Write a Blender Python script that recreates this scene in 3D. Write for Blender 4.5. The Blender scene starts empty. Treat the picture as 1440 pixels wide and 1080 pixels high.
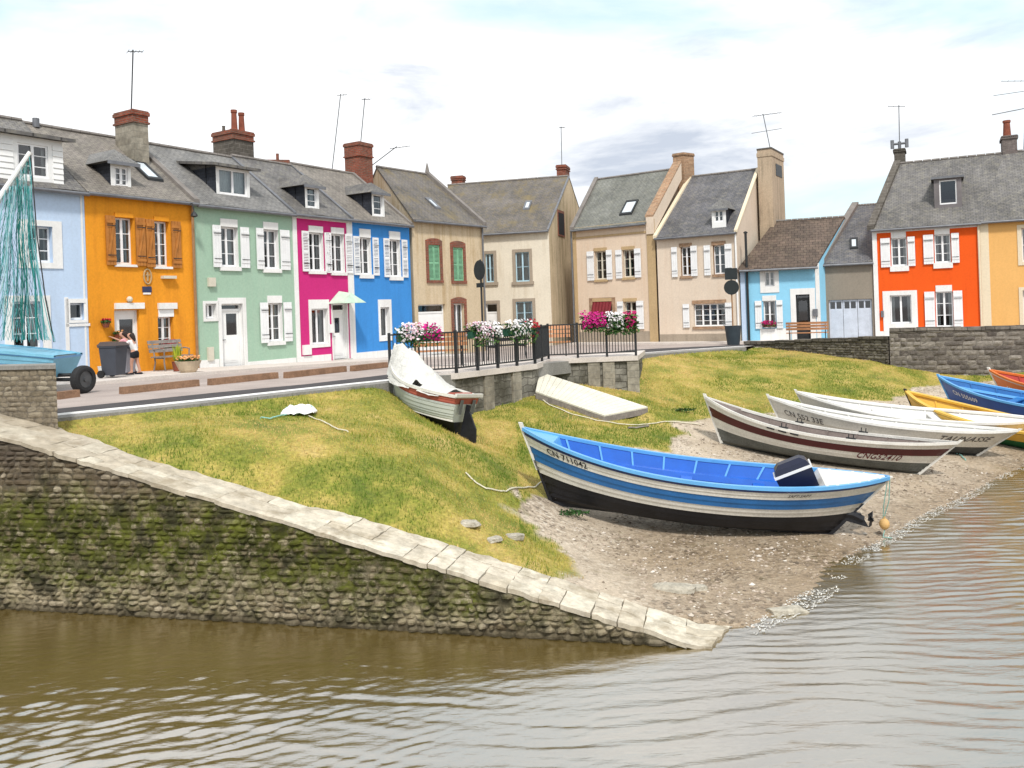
import bpy, math, random
import numpy as np
from mathutils import Vector, Matrix, noise as mnoise
random.seed(7); RNG = np.random.default_rng(11)
sc = bpy.context.scene
col = sc.collection

# ------------------------------------------------------------------ camera, sky, sun, exposure
FOC, PX0, PY0, ROLL, CH = 1200.0, 720.0, 435.0, 0.035, 4.1     # focal length and horizon point in photo pixels, roll, eye height over the water
cam = bpy.data.cameras.new("camera"); cam_o = bpy.data.objects.new("camera", cam); col.objects.link(cam_o)
cam.sensor_fit = 'HORIZONTAL'; cam.sensor_width = 36.0
cam.lens = 36.0 * FOC / 1440.0
cam.shift_x = 0.0; cam.shift_y = -(540.0 - PY0) / 1440.0
cam.clip_start = 0.1; cam.clip_end = 3000
cr, sr = math.cos(ROLL), math.sin(ROLL)
cam_o.matrix_world = Matrix(((cr, sr, 0, 0), (0, 0, -1, 0), (-sr, cr, 0, CH), (0, 0, 0, 1)))
sc.camera = cam_o

SUN_EL, SUN_AZ = 52.0, 172.0        # azimuth clockwise from +Y: behind the viewer, a little to the right
sun = bpy.data.lights.new("sun", 'SUN'); sun.energy = 2.5; sun.angle = math.radians(7); sun.color = (1.0, 0.96, 0.90)
sun_o = bpy.data.objects.new("sun", sun); col.objects.link(sun_o)
az = math.radians(SUN_AZ); el = math.radians(SUN_EL)
sdir = Vector((math.sin(az) * math.cos(el), math.cos(az) * math.cos(el), math.sin(el)))
sun_o.rotation_euler = sdir.to_track_quat('Z', 'Y').to_euler(); sun_o.location = sdir * 80

world = bpy.data.worlds.new("World"); sc.world = world; world.use_nodes = True
nt = world.node_tree; N = nt.nodes; Lk = nt.links
bg = N["Background"]; bg.inputs[1].default_value = 0.12
sky = N.new("ShaderNodeTexSky"); sky.sky_type = 'NISHITA'; sky.sun_disc = False
sky.sun_elevation = el; sky.sun_rotation = az; sky.air_density = 1.0; sky.dust_density = 1.5
tc = N.new("ShaderNodeTexCoord")
mp = N.new("ShaderNodeMapping"); mp.inputs['Scale'].default_value = (1.0, 1.0, 2.6); mp.inputs['Location'].default_value = (3.1, 0.4, 0.2)
Lk.new(tc.outputs['Generated'], mp.inputs[0])
n1 = N.new("ShaderNodeTexNoise"); n1.inputs['Scale'].default_value = 2.6; n1.inputs['Detail'].default_value = 7; n1.inputs['Roughness'].default_value = 0.52
n1.inputs['Distortion'].default_value = 0.25
Lk.new(mp.outputs[0], n1.inputs['Vector'])
r1 = N.new("ShaderNodeValToRGB"); r1.color_ramp.elements[0].position = 0.34; r1.color_ramp.elements[1].position = 0.52
Lk.new(n1.outputs['Fac'], r1.inputs[0])
n2 = N.new("ShaderNodeTexNoise"); n2.inputs['Scale'].default_value = 3.4; n2.inputs['Detail'].default_value = 8; n2.inputs['Roughness'].default_value = 0.58; n2.inputs['Distortion'].default_value = 0.35
mp2 = N.new("ShaderNodeMapping"); mp2.inputs['Scale'].default_value = (1.0, 1.0, 3.2); mp2.inputs['Location'].default_value = (7.7, 2.4, 1.3)
Lk.new(tc.outputs['Generated'], mp2.inputs[0]); Lk.new(mp2.outputs[0], n2.inputs['Vector'])
r2 = N.new("ShaderNodeValToRGB"); r2.color_ramp.elements[0].position = 0.51; r2.color_ramp.elements[1].position = 0.67
r2.color_ramp.elements[0].color = (7.3, 7.4, 7.5, 1); r2.color_ramp.elements[1].color = (3.9, 4.3, 5.0, 1)
Lk.new(n2.outputs['Fac'], r2.inputs[0])
skyb = N.new("ShaderNodeMix"); skyb.data_type = 'RGBA'; skyb.inputs[0].default_value = 0.62      # thin veil of high cloud over the blue
skyb.inputs[7].default_value = (6.0, 7.6, 8.1, 1)
Lk.new(sky.outputs[0], skyb.inputs[6])
mx = N.new("ShaderNodeMix"); mx.data_type = 'RGBA'
Lk.new(r1.outputs[0], mx.inputs[0]); Lk.new(skyb.outputs[2], mx.inputs[6]); Lk.new(r2.outputs[0], mx.inputs[7])
Lk.new(mx.outputs[2], bg.inputs[0])

sc.view_settings.view_transform = 'Standard'; sc.view_settings.look = 'None'
sc.view_settings.exposure = 0.46; sc.view_settings.gamma = 1.0; sc.view_settings.use_curve_mapping = False
sc.render.engine = 'CYCLES'
sc.cycles.max_bounces = 6; sc.cycles.diffuse_bounces = 3; sc.cycles.glossy_bounces = 3; sc.cycles.transparent_max_bounces = 8
sc.cycles.use_denoising = True; sc.cycles.caustics_reflective = False; sc.cycles.caustics_refractive = False

# ------------------------------------------------------------------ pixel rays (photo pixels, 1440 x 1080)
CAM = Vector((0, 0, CH))
def ray(px, py):
    dx, dy = px - PX0, py - PY0
    return Vector(((dx * cr - dy * sr) / FOC, 1.0, -(dx * sr + dy * cr) / FOC))
def atY(px, py, Y): return CAM + ray(px, py) * Y
def atZ(px, py, z):
    r = ray(px, py); return CAM + r * ((z - CH) / r.z)
def cast(px, py, p, n):
    r = ray(px, py); return CAM + r * ((p - CAM).dot(n) / r.dot(n))
def sstep(a, b, x):
    t = np.clip((x - a) / (b - a), 0, 1); return t * t * (3 - 2 * t)
def zst(x, y):                       # height of the street over the water: it falls gently away from the viewer
    return 2.60 - 0.45 * sstep(21.0, 40.0, y)
def hit_street(px, py, up=0.0):
    lo, hi = 5.0, 90.0
    for _ in range(50):
        m = (lo + hi) / 2; p = atY(px, py, m)
        if p.z > zst(p.x, p.y) + up: lo = m
        else: hi = m
    return atY(px, py, lo)

# ------------------------------------------------------------------ object helpers
def tag(o, label=None, cat=None, group=None, kind=None):
    if label: o["label"] = label
    if cat: o["category"] = cat
    if group: o["group"] = group
    if kind: o["kind"] = kind
    return o
def thing(name, label, cat, loc=(0, 0, 0), rz=0.0, group=None):
    o = bpy.data.objects.new(name, None); col.objects.link(o); o.location = loc; o.rotation_euler = (0, 0, rz)
    o.empty_display_size = 0.3
    return tag(o, label, cat, group)
def root_of(o):
    while o.parent: o = o.parent
    return o
class MB:
    def __init__(s): s.v = []; s.f = []; s.m = []; s.uv = []; s.c = []
    def face(s, pts, m=0, uv=None, c=None):
        i = len(s.v); s.v += [tuple(p) for p in pts]; s.f.append(tuple(range(i, i + len(pts)))); s.m.append(m)
        s.uv.append(uv); s.c.append(c)
    def mesh(s, vs, fs, m=0, c=None):
        i = len(s.v); s.v += [tuple(p) for p in vs]
        for f in fs: s.f.append(tuple(i + k for k in f)); s.m.append(m); s.uv.append(None); s.c.append(c)
    def hexa(s, p, m=0, c=None):      # 8 corners: bottom 0-3 going round, top 4-7 above them
        s.mesh(p, [(3, 2, 1, 0), (4, 5, 6, 7), (0, 1, 5, 4), (1, 2, 6, 5), (2, 3, 7, 6), (3, 0, 4, 7)], m, c)
    def box(s, o, a, b, h, m=0, c=None):
        o, a, b, h = Vector(o), Vector(a), Vector(b), Vector(h)
        s.hexa([o, o + a, o + a + b, o + b, o + h, o + a + h, o + a + b + h, o + b + h], m, c)
    def cbox(s, cx, cy, z0, z1, wx, wy, m=0):
        s.box((cx - wx / 2, cy - wy / 2, z0), (wx, 0, 0), (0, wy, 0), (0, 0, z1 - z0), m)
    def tube(s, pts, r, n=6, m=0, cap=True, c=None):
        pts = [Vector(p) for p in pts]; rs = r if isinstance(r, (list, tuple)) else [r] * len(pts)
        rings = []; up = None
        for i, p in enumerate(pts):
            d = (pts[min(i + 1, len(pts) - 1)] - pts[max(i - 1, 0)])
            if d.length < 1e-9: d = Vector((0, 0, 1))
            d.normalize()
            if up is None or abs(up.dot(d)) > 0.95: up = Vector((0, 0, 1)) if abs(d.z) < 0.9 else Vector((1, 0, 0))
            a = d.cross(up).normalized(); b = d.cross(a).normalized(); up = -b if b.dot(up) < 0 else b
            rings.append([p + (a * math.cos(2 * math.pi * k / n) + b * math.sin(2 * math.pi * k / n)) * rs[i] for k in range(n)])
        vs = [q for R in rings for q in R]; fs = []
        for i in range(len(pts) - 1):
            for k in range(n): fs.append((i * n + k, i * n + (k + 1) % n, (i + 1) * n + (k + 1) % n, (i + 1) * n + k))
        if cap: fs.append(tuple(range(n))[::-1]); fs.append(tuple((len(pts) - 1) * n + k for k in range(n)))
        s.mesh(vs, fs, m, c)
    def lathe(s, prof, cx, cy, n=16, m=0, sx=1, sy=1):
        vs = []; fs = []
        for (r, z) in prof:
            for k in range(n):
                a = 2 * math.pi * k / n; vs.append((cx + r * sx * math.cos(a), cy + r * sy * math.sin(a), z))
        for i in range(len(prof) - 1):
            for k in range(n): fs.append((i * n + k, i * n + (k + 1) % n, (i + 1) * n + (k + 1) % n, (i + 1) * n + k))
        fs.append(tuple(range(n))[::-1]); fs.append(tuple((len(prof) - 1) * n + k for k in range(n)))
        s.mesh(vs, fs, m)
    def ball(s, c, r, n=10, k=6, m=0, sq=(1, 1, 1), c_=None):
        vs = []; fs = []
        for i in range(k + 1):
            t = math.pi * i / k
            for j in range(n):
                a = 2 * math.pi * j / n
                vs.append((c[0] + r * sq[0] * math.sin(t) * math.cos(a), c[1] + r * sq[1] * math.sin(t) * math.sin(a), c[2] + r * sq[2] * math.cos(t)))
        for i in range(k):
            for j in range(n): fs.append((i * n + j, (i + 1) * n + j, (i + 1) * n + (j + 1) % n, i * n + (j + 1) % n))
        s.mesh(vs, fs, m, c_)
    def build(s, name, mats, parent=None, smooth=False, local=False, weld=False):
        off = Vector((0, 0, 0))
        if parent is not None and not local: off = root_of(parent).location
        me = bpy.data.meshes.new(name)
        v = np.array(s.v, dtype=np.float64).reshape(-1, 3) - np.array(off)
        me.from_pydata(v.tolist(), [], s.f)
        if not isinstance(mats, (list, tuple)): mats = [mats]
        for m in mats: me.materials.append(m)
        me.polygons.foreach_set("material_index", s.m)
        if any(u is not None for u in s.uv):
            ul = me.uv_layers.new(name="UVMap"); k = 0
            for f, u in zip(s.f, s.uv):
                for j in range(len(f)):
                    ul.data[k].uv = u[j] if u is not None else (0, 0); k += 1
        if any(c is not None for c in s.c):
            at = me.attributes.new("tint", 'FLOAT', 'FACE'); at.data.foreach_set("value", [0.5 if c is None else c for c in s.c])
        if smooth: me.polygons.foreach_set("use_smooth", [True] * len(s.f))
        me.update()
        if weld:
            import bmesh
            b = bmesh.new(); b.from_mesh(me); bmesh.ops.remove_doubles(b, verts=b.verts, dist=1e-4); b.to_mesh(me); b.free()
        o = bpy.data.objects.new(name, me); col.objects.link(o)
        if parent is not None: o.parent = parent
        return o
def copy_tree(o, parent=None):
    c = o.copy(); col.objects.link(c); c.parent = parent
    for ch in list(o.children): copy_tree(ch, c)
    return c
def text_verts(txt, size=1.0, font_sx=1.0):
    cu = bpy.data.curves.new("lettering", 'FONT'); cu.body = txt; cu.size = size; cu.resolution_u = 2
    cu.space_character = 1.05; cu.offset = 0.012 * size
    o = bpy.data.objects.new("lettering", cu); col.objects.link(o)
    dg = bpy.context.evaluated_depsgraph_get(); me = o.evaluated_get(dg).to_mesh()
    vs = [(v.co.x * font_sx, v.co.y) for v in me.vertices]; fs = [tuple(p.vertices) for p in me.polygons]
    o.evaluated_get(dg).to_mesh_clear(); bpy.data.objects.remove(o); bpy.data.curves.remove(cu)
    return vs, fs

# ------------------------------------------------------------------ materials
def new_mat(name):
    m = bpy.data.materials.new(name); m.use_nodes = True
    return m, m.node_tree.nodes, m.node_tree.links, m.node_tree.nodes["Principled BSDF"]
def nz(n, l, vec, scale, detail=4, rough=0.55, dist=0.0):
    t = n.new("ShaderNodeTexNoise"); t.inputs['Scale'].default_value = scale; t.inputs['Detail'].default_value = detail
    t.inputs['Roughness'].default_value = rough; t.inputs['Distortion'].default_value = dist
    if vec is not None: l.new(vec, t.inputs['Vector'])
    return t.outputs['Fac']
def ramp(n, l, fac, stops):
    r = n.new("ShaderNodeValToRGB"); e = r.color_ramp.elements
    while len(e) < len(stops): e.new(0.5)
    for k, (p, c) in enumerate(stops):
        e[k].position = p; e[k].color = (c, c, c, 1) if isinstance(c, (int, float)) else (c[0], c[1], c[2], 1)
    l.new(fac, r.inputs[0]); return r.outputs[0]
def mixc(n, l, fac, a, b, mode='MIX'):
    m = n.new("ShaderNodeMix"); m.data_type = 'RGBA'; m.blend_type = mode
    for k, x in ((0, fac), (6, a), (7, b)):
        if isinstance(x, (int, float)): m.inputs[k].default_value = x if k == 0 else (x, x, x, 1)
        elif isinstance(x, tuple): m.inputs[k].default_value = (x[0], x[1], x[2], 1)
        else: l.new(x, m.inputs[k])
    return m.outputs[2]
def bump(n, l, h, b, strength=0.3, dist=0.02):
    bn = n.new("ShaderNodeBump"); bn.inputs['Strength'].default_value = strength; bn.inputs['Distance'].default_value = dist
    l.new(h, bn.inputs['Height']); l.new(bn.outputs[0], b.inputs['Normal']); return bn
def coord(n, kind='Object'): return n.new("ShaderNodeTexCoord").outputs[kind]
def scaled(n, l, vec, s):
    m = n.new("ShaderNodeMapping"); m.inputs['Scale'].default_value = s; l.new(vec, m.inputs[0]); return m.outputs[0]
def k3(c, f): return tuple(min(1, x * f) for x in c)

def paint(name, c, rough=0.5, var=0.12, scale=2.0, spec=0.35, bmp=0.0, metal=0.0, fine=0.05):
    m, n, l, b = new_mat(name); o = coord(n)
    f = nz(n, l, o, scale, 5, 0.6)
    cc = ramp(n, l, f, [(0.3, k3(c, 1 - var)), (0.7, k3(c, 1 + var))])
    if fine:
        cc = mixc(n, l, ramp(n, l, nz(n, l, o, 30, 3), [(0.35, 1 - fine), (0.65, 1.0)]), (0, 0, 0), cc)
    l.new(cc, b.inputs['Base Color']); b.inputs['Roughness'].default_value = rough
    b.inputs['Specular IOR Level'].default_value = spec; b.inputs['Metallic'].default_value = metal
    if bmp: bump(n, l, nz(n, l, o, 25, 4), b, bmp, 0.01)
    return m
def plaster(name, c, stain=0.35, streak=0.5, stain_col=None, var=0.10, low=None):
    m, n, l, b = new_mat(name); o = coord(n)
    cc = ramp(n, l, nz(n, l, o, 0.9, 6, 0.62), [(0.25, k3(c, 1 - var)), (0.75, k3(c, 1 + var * 0.7))])
    sv = scaled(n, l, o, (3.0, 3.0, 0.22))                                    # rain streaks
    sk = ramp(n, l, nz(n, l, sv, 1.6, 5, 0.65), [(0.46, 0.0), (0.70, 1.0)])
    pm = ramp(n, l, nz(n, l, o, 0.6, 4), [(0.36, 0.1), (0.60, 1.0)])
    ff = mixc(n, l, 1.0, sk, pm, 'MULTIPLY')
    mm = n.new("ShaderNodeMath"); mm.operation = 'MULTIPLY'; l.new(ff, mm.inputs[0]); mm.inputs[1].default_value = streak
    cc = mixc(n, l, mm.outputs[0], cc, stain_col or k3(c, 0.55))
    g = ramp(n, l, nz(n, l, o, 14, 4, 0.7), [(0.3, 1 - stain * 0.35), (0.6, 1.0)])
    cc = mixc(n, l, 1.0, cc, g, 'MULTIPLY')
    l.new(cc, b.inputs['Base Color']); b.inputs['Roughness'].default_value = 0.88; b.inputs['Specular IOR Level'].default_value = 0.15
    bump(n, l, nz(n, l, o, 35, 4, 0.7), b, 0.25, 0.006)
    return m
def slate(name, c1, c2, lichen=(0.36, 0.33, 0.24), lich=0.5, row=0.115, w=0.2, bmp=0.55, moss=None):
    m, n, l, b = new_mat(name); uv = coord(n, 'UV'); o = coord(n)
    br = n.new("ShaderNodeTexBrick"); br.inputs['Scale'].default_value = 1.0; br.offset = 0.5
    br.inputs['Brick Width'].default_value = w; br.inputs['Row Height'].default_value = row
    br.inputs['Mortar Size'].default_value = 0.008; br.inputs['Mortar Smooth'].default_value = 0.3; br.inputs['Bias'].default_value = 0.0
    br.inputs['Color1'].default_value = (*c1, 1); br.inputs['Color2'].default_value = (*c2, 1); br.inputs['Mortar'].default_value = (*k3(c1, 0.35), 1)
    wob = n.new("ShaderNodeVectorMath"); wob.operation = 'ADD'
    nn = n.new("ShaderNodeTexNoise"); nn.inputs['Scale'].default_value = 2.5
    l.new(uv, nn.inputs['Vector'])
    sc_ = n.new("ShaderNodeVectorMath"); sc_.operation = 'SCALE'; sc_.inputs['Scale'].default_value = 0.03
    l.new(nn.outputs['Color'], sc_.inputs[0]); l.new(uv, wob.inputs[0]); l.new(sc_.outputs[0], wob.inputs[1]); l.new(wob.outputs[0], br.inputs['Vector'])
    cc = br.outputs['Color']
    big = ramp(n, l, nz(n, l, o, 0.8, 5, 0.6), [(0.3, 0.66), (0.7, 1.38)])
    cc = mixc(n, l, 1.0, cc, big, 'MULTIPLY')
    lm = ramp(n, l, nz(n, l, o, 5.0, 7, 0.72), [(0.48, 0.0), (0.68, lich)])
    cc = mixc(n, l, lm, cc, lichen)
    if moss:
        mm = ramp(n, l, nz(n, l, scaled(n, l, o, (1, 1, 0.5)), 0.9, 6, 0.7), [(0.52, 0.0), (0.66, 0.8)])
        cc = mixc(n, l, mm, cc, moss)
    st = ramp(n, l, nz(n, l, scaled(n, l, uv, (5.0, 0.5, 1)), 1.3, 4), [(0.35, 0.86), (0.65, 1.06)])
    cc = mixc(n, l, 1.0, cc, st, 'MULTIPLY')
    l.new(cc, b.inputs['Base Color']); b.inputs['Roughness'].default_value = 0.62; b.inputs['Specular IOR Level'].default_value = 0.35
    bump(n, l, br.outputs['Fac'], b, bmp, -0.02)
    return m
def masonry(name, c1, c2, mortar, w=0.22, row=0.075, ms=0.012, dirt=(0.10, 0.09, 0.07), dirtf=0.5, dscale=1.2, bmp=0.6, wob=0.02):
    m, n, l, b = new_mat(name); o = coord(n); ge = n.new("ShaderNodeNewGeometry")
    # pick the horizontal coordinate that runs along the face
    sx = n.new("ShaderNodeSeparateXYZ"); l.new(o, sx.inputs[0])
    nn = n.new("ShaderNodeSeparateXYZ"); l.new(ge.outputs['True Normal'], nn.inputs[0])
    def mth(op, a, b_):
        q = n.new("ShaderNodeMath"); q.operation = op
        for k, x in ((0, a), (1, b_)):
            if isinstance(x, (int, float)): q.inputs[k].default_value = x
            else: l.new(x, q.inputs[k])
        return q.outputs[0]
    hor = mth('SUBTRACT', mth('MULTIPLY', sx.outputs[0], mth('MULTIPLY', nn.outputs[1], -1.0)), mth('MULTIPLY', sx.outputs[1], mth('MULTIPLY', nn.outputs[0], -1.0)))
    cb = n.new("ShaderNodeCombineXYZ"); l.new(hor, cb.inputs[0]); l.new(sx.outputs[2], cb.inputs[1])
    wv = n.new("ShaderNodeVectorMath"); wv.operation = 'ADD'
    q1 = n.new("ShaderNodeTexNoise"); q1.inputs['Scale'].default_value = 3.0; l.new(o, q1.inputs['Vector'])
    q2 = n.new("ShaderNodeVectorMath"); q2.operation = 'SCALE'; q2.inputs['Scale'].default_value = wob * 2
    l.new(q1.outputs['Color'], q2.inputs[0]); l.new(cb.outputs[0], wv.inputs[0]); l.new(q2.outputs[0], wv.inputs[1])
    br = n.new("ShaderNodeTexBrick"); br.inputs['Scale'].default_value = 1.0; br.inputs['Brick Width'].default_value = w; br.inputs['Row Height'].default_value = row
    br.inputs['Mortar Size'].default_value = ms; br.inputs['Mortar Smooth'].default_value = 0.4
    br.inputs['Color1'].default_value = (*c1, 1); br.inputs['Color2'].default_value = (*c2, 1); br.inputs['Mortar'].default_value = (*mortar, 1)
    l.new(wv.outputs[0], br.inputs['Vector'])
    cc = mixc(n, l, 1.0, br.outputs['Color'], ramp(n, l, nz(n, l, o, 6, 6, 0.7), [(0.3, 0.65), (0.7, 1.25)]), 'MULTIPLY')
    cc = mixc(n, l, ramp(n, l, nz(n, l, o, dscale, 6, 0.7), [(0.45, 0.0), (0.65, dirtf)]), cc, dirt)
    l.new(cc, b.inputs['Base Color']); b.inputs['Roughness'].default_value = 0.9; b.inputs['Specular IOR Level'].default_value = 0.15
    h = mixc(n, l, 0.35, br.outputs['Fac'], nz(n, l, o, 14, 5, 0.7))
    bump(n, l, h, b, bmp, -0.02)
    return m
def glass_mat(name, tint=(0.75, 0.8, 0.82)):
    m, n, l, b = new_mat(name); out = n["Material Output"]
    t = n.new("ShaderNodeBsdfTransparent"); t.inputs[0].default_value = (*tint, 1)
    g = n.new("ShaderNodeBsdfGlossy"); g.inputs['Roughness'].default_value = 0.03; g.inputs[0].default_value = (0.95, 0.97, 1, 1)
    f = n.new("ShaderNodeFresnel"); f.inputs[0].default_value = 1.5
    ad = n.new("ShaderNodeMath"); ad.operation = 'ADD'; ad.inputs[1].default_value = 0.05; l.new(f.outputs[0], ad.inputs[0])
    mxs = n.new("ShaderNodeMixShader"); l.new(ad.outputs[0], mxs.inputs[0]); l.new(t.outputs[0], mxs.inputs[1]); l.new(g.outputs[0], mxs.inputs[2])
    l.new(mxs.outputs[0], out.inputs[0]); n.remove(b); return m

M = {}
WH = (0.80, 0.80, 0.79)
M['white'] = paint('white_paint', WH, 0.45, 0.04, 3, fine=0.04)
M['white_wall'] = plaster('white_render', (0.78, 0.775, 0.76), 0.25, 0.35, (0.5, 0.48, 0.43))
M['pvc'] = paint('white_window_frame', (0.82, 0.82, 0.83), 0.3, 0.02, 3, fine=0.0)
M['glass'] = glass_mat('window_glass')
M['curtain'] = paint('net_curtain', (0.72, 0.72, 0.70), 0.9, 0.10, 6)
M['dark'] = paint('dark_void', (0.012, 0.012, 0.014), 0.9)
M['iron'] = paint('black_iron', (0.022, 0.024, 0.026), 0.5, 0.2, 8)
M['zinc'] = paint('zinc', (0.17, 0.175, 0.19), 0.45, 0.2, 4, metal=0.3)
M['alu'] = paint('aluminium_tube', (0.12, 0.125, 0.13), 0.4, 0.1, 5, metal=0.6)
M['slate'] = slate('grey_slate', (0.120, 0.114, 0.111), (0.162, 0.153, 0.147), lich=0.35)
M['slate_old'] = slate('weathered_slate', (0.167, 0.149, 0.130), (0.223, 0.198, 0.174), lich=0.65, lichen=(0.279, 0.254, 0.205))
M['slate_pale'] = slate('pale_slate', (0.157, 0.154, 0.151), (0.209, 0.203, 0.194), lich=0.45, lichen=(0.273, 0.261, 0.232))
M['slate_lich'] = slate('lichen_slate', (0.115, 0.105, 0.096), (0.155, 0.136, 0.124), lich=0.6, lichen=(0.205, 0.167, 0.087), moss=(0.186, 0.143, 0.068))
M['slate_blue'] = slate('blue_slate', (0.099, 0.099, 0.109), (0.139, 0.135, 0.142), lich=0.3)
M['slate_grn'] = slate('grey_green_slate', (0.145, 0.149, 0.132), (0.191, 0.191, 0.172), lich=0.45, lichen=(0.251, 0.244, 0.185))
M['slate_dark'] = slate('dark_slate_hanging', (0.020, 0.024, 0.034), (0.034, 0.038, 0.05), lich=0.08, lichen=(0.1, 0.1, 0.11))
M['tile'] = slate('brown_tile', (0.076, 0.054, 0.042), (0.122, 0.086, 0.065), lich=0.5, lichen=(0.173, 0.137, 0.094), row=0.24, w=0.27, bmp=1.0)
M['brick'] = masonry('red_brick', (0.23, 0.055, 0.032), (0.30, 0.085, 0.05), (0.20, 0.15, 0.12), dirtf=0.5)
M['brick_tan'] = masonry('tan_brick', (0.34, 0.19, 0.11), (0.42, 0.26, 0.16), (0.36, 0.28, 0.20), dirtf=0.35)
M['stack_stone'] = masonry('pale_stack_stone', (0.28, 0.25, 0.20), (0.36, 0.33, 0.27), (0.27, 0.25, 0.21), 0.45, 0.2, 0.01, dirtf=0.5)
M['stack_dark'] = masonry('dark_stack_stone', (0.085, 0.075, 0.065), (0.13, 0.115, 0.10), (0.18, 0.165, 0.145), 0.4, 0.16, 0.012, dirtf=0.3)
M['stack_grey'] = masonry('grey_stack_brick', (0.16, 0.13, 0.125), (0.20, 0.17, 0.16), (0.17, 0.155, 0.15), 0.24, 0.08, 0.008, dirtf=0.3)
M['quoin'] = plaster('ochre_quoin_stone', (0.50, 0.36, 0.20), 0.5, 0.4)
M['terracotta'] = paint('terracotta', (0.22, 0.065, 0.038), 0.8, 0.2, 6)
# ------------------------------------------------------------------ houses: facade frames, openings, roofs, dormers, stacks
class Facade:
    def __init__(s, A, B):
        s.A = Vector((A.x, A.y, 0)); d = Vector((B.x - A.x, B.y - A.y, 0)); s.w = d.length; s.u = d.normalized()
        s.n = Vector((s.u.y, -s.u.x, 0))           # outward, towards the viewer
        if s.n.dot(-s.A) < 0: s.n = -s.n
    def pt(s, u, z, d=0.0): p = s.A + s.u * u + s.n * d; return Vector((p.x, p.y, z))
    def cast(s, px, py, d=0.0):
        p = cast(px, py, s.A + s.n * d, s.n); return (p - s.A).dot(s.u), p.z
    def rect(s, x0, y0, x1, y1, d=0.0):
        xm, ym = (x0 + x1) / 2, (y0 + y1) / 2
        return s.cast(x0, ym, d)[0], s.cast(x1, ym, d)[0], s.cast(xm, y1, d)[1], s.cast(xm, y0, d)[1]   # u0,u1,z0,z1
    def slab(s, mb, u0, u1, z0, z1, d0, d1, m=0):   # box standing between offsets d0 (inner) and d1 (outer)
        mb.box(s.pt(u0, z0, d1), s.u * (u1 - u0), s.n * (d0 - d1), (0, 0, z1 - z0), m)

def wall_front(mb, F, u0, u1, z0, z1, holes, rev=0.2, m=0, d=0.0):
    us = sorted(set([u0, u1] + [min(max(x, u0), u1) for h in holes for x in h[:2]]))
    zs = sorted(set([z0, z1] + [min(max(x, z0), z1) for h in holes for x in h[2:4]]))
    for i in range(len(us) - 1):
        for j in range(len(zs) - 1):
            uc, zc = (us[i] + us[i + 1]) / 2, (zs[j] + zs[j + 1]) / 2
            if any(h[0] < uc < h[1] and h[2] < zc < h[3] for h in holes): continue
            mb.face([F.pt(us[i], zs[j], d), F.pt(us[i + 1], zs[j], d), F.pt(us[i + 1], zs[j + 1], d), F.pt(us[i], zs[j + 1], d)], m)
    for h in holes:
        a, b, c, e = h[:4]; rm = h[4] if len(h) > 4 else m
        for p, q in (((a, c), (b, c)), ((b, c), (b, e)), ((b, e), (a, e)), ((a, e), (a, c))):
            mb.face([F.pt(*p, d), F.pt(*q, d), F.pt(*q, d - rev), F.pt(*p, d - rev)], rm)

def casement(F, root, u0, u1, z0, z1, d, leaves=2, bars=2, curtain=0.5, fm='pvc', name='window', topbar=None, gm='glass', bw=0.05, cdark=False):
    mb = MB(); t = 0.05
    F.slab(mb, u0, u0 + bw, z0, z1, d - t, d); F.slab(mb, u1 - bw, u1, z0, z1, d - t, d)
    F.slab(mb, u0 + bw, u1 - bw, z0, z0 + bw * 1.3, d - t, d); F.slab(mb, u0 + bw, u1 - bw, z1 - bw, z1, d - t, d)
    iw = (u1 - u0 - 2 * bw) / leaves
    for k in range(1, leaves):
        uc = u0 + bw + k * iw; F.slab(mb, uc - bw * 0.8, uc + bw * 0.8, z0 + bw * 1.3, z1 - bw, d - t, d + 0.006)
    g = 0.024
    for k in range(1, bars + 1):
        zc = z0 + (z1 - z0) * k / (bars + 1)
        for j in range(leaves):
            a = u0 + bw + j * iw + (bw * 0.8 if j else 0); b = u0 + bw + (j + 1) * iw - (bw * 0.8 if j < leaves - 1 else 0)
            F.slab(mb, a, b, zc - g / 2, zc + g / 2, d - t * 0.7, d - 0.01)
    w = mb.build(name, M[fm], root)
    p = MB(); p.face([F.pt(u0 + .02, z0 + .02, d - t * .55), F.pt(u1 - .02, z0 + .02, d - t * .55), F.pt(u1 - .02, z1 - .02, d - t * .55), F.pt(u0 + .02, z1 - .02, d - t * .55)])
    p.build('pane', M[gm], w)
    if curtain:
        c = MB(); nseg = 14
        for (a, b) in ((0.0, curtain * 0.5), (1 - curtain * 0.5, 1.0)):
            for k in range(nseg):
                q0 = u0 + (u1 - u0) * (a + (b - a) * k / nseg); q1 = u0 + (u1 - u0) * (a + (b - a) * (k + 1) / nseg)
                e0 = d - 0.13 - 0.02 * (k % 2); e1 = d - 0.13 - 0.02 * ((k + 1) % 2)
                c.face([F.pt(q0, z0 + .02, e0), F.pt(q1, z0 + .02, e1), F.pt(q1, z1 - .02, e1), F.pt(q0, z1 - .02, e0)])
        c.build('curtain', M['curtain'], w)
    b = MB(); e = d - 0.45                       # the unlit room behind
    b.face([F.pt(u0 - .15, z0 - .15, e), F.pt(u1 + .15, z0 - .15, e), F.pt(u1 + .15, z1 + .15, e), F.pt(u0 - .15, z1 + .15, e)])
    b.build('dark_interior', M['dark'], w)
    return w

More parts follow.
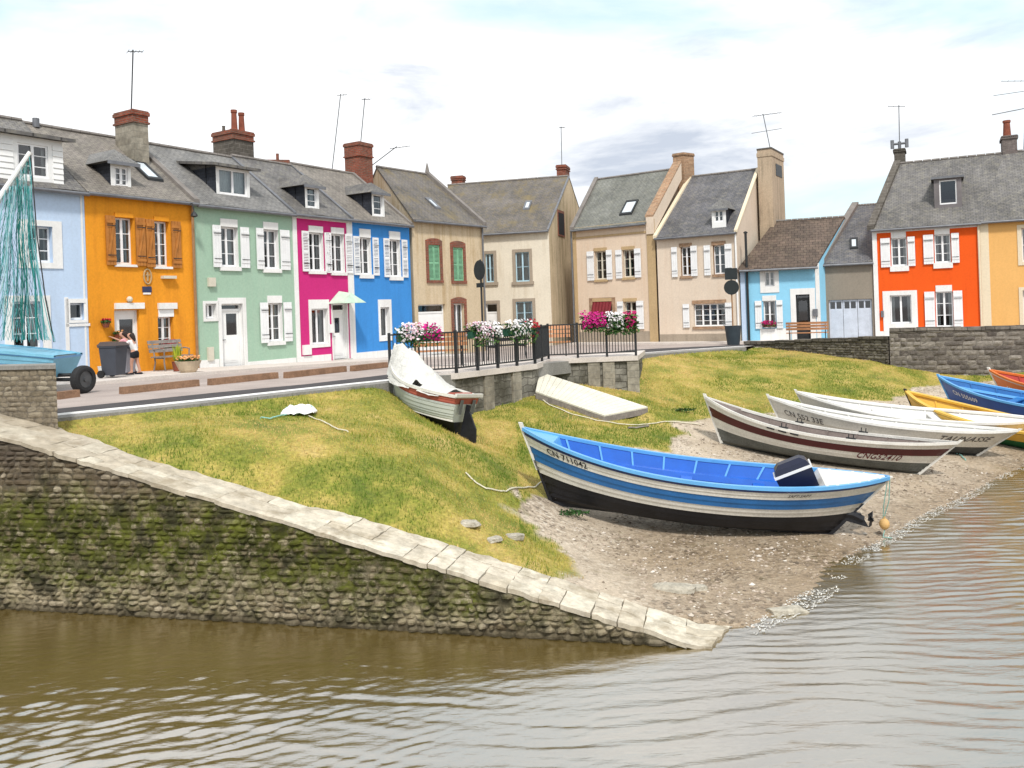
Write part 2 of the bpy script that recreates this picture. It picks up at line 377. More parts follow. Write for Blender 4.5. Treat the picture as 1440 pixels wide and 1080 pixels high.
def shutter(F, root, u0, u1, z0, z1, mname, style='plank', d=0.02, label=None, hinge=True):
    mb = MB(); th = 0.035
    if style == 'plank':
        k = max(2, int(round((u1 - u0) / 0.11))); g = 0.006
        for i in range(k):
            a = u0 + (u1 - u0) * i / k; b = u0 + (u1 - u0) * (i + 1) / k
            F.slab(mb, a + g / 2, b - g / 2, z0, z1, d, d + th)
        F.slab(mb, u0 + .004, u1 - .004, z0 + .004, z1 - .004, d - .004, d + th - .012)
        for f in (0.14, 0.86):
            zc = z0 + (z1 - z0) * f; F.slab(mb, u0 + .01, u1 - .01, zc - .035, zc + .035, d + th, d + th + .018)
    elif style == 'zbrace':
        k = max(2, int(round((u1 - u0) / 0.11)))
        for i in range(k):
            a = u0 + (u1 - u0) * i / k; b = u0 + (u1 - u0) * (i + 1) / k
            F.slab(mb, a + .004, b - .004, z0, z1, d, d + th)
        F.slab(mb, u0 + .004, u1 - .004, z0 + .004, z1 - .004, d - .004, d + th - .012)
        zs = [z0 + (z1 - z0) * f for f in (0.12, 0.88)]
        for zc in zs: F.slab(mb, u0 + .01, u1 - .01, zc - .045, zc + .045, d + th, d + th + .025)
        p = F.pt(u0 + .02, zs[0] + .05, d + th + .002); q = F.pt(u1 - .09, zs[1] - .05, d + th + .002)
        mb.box(p, q - p, F.u * 0.07, F.n * 0.02)
    else:                                          # louvred
        F.slab(mb, u0, u0 + .05, z0, z1, d, d + th); F.slab(mb, u1 - .05, u1, z0, z1, d, d + th)
        for f in (0, 0.48, 1.0):
            zc = z0 + .04 + (z1 - z0 - .08) * f; F.slab(mb, u0 + .05, u1 - .05, zc - .04, zc + .04, d, d + th)
        k = int((z1 - z0) / 0.06)
        for i in range(k):
            zc = z0 + .06 + (z1 - z0 - .12) * (i + 0.5) / k
            mb.hexa([F.pt(u0 + .05, zc - .024, d + th - .004), F.pt(u1 - .05, zc - .024, d + th - .004), F.pt(u1 - .05, zc + .012, d + .004), F.pt(u0 + .05, zc + .012, d + .004),
                     F.pt(u0 + .05, zc - .016, d + th - .002), F.pt(u1 - .05, zc - .016, d + th - .002), F.pt(u1 - .05, zc + .02, d + .006), F.pt(u0 + .05, zc + .02, d + .006)])
    s = mb.build('shutter', M[mname], root)
    if label: s["label"] = label
    if hinge:
        for f in (0.2, 0.8):
            hb = MB(); zc = z0 + (z1 - z0) * f; F.slab(hb, u0 + .02, u1 - .02, zc - .012, zc + .012, d + th + .026, d + th + .034); hb.build('hinge', M['iron'], s)
    return s

class House:
    """A = left eave pixel with depth YA, B = right eave pixel; dirv = plan direction of the facade; ridge = depth of the ridge behind the facade and its two pixels"""
    def __init__(s, name, label, eL, eR, wall, roof, Y=None, dirv=None, A=None, half=3.2, rL=None, rR=None, skewL=0.0, skewR=0.0, cat='house', base_drop=0.9, over=0.18, side=0.02, zr=None):
        if A is None: A = atY(eL[0], eL[1], Y)
        dirv = Vector((dirv[0], dirv[1], 0)).normalized(); nn = Vector((dirv.y, -dirv.x, 0))
        pB = cast(eR[0], eR[1], A, nn)
        s.F = F = Facade(A, pB)
        s.zeL, s.zeR = A.z, pB.z
        ze = (A.z + pB.z) / 2; s.ze = ze
        cx = (A + pB) / 2; s.zs = float(zst(cx.x, cx.y)); s.zb = s.zs - base_drop
        s.root = thing(name, label, cat, (F.A.x, F.A.y, s.zs))
        s.wallm = wall if isinstance(wall, list) else [wall]; s.roofm = roof; s.holes = []; s.half = half; s.over = over
        s.uL, s.uR = skewL, F.w + skewR            # ridge ends along u
        if rL is not None:
            zs_ = [F.cast(p[0], p[1], -half)[1] for p in (rL, rR) if p is not None]
            s.zr = sum(zs_) / len(zs_)
            if rL is not None: s.uL = F.cast(rL[0], rL[1], -half)[0]
            if rR is not None: s.uR = F.cast(rR[0], rR[1], -half)[0]
        else: s.zr = zr
        s.side = side
        # roof plane through the eave and the ridge
        s.slope = (s.zr - ze) / half if s.zr is not None else 0.0
    def roofpt(s, u, d, lift=0.0): return s.F.pt(u, s.ze + s.slope * d + lift, -d)     # d = distance behind the facade
    def roofcast(s, px, py):
        e1 = s.F.u; e2 = (s.roofpt(0, 1) - s.roofpt(0, 0)); n = e1.cross(e2).normalized()
        p = cast(px, py, s.roofpt(0, 0), n); return (p - s.F.A).dot(s.F.u), -(p - s.F.A).dot(s.F.n)
    def hole(s, u0, u1, z0, z1, rm=0): s.holes.append((u0, u1, z0, z1, rm))
    def win(s, x0, y0, x1, y1, L=None, R=None, shm='white', sty='plank', lint=None, sill=None, sur=None, leaves=2, bars=2, curtain=0.5, fm='pvc', rm=0, sd=0.15, surm='white_wall', lintm=None, sillm=None, ear=0.0, shl=None, kind='window', dz=0.0, blind=False):
        F = s.F; u0, u1, z0, z1 = F.rect(x0, y0, x1, y1); s.hole(u0, u1, z0, z1, rm)
        lintm = lintm or surm; sillm = sillm or surm
        w = casement(F, s.root, u0 + .005, u1 - .005, z0 + .005, z1 - .005, -sd, leaves, bars, curtain, fm)
        if sur:                                    # moulded surround all round
            mb = MB(); t = sur if isinstance(sur, tuple) else (sur,) * 4     # left,right,bottom,top
            F.slab(mb, u0 - t[0], u0, z0 - t[2], z1 + t[3], -.01, .03); F.slab(mb, u1, u1 + t[1], z0 - t[2], z1 + t[3], -.01, .03)
            F.slab(mb, u0, u1, z1, z1 + t[3], -.01, .03); F.slab(mb, u0, u1, z0 - t[2], z0, -.01, .034)
            mb.build('window_surround', M[surm], s.root)
        if lint:
            mb = MB(); F.slab(mb, u0 - ear, u1 + ear, z1, z1 + lint, -.01, .035); mb.build('lintel', M[lintm], s.root)
        if sill:
            mb = MB(); F.slab(mb, u0 - max(ear, .06), u1 + max(ear, .06), z0 - sill, z0, -.01, .07); mb.build('sill', M[sillm], s.root)
        ym = (y0 + y1) / 2
        for S in (L, R):
            if S:
                a, b = F.cast(S[0], ym)[0], F.cast(S[1], ym)[0]
                shutter(F, s.root, a, b, z0 - .03 + dz, z1 + .02 + dz, shm, sty, 0.04 if sty != 'louvre' else 0.03, shl)
        return w, (u0, u1, z0, z1)
    def panel(s, name, x0, y0, x1, y1, m, d0=-.005, d1=.03, parent=None):
        u0, u1, z0, z1 = s.F.rect(x0, y0, x1, y1); mb = MB(); s.F.slab(mb, u0, u1, z0, z1, d0, d1); return mb.build(name, M[m], parent or s.root)
    def band(s, name, u0, u1, z0, z1, m, d1=.03):
        mb = MB(); s.F.slab(mb, u0, u1, z0, z1, -.005, d1); return mb.build(name, M[m], s.root)
    def door(s, x0, y0, x1, y1, m='white', pane=None, transom=None, sur=None, surm='white_wall', rm=0, handle=True, panels=True, label=None):
        F = s.F; u0, u1, z0, z1 = F.rect(x0, y0, x1, y1); s.hole(u0, u1, z0, z1, rm); d = -.14
        zt = z1
        fr = MB()
        for a, b in ((u0, u0 + .05), (u1 - .05, u1)): F.slab(fr, a, b, z0, z1, d - .06, d + .02)
        F.slab(fr, u0 + .05, u1 - .05, z1 - .05, z1, d - .06, d + .02)
        fo = fr.build('door_frame', M[m if m != 'wood' else 'wood'], s.root)
        if transom:
            zt = z1 - transom * (z1 - z0)
            tb = MB(); F.slab(tb, u0 + .05, u1 - .05, zt - .04, zt + .04, d - .06, d + .02); tb.build('transom_bar', M[m], fo)
            gb = MB(); gb.face([F.pt(u0 + .05, zt + .04, d - .03), F.pt(u1 - .05, zt + .04, d - .03), F.pt(u1 - .05, z1 - .05, d - .03), F.pt(u0 + .05, z1 - .05, d - .03)]); gb.build('pane', M['glass'], fo)
            zt -= .04
        else: zt = z1 - .05
        lf = MB(); a, b = u0 + .055, u1 - .055
        if pane:
            pu0, pu1, pz0, pz1 = F.rect(*pane, d)
            pu0, pu1, pz0, pz1 = max(pu0, a + .06), min(pu1, b - .06), max(pz0, z0 + .1), min(pz1, zt - .06)
            wall_front(lf, F, a, b, z0 + .01, zt, [(pu0, pu1, pz0, pz1)], .04, 0, d)
        else: F.slab(lf, a, b, z0 + .01, zt, d - .05, d)
        if panels:
            top = (pz0 if pane else zt) - .1
            F.slab(lf, a + .08, b - .08, z0 + .15, top, d, d + .012); F.slab(lf, a + .13, b - .13, z0 + .21, top - .06, d + .012, d + .02)
        lo = lf.build('door', M[m], s.root)
        if label: lo["label"] = label
        if pane:
            pb = MB(); pb.face([F.pt(pu0, pz0, d - .025), F.pt(pu1, pz0, d - .025), F.pt(pu1, pz1, d - .025), F.pt(pu0, pz1, d - .025)]); pb.build('pane', M['glass'], lo)
        if handle:
            hb = MB(); zc = z0 + .98 * min(1, (zt - z0) / 2.0); hb.tube([F.pt(a + .06, zc, d), F.pt(a + .06, zc, d + .05), F.pt(a + .17, zc, d + .055)], .012, 6); hb.build('handle', M['iron'], lo)
        ib = MB(); e = d - .5; ib.face([F.pt(u0 - .2, z0 - .1, e), F.pt(u1 + .2, z0 - .1, e), F.pt(u1 + .2, z1 + .1, e), F.pt(u0 - .2, z1 + .1, e)]); ib.build('dark_interior', M['dark'], fo)
        if sur:
            t = sur if isinstance(sur, tuple) else (sur,) * 3
            mb = MB(); F.slab(mb, u0 - t[0], u0, z0, z1 + t[2], -.01, .03); F.slab(mb, u1, u1 + t[1], z0, z1 + t[2], -.01, .03); F.slab(mb, u0, u1, z1, z1 + t[2], -.01, .03)
            mb.build('door_surround', M[surm], s.root)
        sb = MB(); F.slab(sb, u0 - .05, u1 + .05, z0 - .4, z0, -.15, .22); sb.build('doorstep', M['step'], s.root)
        return lo, (u0, u1, z0, z1)
    def finish(s, gableL=True, gableR=True, gutter=True, ridge=True, sidesm=None, eave_wall=None):
        F = s.F; mb = MB(); mats = [M[x] for x in s.wallm]
        wall_front(mb, F, 0, F.w, s.zb, s.ze, s.holes)
        sm = 1 if len(mats) > 1 and sidesm else 0
        h2 = 2 * s.half
        for (ue, ur) in ((0, s.uL), (F.w, s.uR)):
            dk = ur - ue
            mb.face([F.pt(ue, s.zb), F.pt(ue, s.ze), F.pt(ur, s.zr, -s.half), F.pt(ue + 2 * dk, s.ze, -h2), F.pt(ue + 2 * dk, s.zb, -h2)], sm)
        dl, dr = s.uL, s.uR - F.w
        mb.face([F.pt(2 * dl, s.zb, -h2), F.pt(F.w + 2 * dr, s.zb, -h2), F.pt(F.w + 2 * dr, s.ze, -h2), F.pt(2 * dl, s.ze, -h2)], sm)
        s.wall = mb.build('wall', mats, s.root)
        # roof slabs with uv in metres
        rb = MB(); o = s.over; t = .09; sl = s.slope; L = math.sqrt(1 + sl * sl)
        kl = s.uL / s.half; kr = (s.uR - F.w) / s.half
        a0 = (0 - s.side - kl * o, -o); a1 = (F.w + s.side - kr * o, -o); b1 = (s.uR + s.side, s.half); b0 = (s.uL - s.side, s.half)
        def P(q, lift): return F.pt(q[0], s.ze + sl * q[1] + lift, -q[1])
        nseg = 10
        def jit(q): return 0.03 * mnoise.noise(Vector((q[0] * 1.1 + F.A.x, q[1] * 1.3 + F.A.y, 2.2)))
        grid = []
        for j in range(nseg + 1):
            f = j / nseg; row = []
            for i in range(nseg + 1):
                g = i / nseg
                p = (a0[0] + (a1[0] - a0[0]) * g, a0[1]); q = (b0[0] + (b1[0] - b0[0]) * g, b0[1])
                row.append((p[0] + (q[0] - p[0]) * f, p[1] + (q[1] - p[1]) * f))
            grid.append(row)
        for j in range(nseg):
            for i in range(nseg):
                qs = [grid[j][i], grid[j][i + 1], grid[j + 1][i + 1], grid[j + 1][i]]
                rb.face([P(q, .05 + jit(q)) for q in qs], 0, [(q[0], q[1] * L) for q in qs])
        qs = [a0, a1, b1, b0]
        rb.face([P(q, .05 - t) for q in qs][::-1], 0, [(q[0], q[1] * L) for q in qs][::-1])
        for k in range(4):
            q, r = qs[k], qs[(k + 1) % 4]
            if k == 2: continue
            rb.face([P(q, .05 - t), P(r, .05 - t), P(r, .05), P(q, .05)], 0, [(0, 0), (1, 0), (1, .05), (0, .05)])
        # back slope
        c1 = (s.uR + kr * s.half + s.side, h2 + o); c0 = (s.uL + kl * s.half - s.side, h2 + o)
        def Q(q, lift): return F.pt(q[0], s.zr - sl * (q[1] - s.half) + lift, -q[1])
        qs = [b0, b1, c1, c0]
        rb.face([Q(q, .05) for q in qs], 0, [(q[0], q[1] * L) for q in qs])
        rb.face([Q(q, .05 - t) for q in qs][::-1], 0, [(q[0], q[1] * L) for q in qs][::-1])
        for k in (1, 3):
            q, r = qs[k], qs[(k + 1) % 4]; rb.face([Q(q, .05 - t), Q(r, .05 - t), Q(r, .05), Q(q, .05)], 0, [(0, 0), (1, 0), (1, .05), (0, .05)])
        s.roof = rb.build('roof', M[s.roofm], s.root)
        if ridge:
            r = MB(); A, B = F.pt(s.uL - s.side, s.zr + .055, -s.half), F.pt(s.uR + s.side, s.zr + .055, -s.half); k = 12
            for i in range(k):
                p, q = A.lerp(B, i / k), A.lerp(B, (i + 0.94) / k); r.tube([p, q], .075, 6)
            r.build('ridge_tiles', M['ridge'], s.roof)
        if gutter:
            g = MB(); A, B = F.pt(-s.side, s.ze - sl * o - .02, o + .05), F.pt(F.w + s.side, s.ze - sl * o - .02, o + .05)
            g.tube([A, B], .055, 7); g.build('gutter', M['zinc'], s.root)
    def verge(s, side, m='zinc', w=.16, h=.12, name='verge'):   # raised strip up the roof edge
        F = s.F; mb = MB(); ue, ur = (0, s.uL) if side == 0 else (F.w, s.uR); o = s.over
        k = (ur - ue) / s.half
        p = F.pt(ue - k * o, s.ze - s.slope * o + .02, o); q = F.pt(ur, s.zr + .02, -s.half)
        mb.box(p - F.u * w / 2, F.u * w, q - p, (0, 0, h)); return mb.build(name, M[m], s.root)
    def pipe(s, u, m='zinc', d=.08, z0=None, z1=None, r=.045):
        mb = MB(); mb.tube([s.F.pt(u, s.ze - .1 if z1 is None else z1, d), s.F.pt(u, s.zs + .05 if z0 is None else z0, d)], r, 8); return mb.build('downpipe', M[m], s.root)
    def skylight(s, q, frame='iron', pane='skyglass', b=.09):
        F = s.F; uv = [s.roofcast(*p) for p in q]
        u0 = (uv[0][0] + uv[3][0]) / 2; u1 = (uv[1][0] + uv[2][0]) / 2; dtop = (uv[0][1] + uv[1][1]) / 2; dbot = (uv[2][1] + uv[3][1]) / 2
        fr = MB(); P = s.roofpt
        for (a, b_, c, e) in ((u0, u0 + b, dbot, dtop), (u1 - b, u1, dbot, dtop), (u0 + b, u1 - b, dbot, dbot + b), (u0 + b, u1 - b, dtop - b, dtop)):
            fr.hexa([P(a, c, .04), P(b_, c, .04), P(b_, e, .04), P(a, e, .04), P(a, c, .14), P(b_, c, .14), P(b_, e, .14), P(a, e, .14)])
        f = fr.build('skylight', M[frame], s.roof)
        pb = MB(); pb.face([P(u0 + b, dbot + b, .11), P(u1 - b, dbot + b, .11), P(u1 - b, dtop - b, .11), P(u0 + b, dtop - b, .11)]); pb.build('skylight_pane', M[pane], f)
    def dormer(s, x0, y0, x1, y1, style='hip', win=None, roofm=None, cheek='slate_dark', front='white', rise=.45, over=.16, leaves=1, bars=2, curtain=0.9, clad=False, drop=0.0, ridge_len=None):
        F = s.F; um, dm = s.roofcast((x0 + x1) / 2, y1); d0 = dm
        u0, u1, z0, z1 = F.rect(x0, y0, x1, y1, -d0)
        rz = lambda d: s.ze + s.slope * d
        z0 = rz(d0) - .02
        d1 = (z1 - s.ze) / s.slope + .05
        root = s.root
        fm = MB(); wf = win and F.rect(*win, -d0)
        fw = MB()
        if wf: wf = (max(wf[0], u0 + .05), min(wf[1], u1 - .05), max(wf[2], z0 + .05), min(wf[3], z1 - .03))
        wall_front(fw, F, u0, u1, z0, z1, [wf] if wf else [], .1, 0, -d0)
        if clad:
            k = int((z1 - z0) / .16)
            for i in range(k):
                za = z0 + .02 + i * .16
                spans = [(u0, u1)]
                if wf and za + .16 > wf[2] and za < wf[3]: spans = [(u0, wf[0] - .12), (wf[1] + .12, u1)]
                for a, b in spans:
                    if b > a: fw.hexa([F.pt(a, za, -d0 + .03), F.pt(b, za, -d0 + .03), F.pt(b, za, -d0), F.pt(a, za, -d0), F.pt(a, za + .155, -d0 + .008), F.pt(b, za + .155, -d0 + .008), F.pt(b, za + .155, -d0), F.pt(a, za + .155, -d0)])
        dm_ = fw.build('dormer', M[front], root)
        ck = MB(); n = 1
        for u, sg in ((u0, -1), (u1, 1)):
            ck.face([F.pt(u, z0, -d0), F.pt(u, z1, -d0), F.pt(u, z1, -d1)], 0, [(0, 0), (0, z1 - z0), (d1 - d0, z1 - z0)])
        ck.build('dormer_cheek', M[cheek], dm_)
        if wf: casement(F, dm_, wf[0], wf[1], wf[2], wf[3], -d0 - .04, leaves, bars, curtain)
        rm = roofm or s.roofm; rb = MB(); ov = over
        L2 = lambda p, q: (Vector(p) - Vector(q)).length
        if style == 'hip':
            uc = (u0 + u1) / 2; zt = z1 + rise; dt = (zt - s.ze) / s.slope; df = d0 + (u1 - u0) * .42
            e = [F.pt(u0 - ov, z1 - .03, -d0 + ov), F.pt(u1 + ov, z1 - .03, -d0 + ov)]
            dr1 = (z1 - .03 - s.ze) / s.slope
            bl, br_ = F.pt(u0 - ov, z1 - .03, -dr1), F.pt(u1 + ov, z1 - .03, -dr1)
            f_, k_ = F.pt(uc, zt, -df), F.pt(uc, zt, -dt)
            rb.face([e[0], e[1], f_], 0, [(0, 0), (L2(*e), 0), (L2(*e) / 2, L2(f_, e[0]))])
            rb.face([e[1], br_, k_, f_], 0, [(0, 0), (2, 0), (2, 1), (.5, 1)]); rb.face([bl, e[0], f_, k_], 0, [(0, 0), (2, 0), (1.5, 1), (0, 1)])
            rb.face([e[1], e[0], bl, br_], 0, [(0, 0), (1, 0), (1, 1), (0, 1)])
            fb = MB(); fb.box(e[0] + Vector((0, 0, -.09)), e[1] - e[0], -F.n * .03, (0, 0, .1)); fb.build('dormer_fascia', M['zinc'], dm_)
        else:                                          # lean-to roof with its own flatter slope
            zt = z1 + rise; dt = (zt - s.ze) / s.slope + .02
            q = [F.pt(u0 - ov, z1 - .02, -d0 + ov), F.pt(u1 + ov, z1 - .02, -d0 + ov), F.pt(u1 + ov, zt, -dt), F.pt(u0 - ov, zt, -dt)]
            w_, l_ = u1 - u0 + 2 * ov, L2(q[0], q[3])
            up = Vector((0, 0, .09))
            rb.face([p + up for p in q], 0, [(0, 0), (w_, 0), (w_, l_), (0, l_)]); rb.face(q[::-1], 0, [(0, 0), (w_, 0), (w_, l_), (0, l_)])
            for k in range(4): rb.face([q[k], q[(k + 1) % 4], q[(k + 1) % 4] + up, q[k] + up], 0, [(0, 0), (1, 0), (1, .1), (0, .1)])
            # fill between the wall plate and the lean-to at the cheeks
            for u in (u0, u1):
                zt2 = z1 + rise * (d1 - d0) / max(dt - d0, .1)
                rb.face([F.pt(u, z1 - .02, -d0), F.pt(u, z1 + .0, -d0), F.pt(u, zt, -dt), F.pt(u, z1 - .02, -d1)], 0, [(0, 0), (0, .1), (1, .1), (1, 0)])
        rb.build('dormer_roof', M[rm], dm_)
        return dm_

def px_len(C, v, px, py):          # how far to go from C along v (plan) to reach the picture column px
    lo, hi = 0.0, 12.0
    def f(t):
        p = C + v * t; dx, dz = p.x / p.y * FOC, -(p.z - CH) / p.y * FOC
        return PX0 + dx * cr + dz * sr
    s0 = f(0); sg = 1 if px > s0 else -1
    for _ in range(40):
        m = (lo + hi) / 2
        if (f(m) - px) * sg < 0: lo = m
        else: hi = m
    return lo
def stack(H, xl, xs, xr, yt, yb, Y, v1, v2, mats, capf=0.3, pots=(), name='chimney', lip=.05, sinkm=1.2, capm=None, minw=.45, maxw=1.5):
    """stack whose near corner is the column xs; v1 runs to xl, v2 to xr (plan vectors); pots = (along, radius, height, material)"""
    C = atY(xs, yt, Y); zt = C.z; zb = atY(xs, yb, Y).z - sinkm; v1, v2 = v1.normalized(), v2.normalized()
    a = max(min(px_len(C, v1, xl, yt), maxw), minw); b = max(min(px_len(C, v2, xr, yt), maxw), minw)
    mb = MB(); O = Vector((C.x, C.y, 0)); hh = (zt - (zb + sinkm)); zc = zt - hh * capf
    def bx(z0, z1, g, m): mb.box(O - v1 * g - v2 * g + Vector((0, 0, z0)), v1 * (a + 2 * g), v2 * (b + 2 * g), (0, 0, z1 - z0), m)
    bx(zb, zc, 0, 0); bx(zc, zc + .06, lip, 1); bx(zc + .06, zt - .16, .012, 1); bx(zt - .16, zt - .05, lip, 1); bx(zt - .05, zt, lip * .5, 1)
    ms = [M[mats[0]], M[mats[1]]]
    ch = mb.build(name, ms, H.root)
    for (fa, fb, r, h, m) in pots:
        p = O + v1 * a * fa + v2 * b * fb; pb = MB()
        pb.lathe([(r * 1.15, zt - .02), (r * 1.1, zt + .06), (r, zt + .1), (r * .82, zt + h * .85), (r, zt + h * .87), (r, zt + h)], p.x, p.y, 10)
        pb.build('chimney_pot', M[m], ch)
    return ch, O + v1 * a / 2 + v2 * b / 2 + Vector((0, 0, zt)), (O, v1, a, v2, b, zt)
def antenna(H, base, top, arms=3, tilt=0.4, m='alu', L=.7, name='antenna', r=.022):
    mb = MB(); mb.tube([base, top], r, 5)
    d = Vector((math.cos(tilt), math.sin(tilt), 0.12)); e = Vector((-math.sin(tilt), math.cos(tilt), 0))
    p = Vector(top) - Vector((0, 0, .06)); mb.tube([p - d * L * .35, p + d * L * .65], .014, 5)
    for k in range(arms + 3):
        q = p - d * L * .35 + d * L * k / (arms + 2); w = .16 + .05 * (k == 0); mb.tube([q - e * w, q + e * w], .008, 4)
    return mb.build(name, M[m], H.root), p, d
# ------------------------------------------------------------------ more materials
M['ridge'] = paint('ridge_tile', (0.20, 0.18, 0.165), 0.8, 0.2, 3)
M['step'] = paint('doorstep_stone', (0.50, 0.48, 0.44), 0.85, 0.15, 5)
m, n, l, b = new_mat('skylight_glass'); b.inputs['Base Color'].default_value = (0.55, 0.60, 0.64, 1); b.inputs['Roughness'].default_value = 0.12; b.inputs['Specular IOR Level'].default_value = 0.9; M['skyglass'] = m  # pale base colour paints in the sky reflected by the panes
M['asphalt'] = paint('asphalt', (0.075, 0.07, 0.072), 0.9, 0.2, 1.2, 0.2, 0.3, fine=0.25)
M['parking'] = paint('pale_tarmac', (0.40, 0.34, 0.31), 0.9, 0.16, 0.8, 0.2, 0.2, fine=0.2)
M['paving'] = paint('pale_paving', (0.62, 0.56, 0.51), 0.85, 0.12, 1.5, 0.2, 0.2, fine=0.15)
M['roadline'] = paint('road_line_paint', (0.78, 0.77, 0.74), 0.7, 0.08, 2, 0.3, fine=0.15)
M['kerb'] = paint('kerb_concrete', (0.27, 0.26, 0.24), 0.9, 0.2, 2, 0.2, 0.3, fine=0.25)
M['beam'] = paint('weathered_timber_beam', (0.27, 0.16, 0.10), 0.85, 0.25, 4, 0.2, 0.3, fine=0.25)
M['timber_grey'] = paint('grey_timber', (0.25, 0.22, 0.20), 0.85, 0.25, 6, 0.2, 0.2, fine=0.2)
M['timber_warm'] = paint('varnished_timber', (0.48, 0.22, 0.10), 0.5, 0.2, 5, 0.35, 0.1)
M['rubber'] = paint('black_rubber', (0.018, 0.018, 0.019), 0.75, 0.2, 8)
M['blackpaint'] = paint('black_hull_paint', (0.012, 0.013, 0.018), 0.5, 0.35, 4, 0.35, 0.1, fine=0.3)
M['rope'] = paint('pale_rope', (0.62, 0.58, 0.46), 0.9, 0.15, 12)
M['rope_teal'] = paint('teal_rope', (0.25, 0.50, 0.45), 0.9, 0.2, 12)

# ------------------------------------------------------------------ slipway wall (rough stone, running down into the water)
SW = Facade(atZ(-90, 851, 0), atZ(985, 911, 0))
cf = [(0, 609.5), (104, 646), (222, 679), (330, 708.5), (500, 760), (637, 804.6), (708, 821), (792, 848), (875, 877.5), (1008, 913)]
cf = np.array([SW.cast(*p) for p in cf]); fit = np.polyfit(cf[:, 0], cf[:, 1], 2)
def ctop(u): return max(float(np.polyval(fit, max(u, 0.0))), .035)
cu0, cu1 = -6.0, cf[-1, 0] + .12
pn = (SW.u + Vector((0, 0, (ctop(cu1) - ctop(1.0)) / (cu1 - 1.0)))).cross(SW.n).normalized(); pp = SW.pt(6, ctop(6))
cbk = []
for p in [(20, 590), (66, 599), (128.5, 618), (201, 646), (302, 672), (417, 707), (500, 724.5), (658, 771), (767, 804.6), (875, 838), (983, 871), (1046, 889)]:
    q = cast(*p, pp, pn); cbk.append(((q - SW.A).dot(SW.u), -(q - SW.A).dot(SW.n)))
cbk = np.array(cbk)
def cwid(u): return float(np.clip(np.interp(u, cbk[:, 0], cbk[:, 1]), 0.55, 2.2))
def back_pt(u): return SW.pt(u, ctop(u), -cwid(u))

def stone_mat(name, cols, moss=True, zlow=0.0):
    m, n, l, b = new_mat(name); o = coord(n)
    at = n.new("ShaderNodeAttribute"); at.attribute_name = "tint"
    cc = ramp(n, l, at.outputs['Fac'], [(0.0, cols[0]), (0.35, cols[1]), (0.7, cols[2]), (1.0, cols[3])])
    cc = mixc(n, l, 1.0, cc, ramp(n, l, nz(n, l, o, 9, 7, 0.72), [(0.28, 0.55), (0.7, 1.35)]), 'MULTIPLY')
    if moss:
        sz = n.new("ShaderNodeSeparateXYZ"); l.new(o, sz.inputs[0])
        ns = nz(n, l, o, 1.4, 6, 0.68)
        ad = n.new("ShaderNodeMath"); ad.operation = 'MULTIPLY_ADD'; l.new(ns, ad.inputs[0]); ad.inputs[1].default_value = 1.7; l.new(sz.outputs[2], ad.inputs[2])
        # weed belt between the tide marks
        mk = ramp(n, l, ad.outputs[0], [(0.0, 0.0), (1.0, 1.0)]); mk2 = n.new("ShaderNodeMapRange"); l.new(ad.outputs[0], mk2.inputs[0])
        mk2.inputs[1].default_value = .85; mk2.inputs[2].default_value = 1.35
        mk3 = n.new("ShaderNodeMapRange"); l.new(ad.outputs[0], mk3.inputs[0]); mk3.inputs[1].default_value = 2.75; mk3.inputs[2].default_value = 2.25
        bl = mixc(n, l, 1.0, mk2.outputs[0], mk3.outputs[0], 'MULTIPLY')
        br_ = ramp(n, l, nz(n, l, o, 7, 5, 0.7), [(0.35, 0.08), (0.52, 1.0)])
        bl = mixc(n, l, 1.0, bl, br_, 'MULTIPLY')
        gr = ramp(n, l, nz(n, l, o, 3.0, 4), [(0.35, (0.04, 0.042, 0.010)), (0.5, (0.085, 0.092, 0.016)), (0.7, (0.15, 0.165, 0.025))])
        cc = mixc(n, l, bl, cc, gr)
        lz = n.new('ShaderNodeMapRange'); l.new(ad.outputs[0], lz.inputs[0]); lz.inputs[1].default_value = 1.65; lz.inputs[2].default_value = 1.25
        lm_ = mixc(n, l, 1.0, lz.outputs[0], ramp(n, l, nz(n, l, o, 4.5, 7, .72), [(.42, 0.0), (.60, .62)]), 'MULTIPLY'); cc = mixc(n, l, lm_, cc, (0.48, 0.41, 0.28))
        # dark weed and grime blotches low down, dark grime at the top
        dk = ramp(n, l, nz(n, l, o, 2.6, 5, 0.65), [(0.50, 0.0), (0.62, 0.80)])
        cc = mixc(n, l, dk, cc, (0.035, 0.032, 0.018))
        tp = n.new("ShaderNodeMapRange"); l.new(ad.outputs[0], tp.inputs[0]); tp.inputs[1].default_value = 2.5; tp.inputs[2].default_value = 3.2; tp.inputs[4].default_value = 0.80
        cc = mixc(n, l, tp.outputs[0], cc, (0.085, 0.066, 0.052))
        wt = n.new("ShaderNodeMapRange"); l.new(sz.outputs[2], wt.inputs[0]); wt.inputs[1].default_value = 0.16; wt.inputs[2].default_value = 0.03; wt.inputs[4].default_value = 0.75
        cc = mixc(n, l, wt.outputs[0], cc, (0.05, 0.04, 0.022))
    l.new(cc, b.inputs['Base Color']); b.inputs['Roughness'].default_value = 0.85; b.inputs['Specular IOR Level'].default_value = 0.2
    bump(n, l, nz(n, l, o, 17, 8, 0.8), b, 1.0, 0.035)
    return m
M['slipstone'] = stone_mat('slipway_rubble', [(0.14, 0.105, 0.062), (0.22, 0.175, 0.11), (0.31, 0.255, 0.165), (0.47, 0.40, 0.29)])
M['slipmortar'] = stone_mat('slipway_joints', [(0.16, 0.135, 0.095)] * 4)
M['blockstone'] = stone_mat('quay_wall_rubble', [(0.20, 0.165, 0.115), (0.24, 0.20, 0.145), (0.28, 0.235, 0.17), (0.33, 0.285, 0.215)], moss=False)
M['blockmortar'] = stone_mat('quay_wall_joints', [(0.21, 0.18, 0.14)] * 4, moss=False)
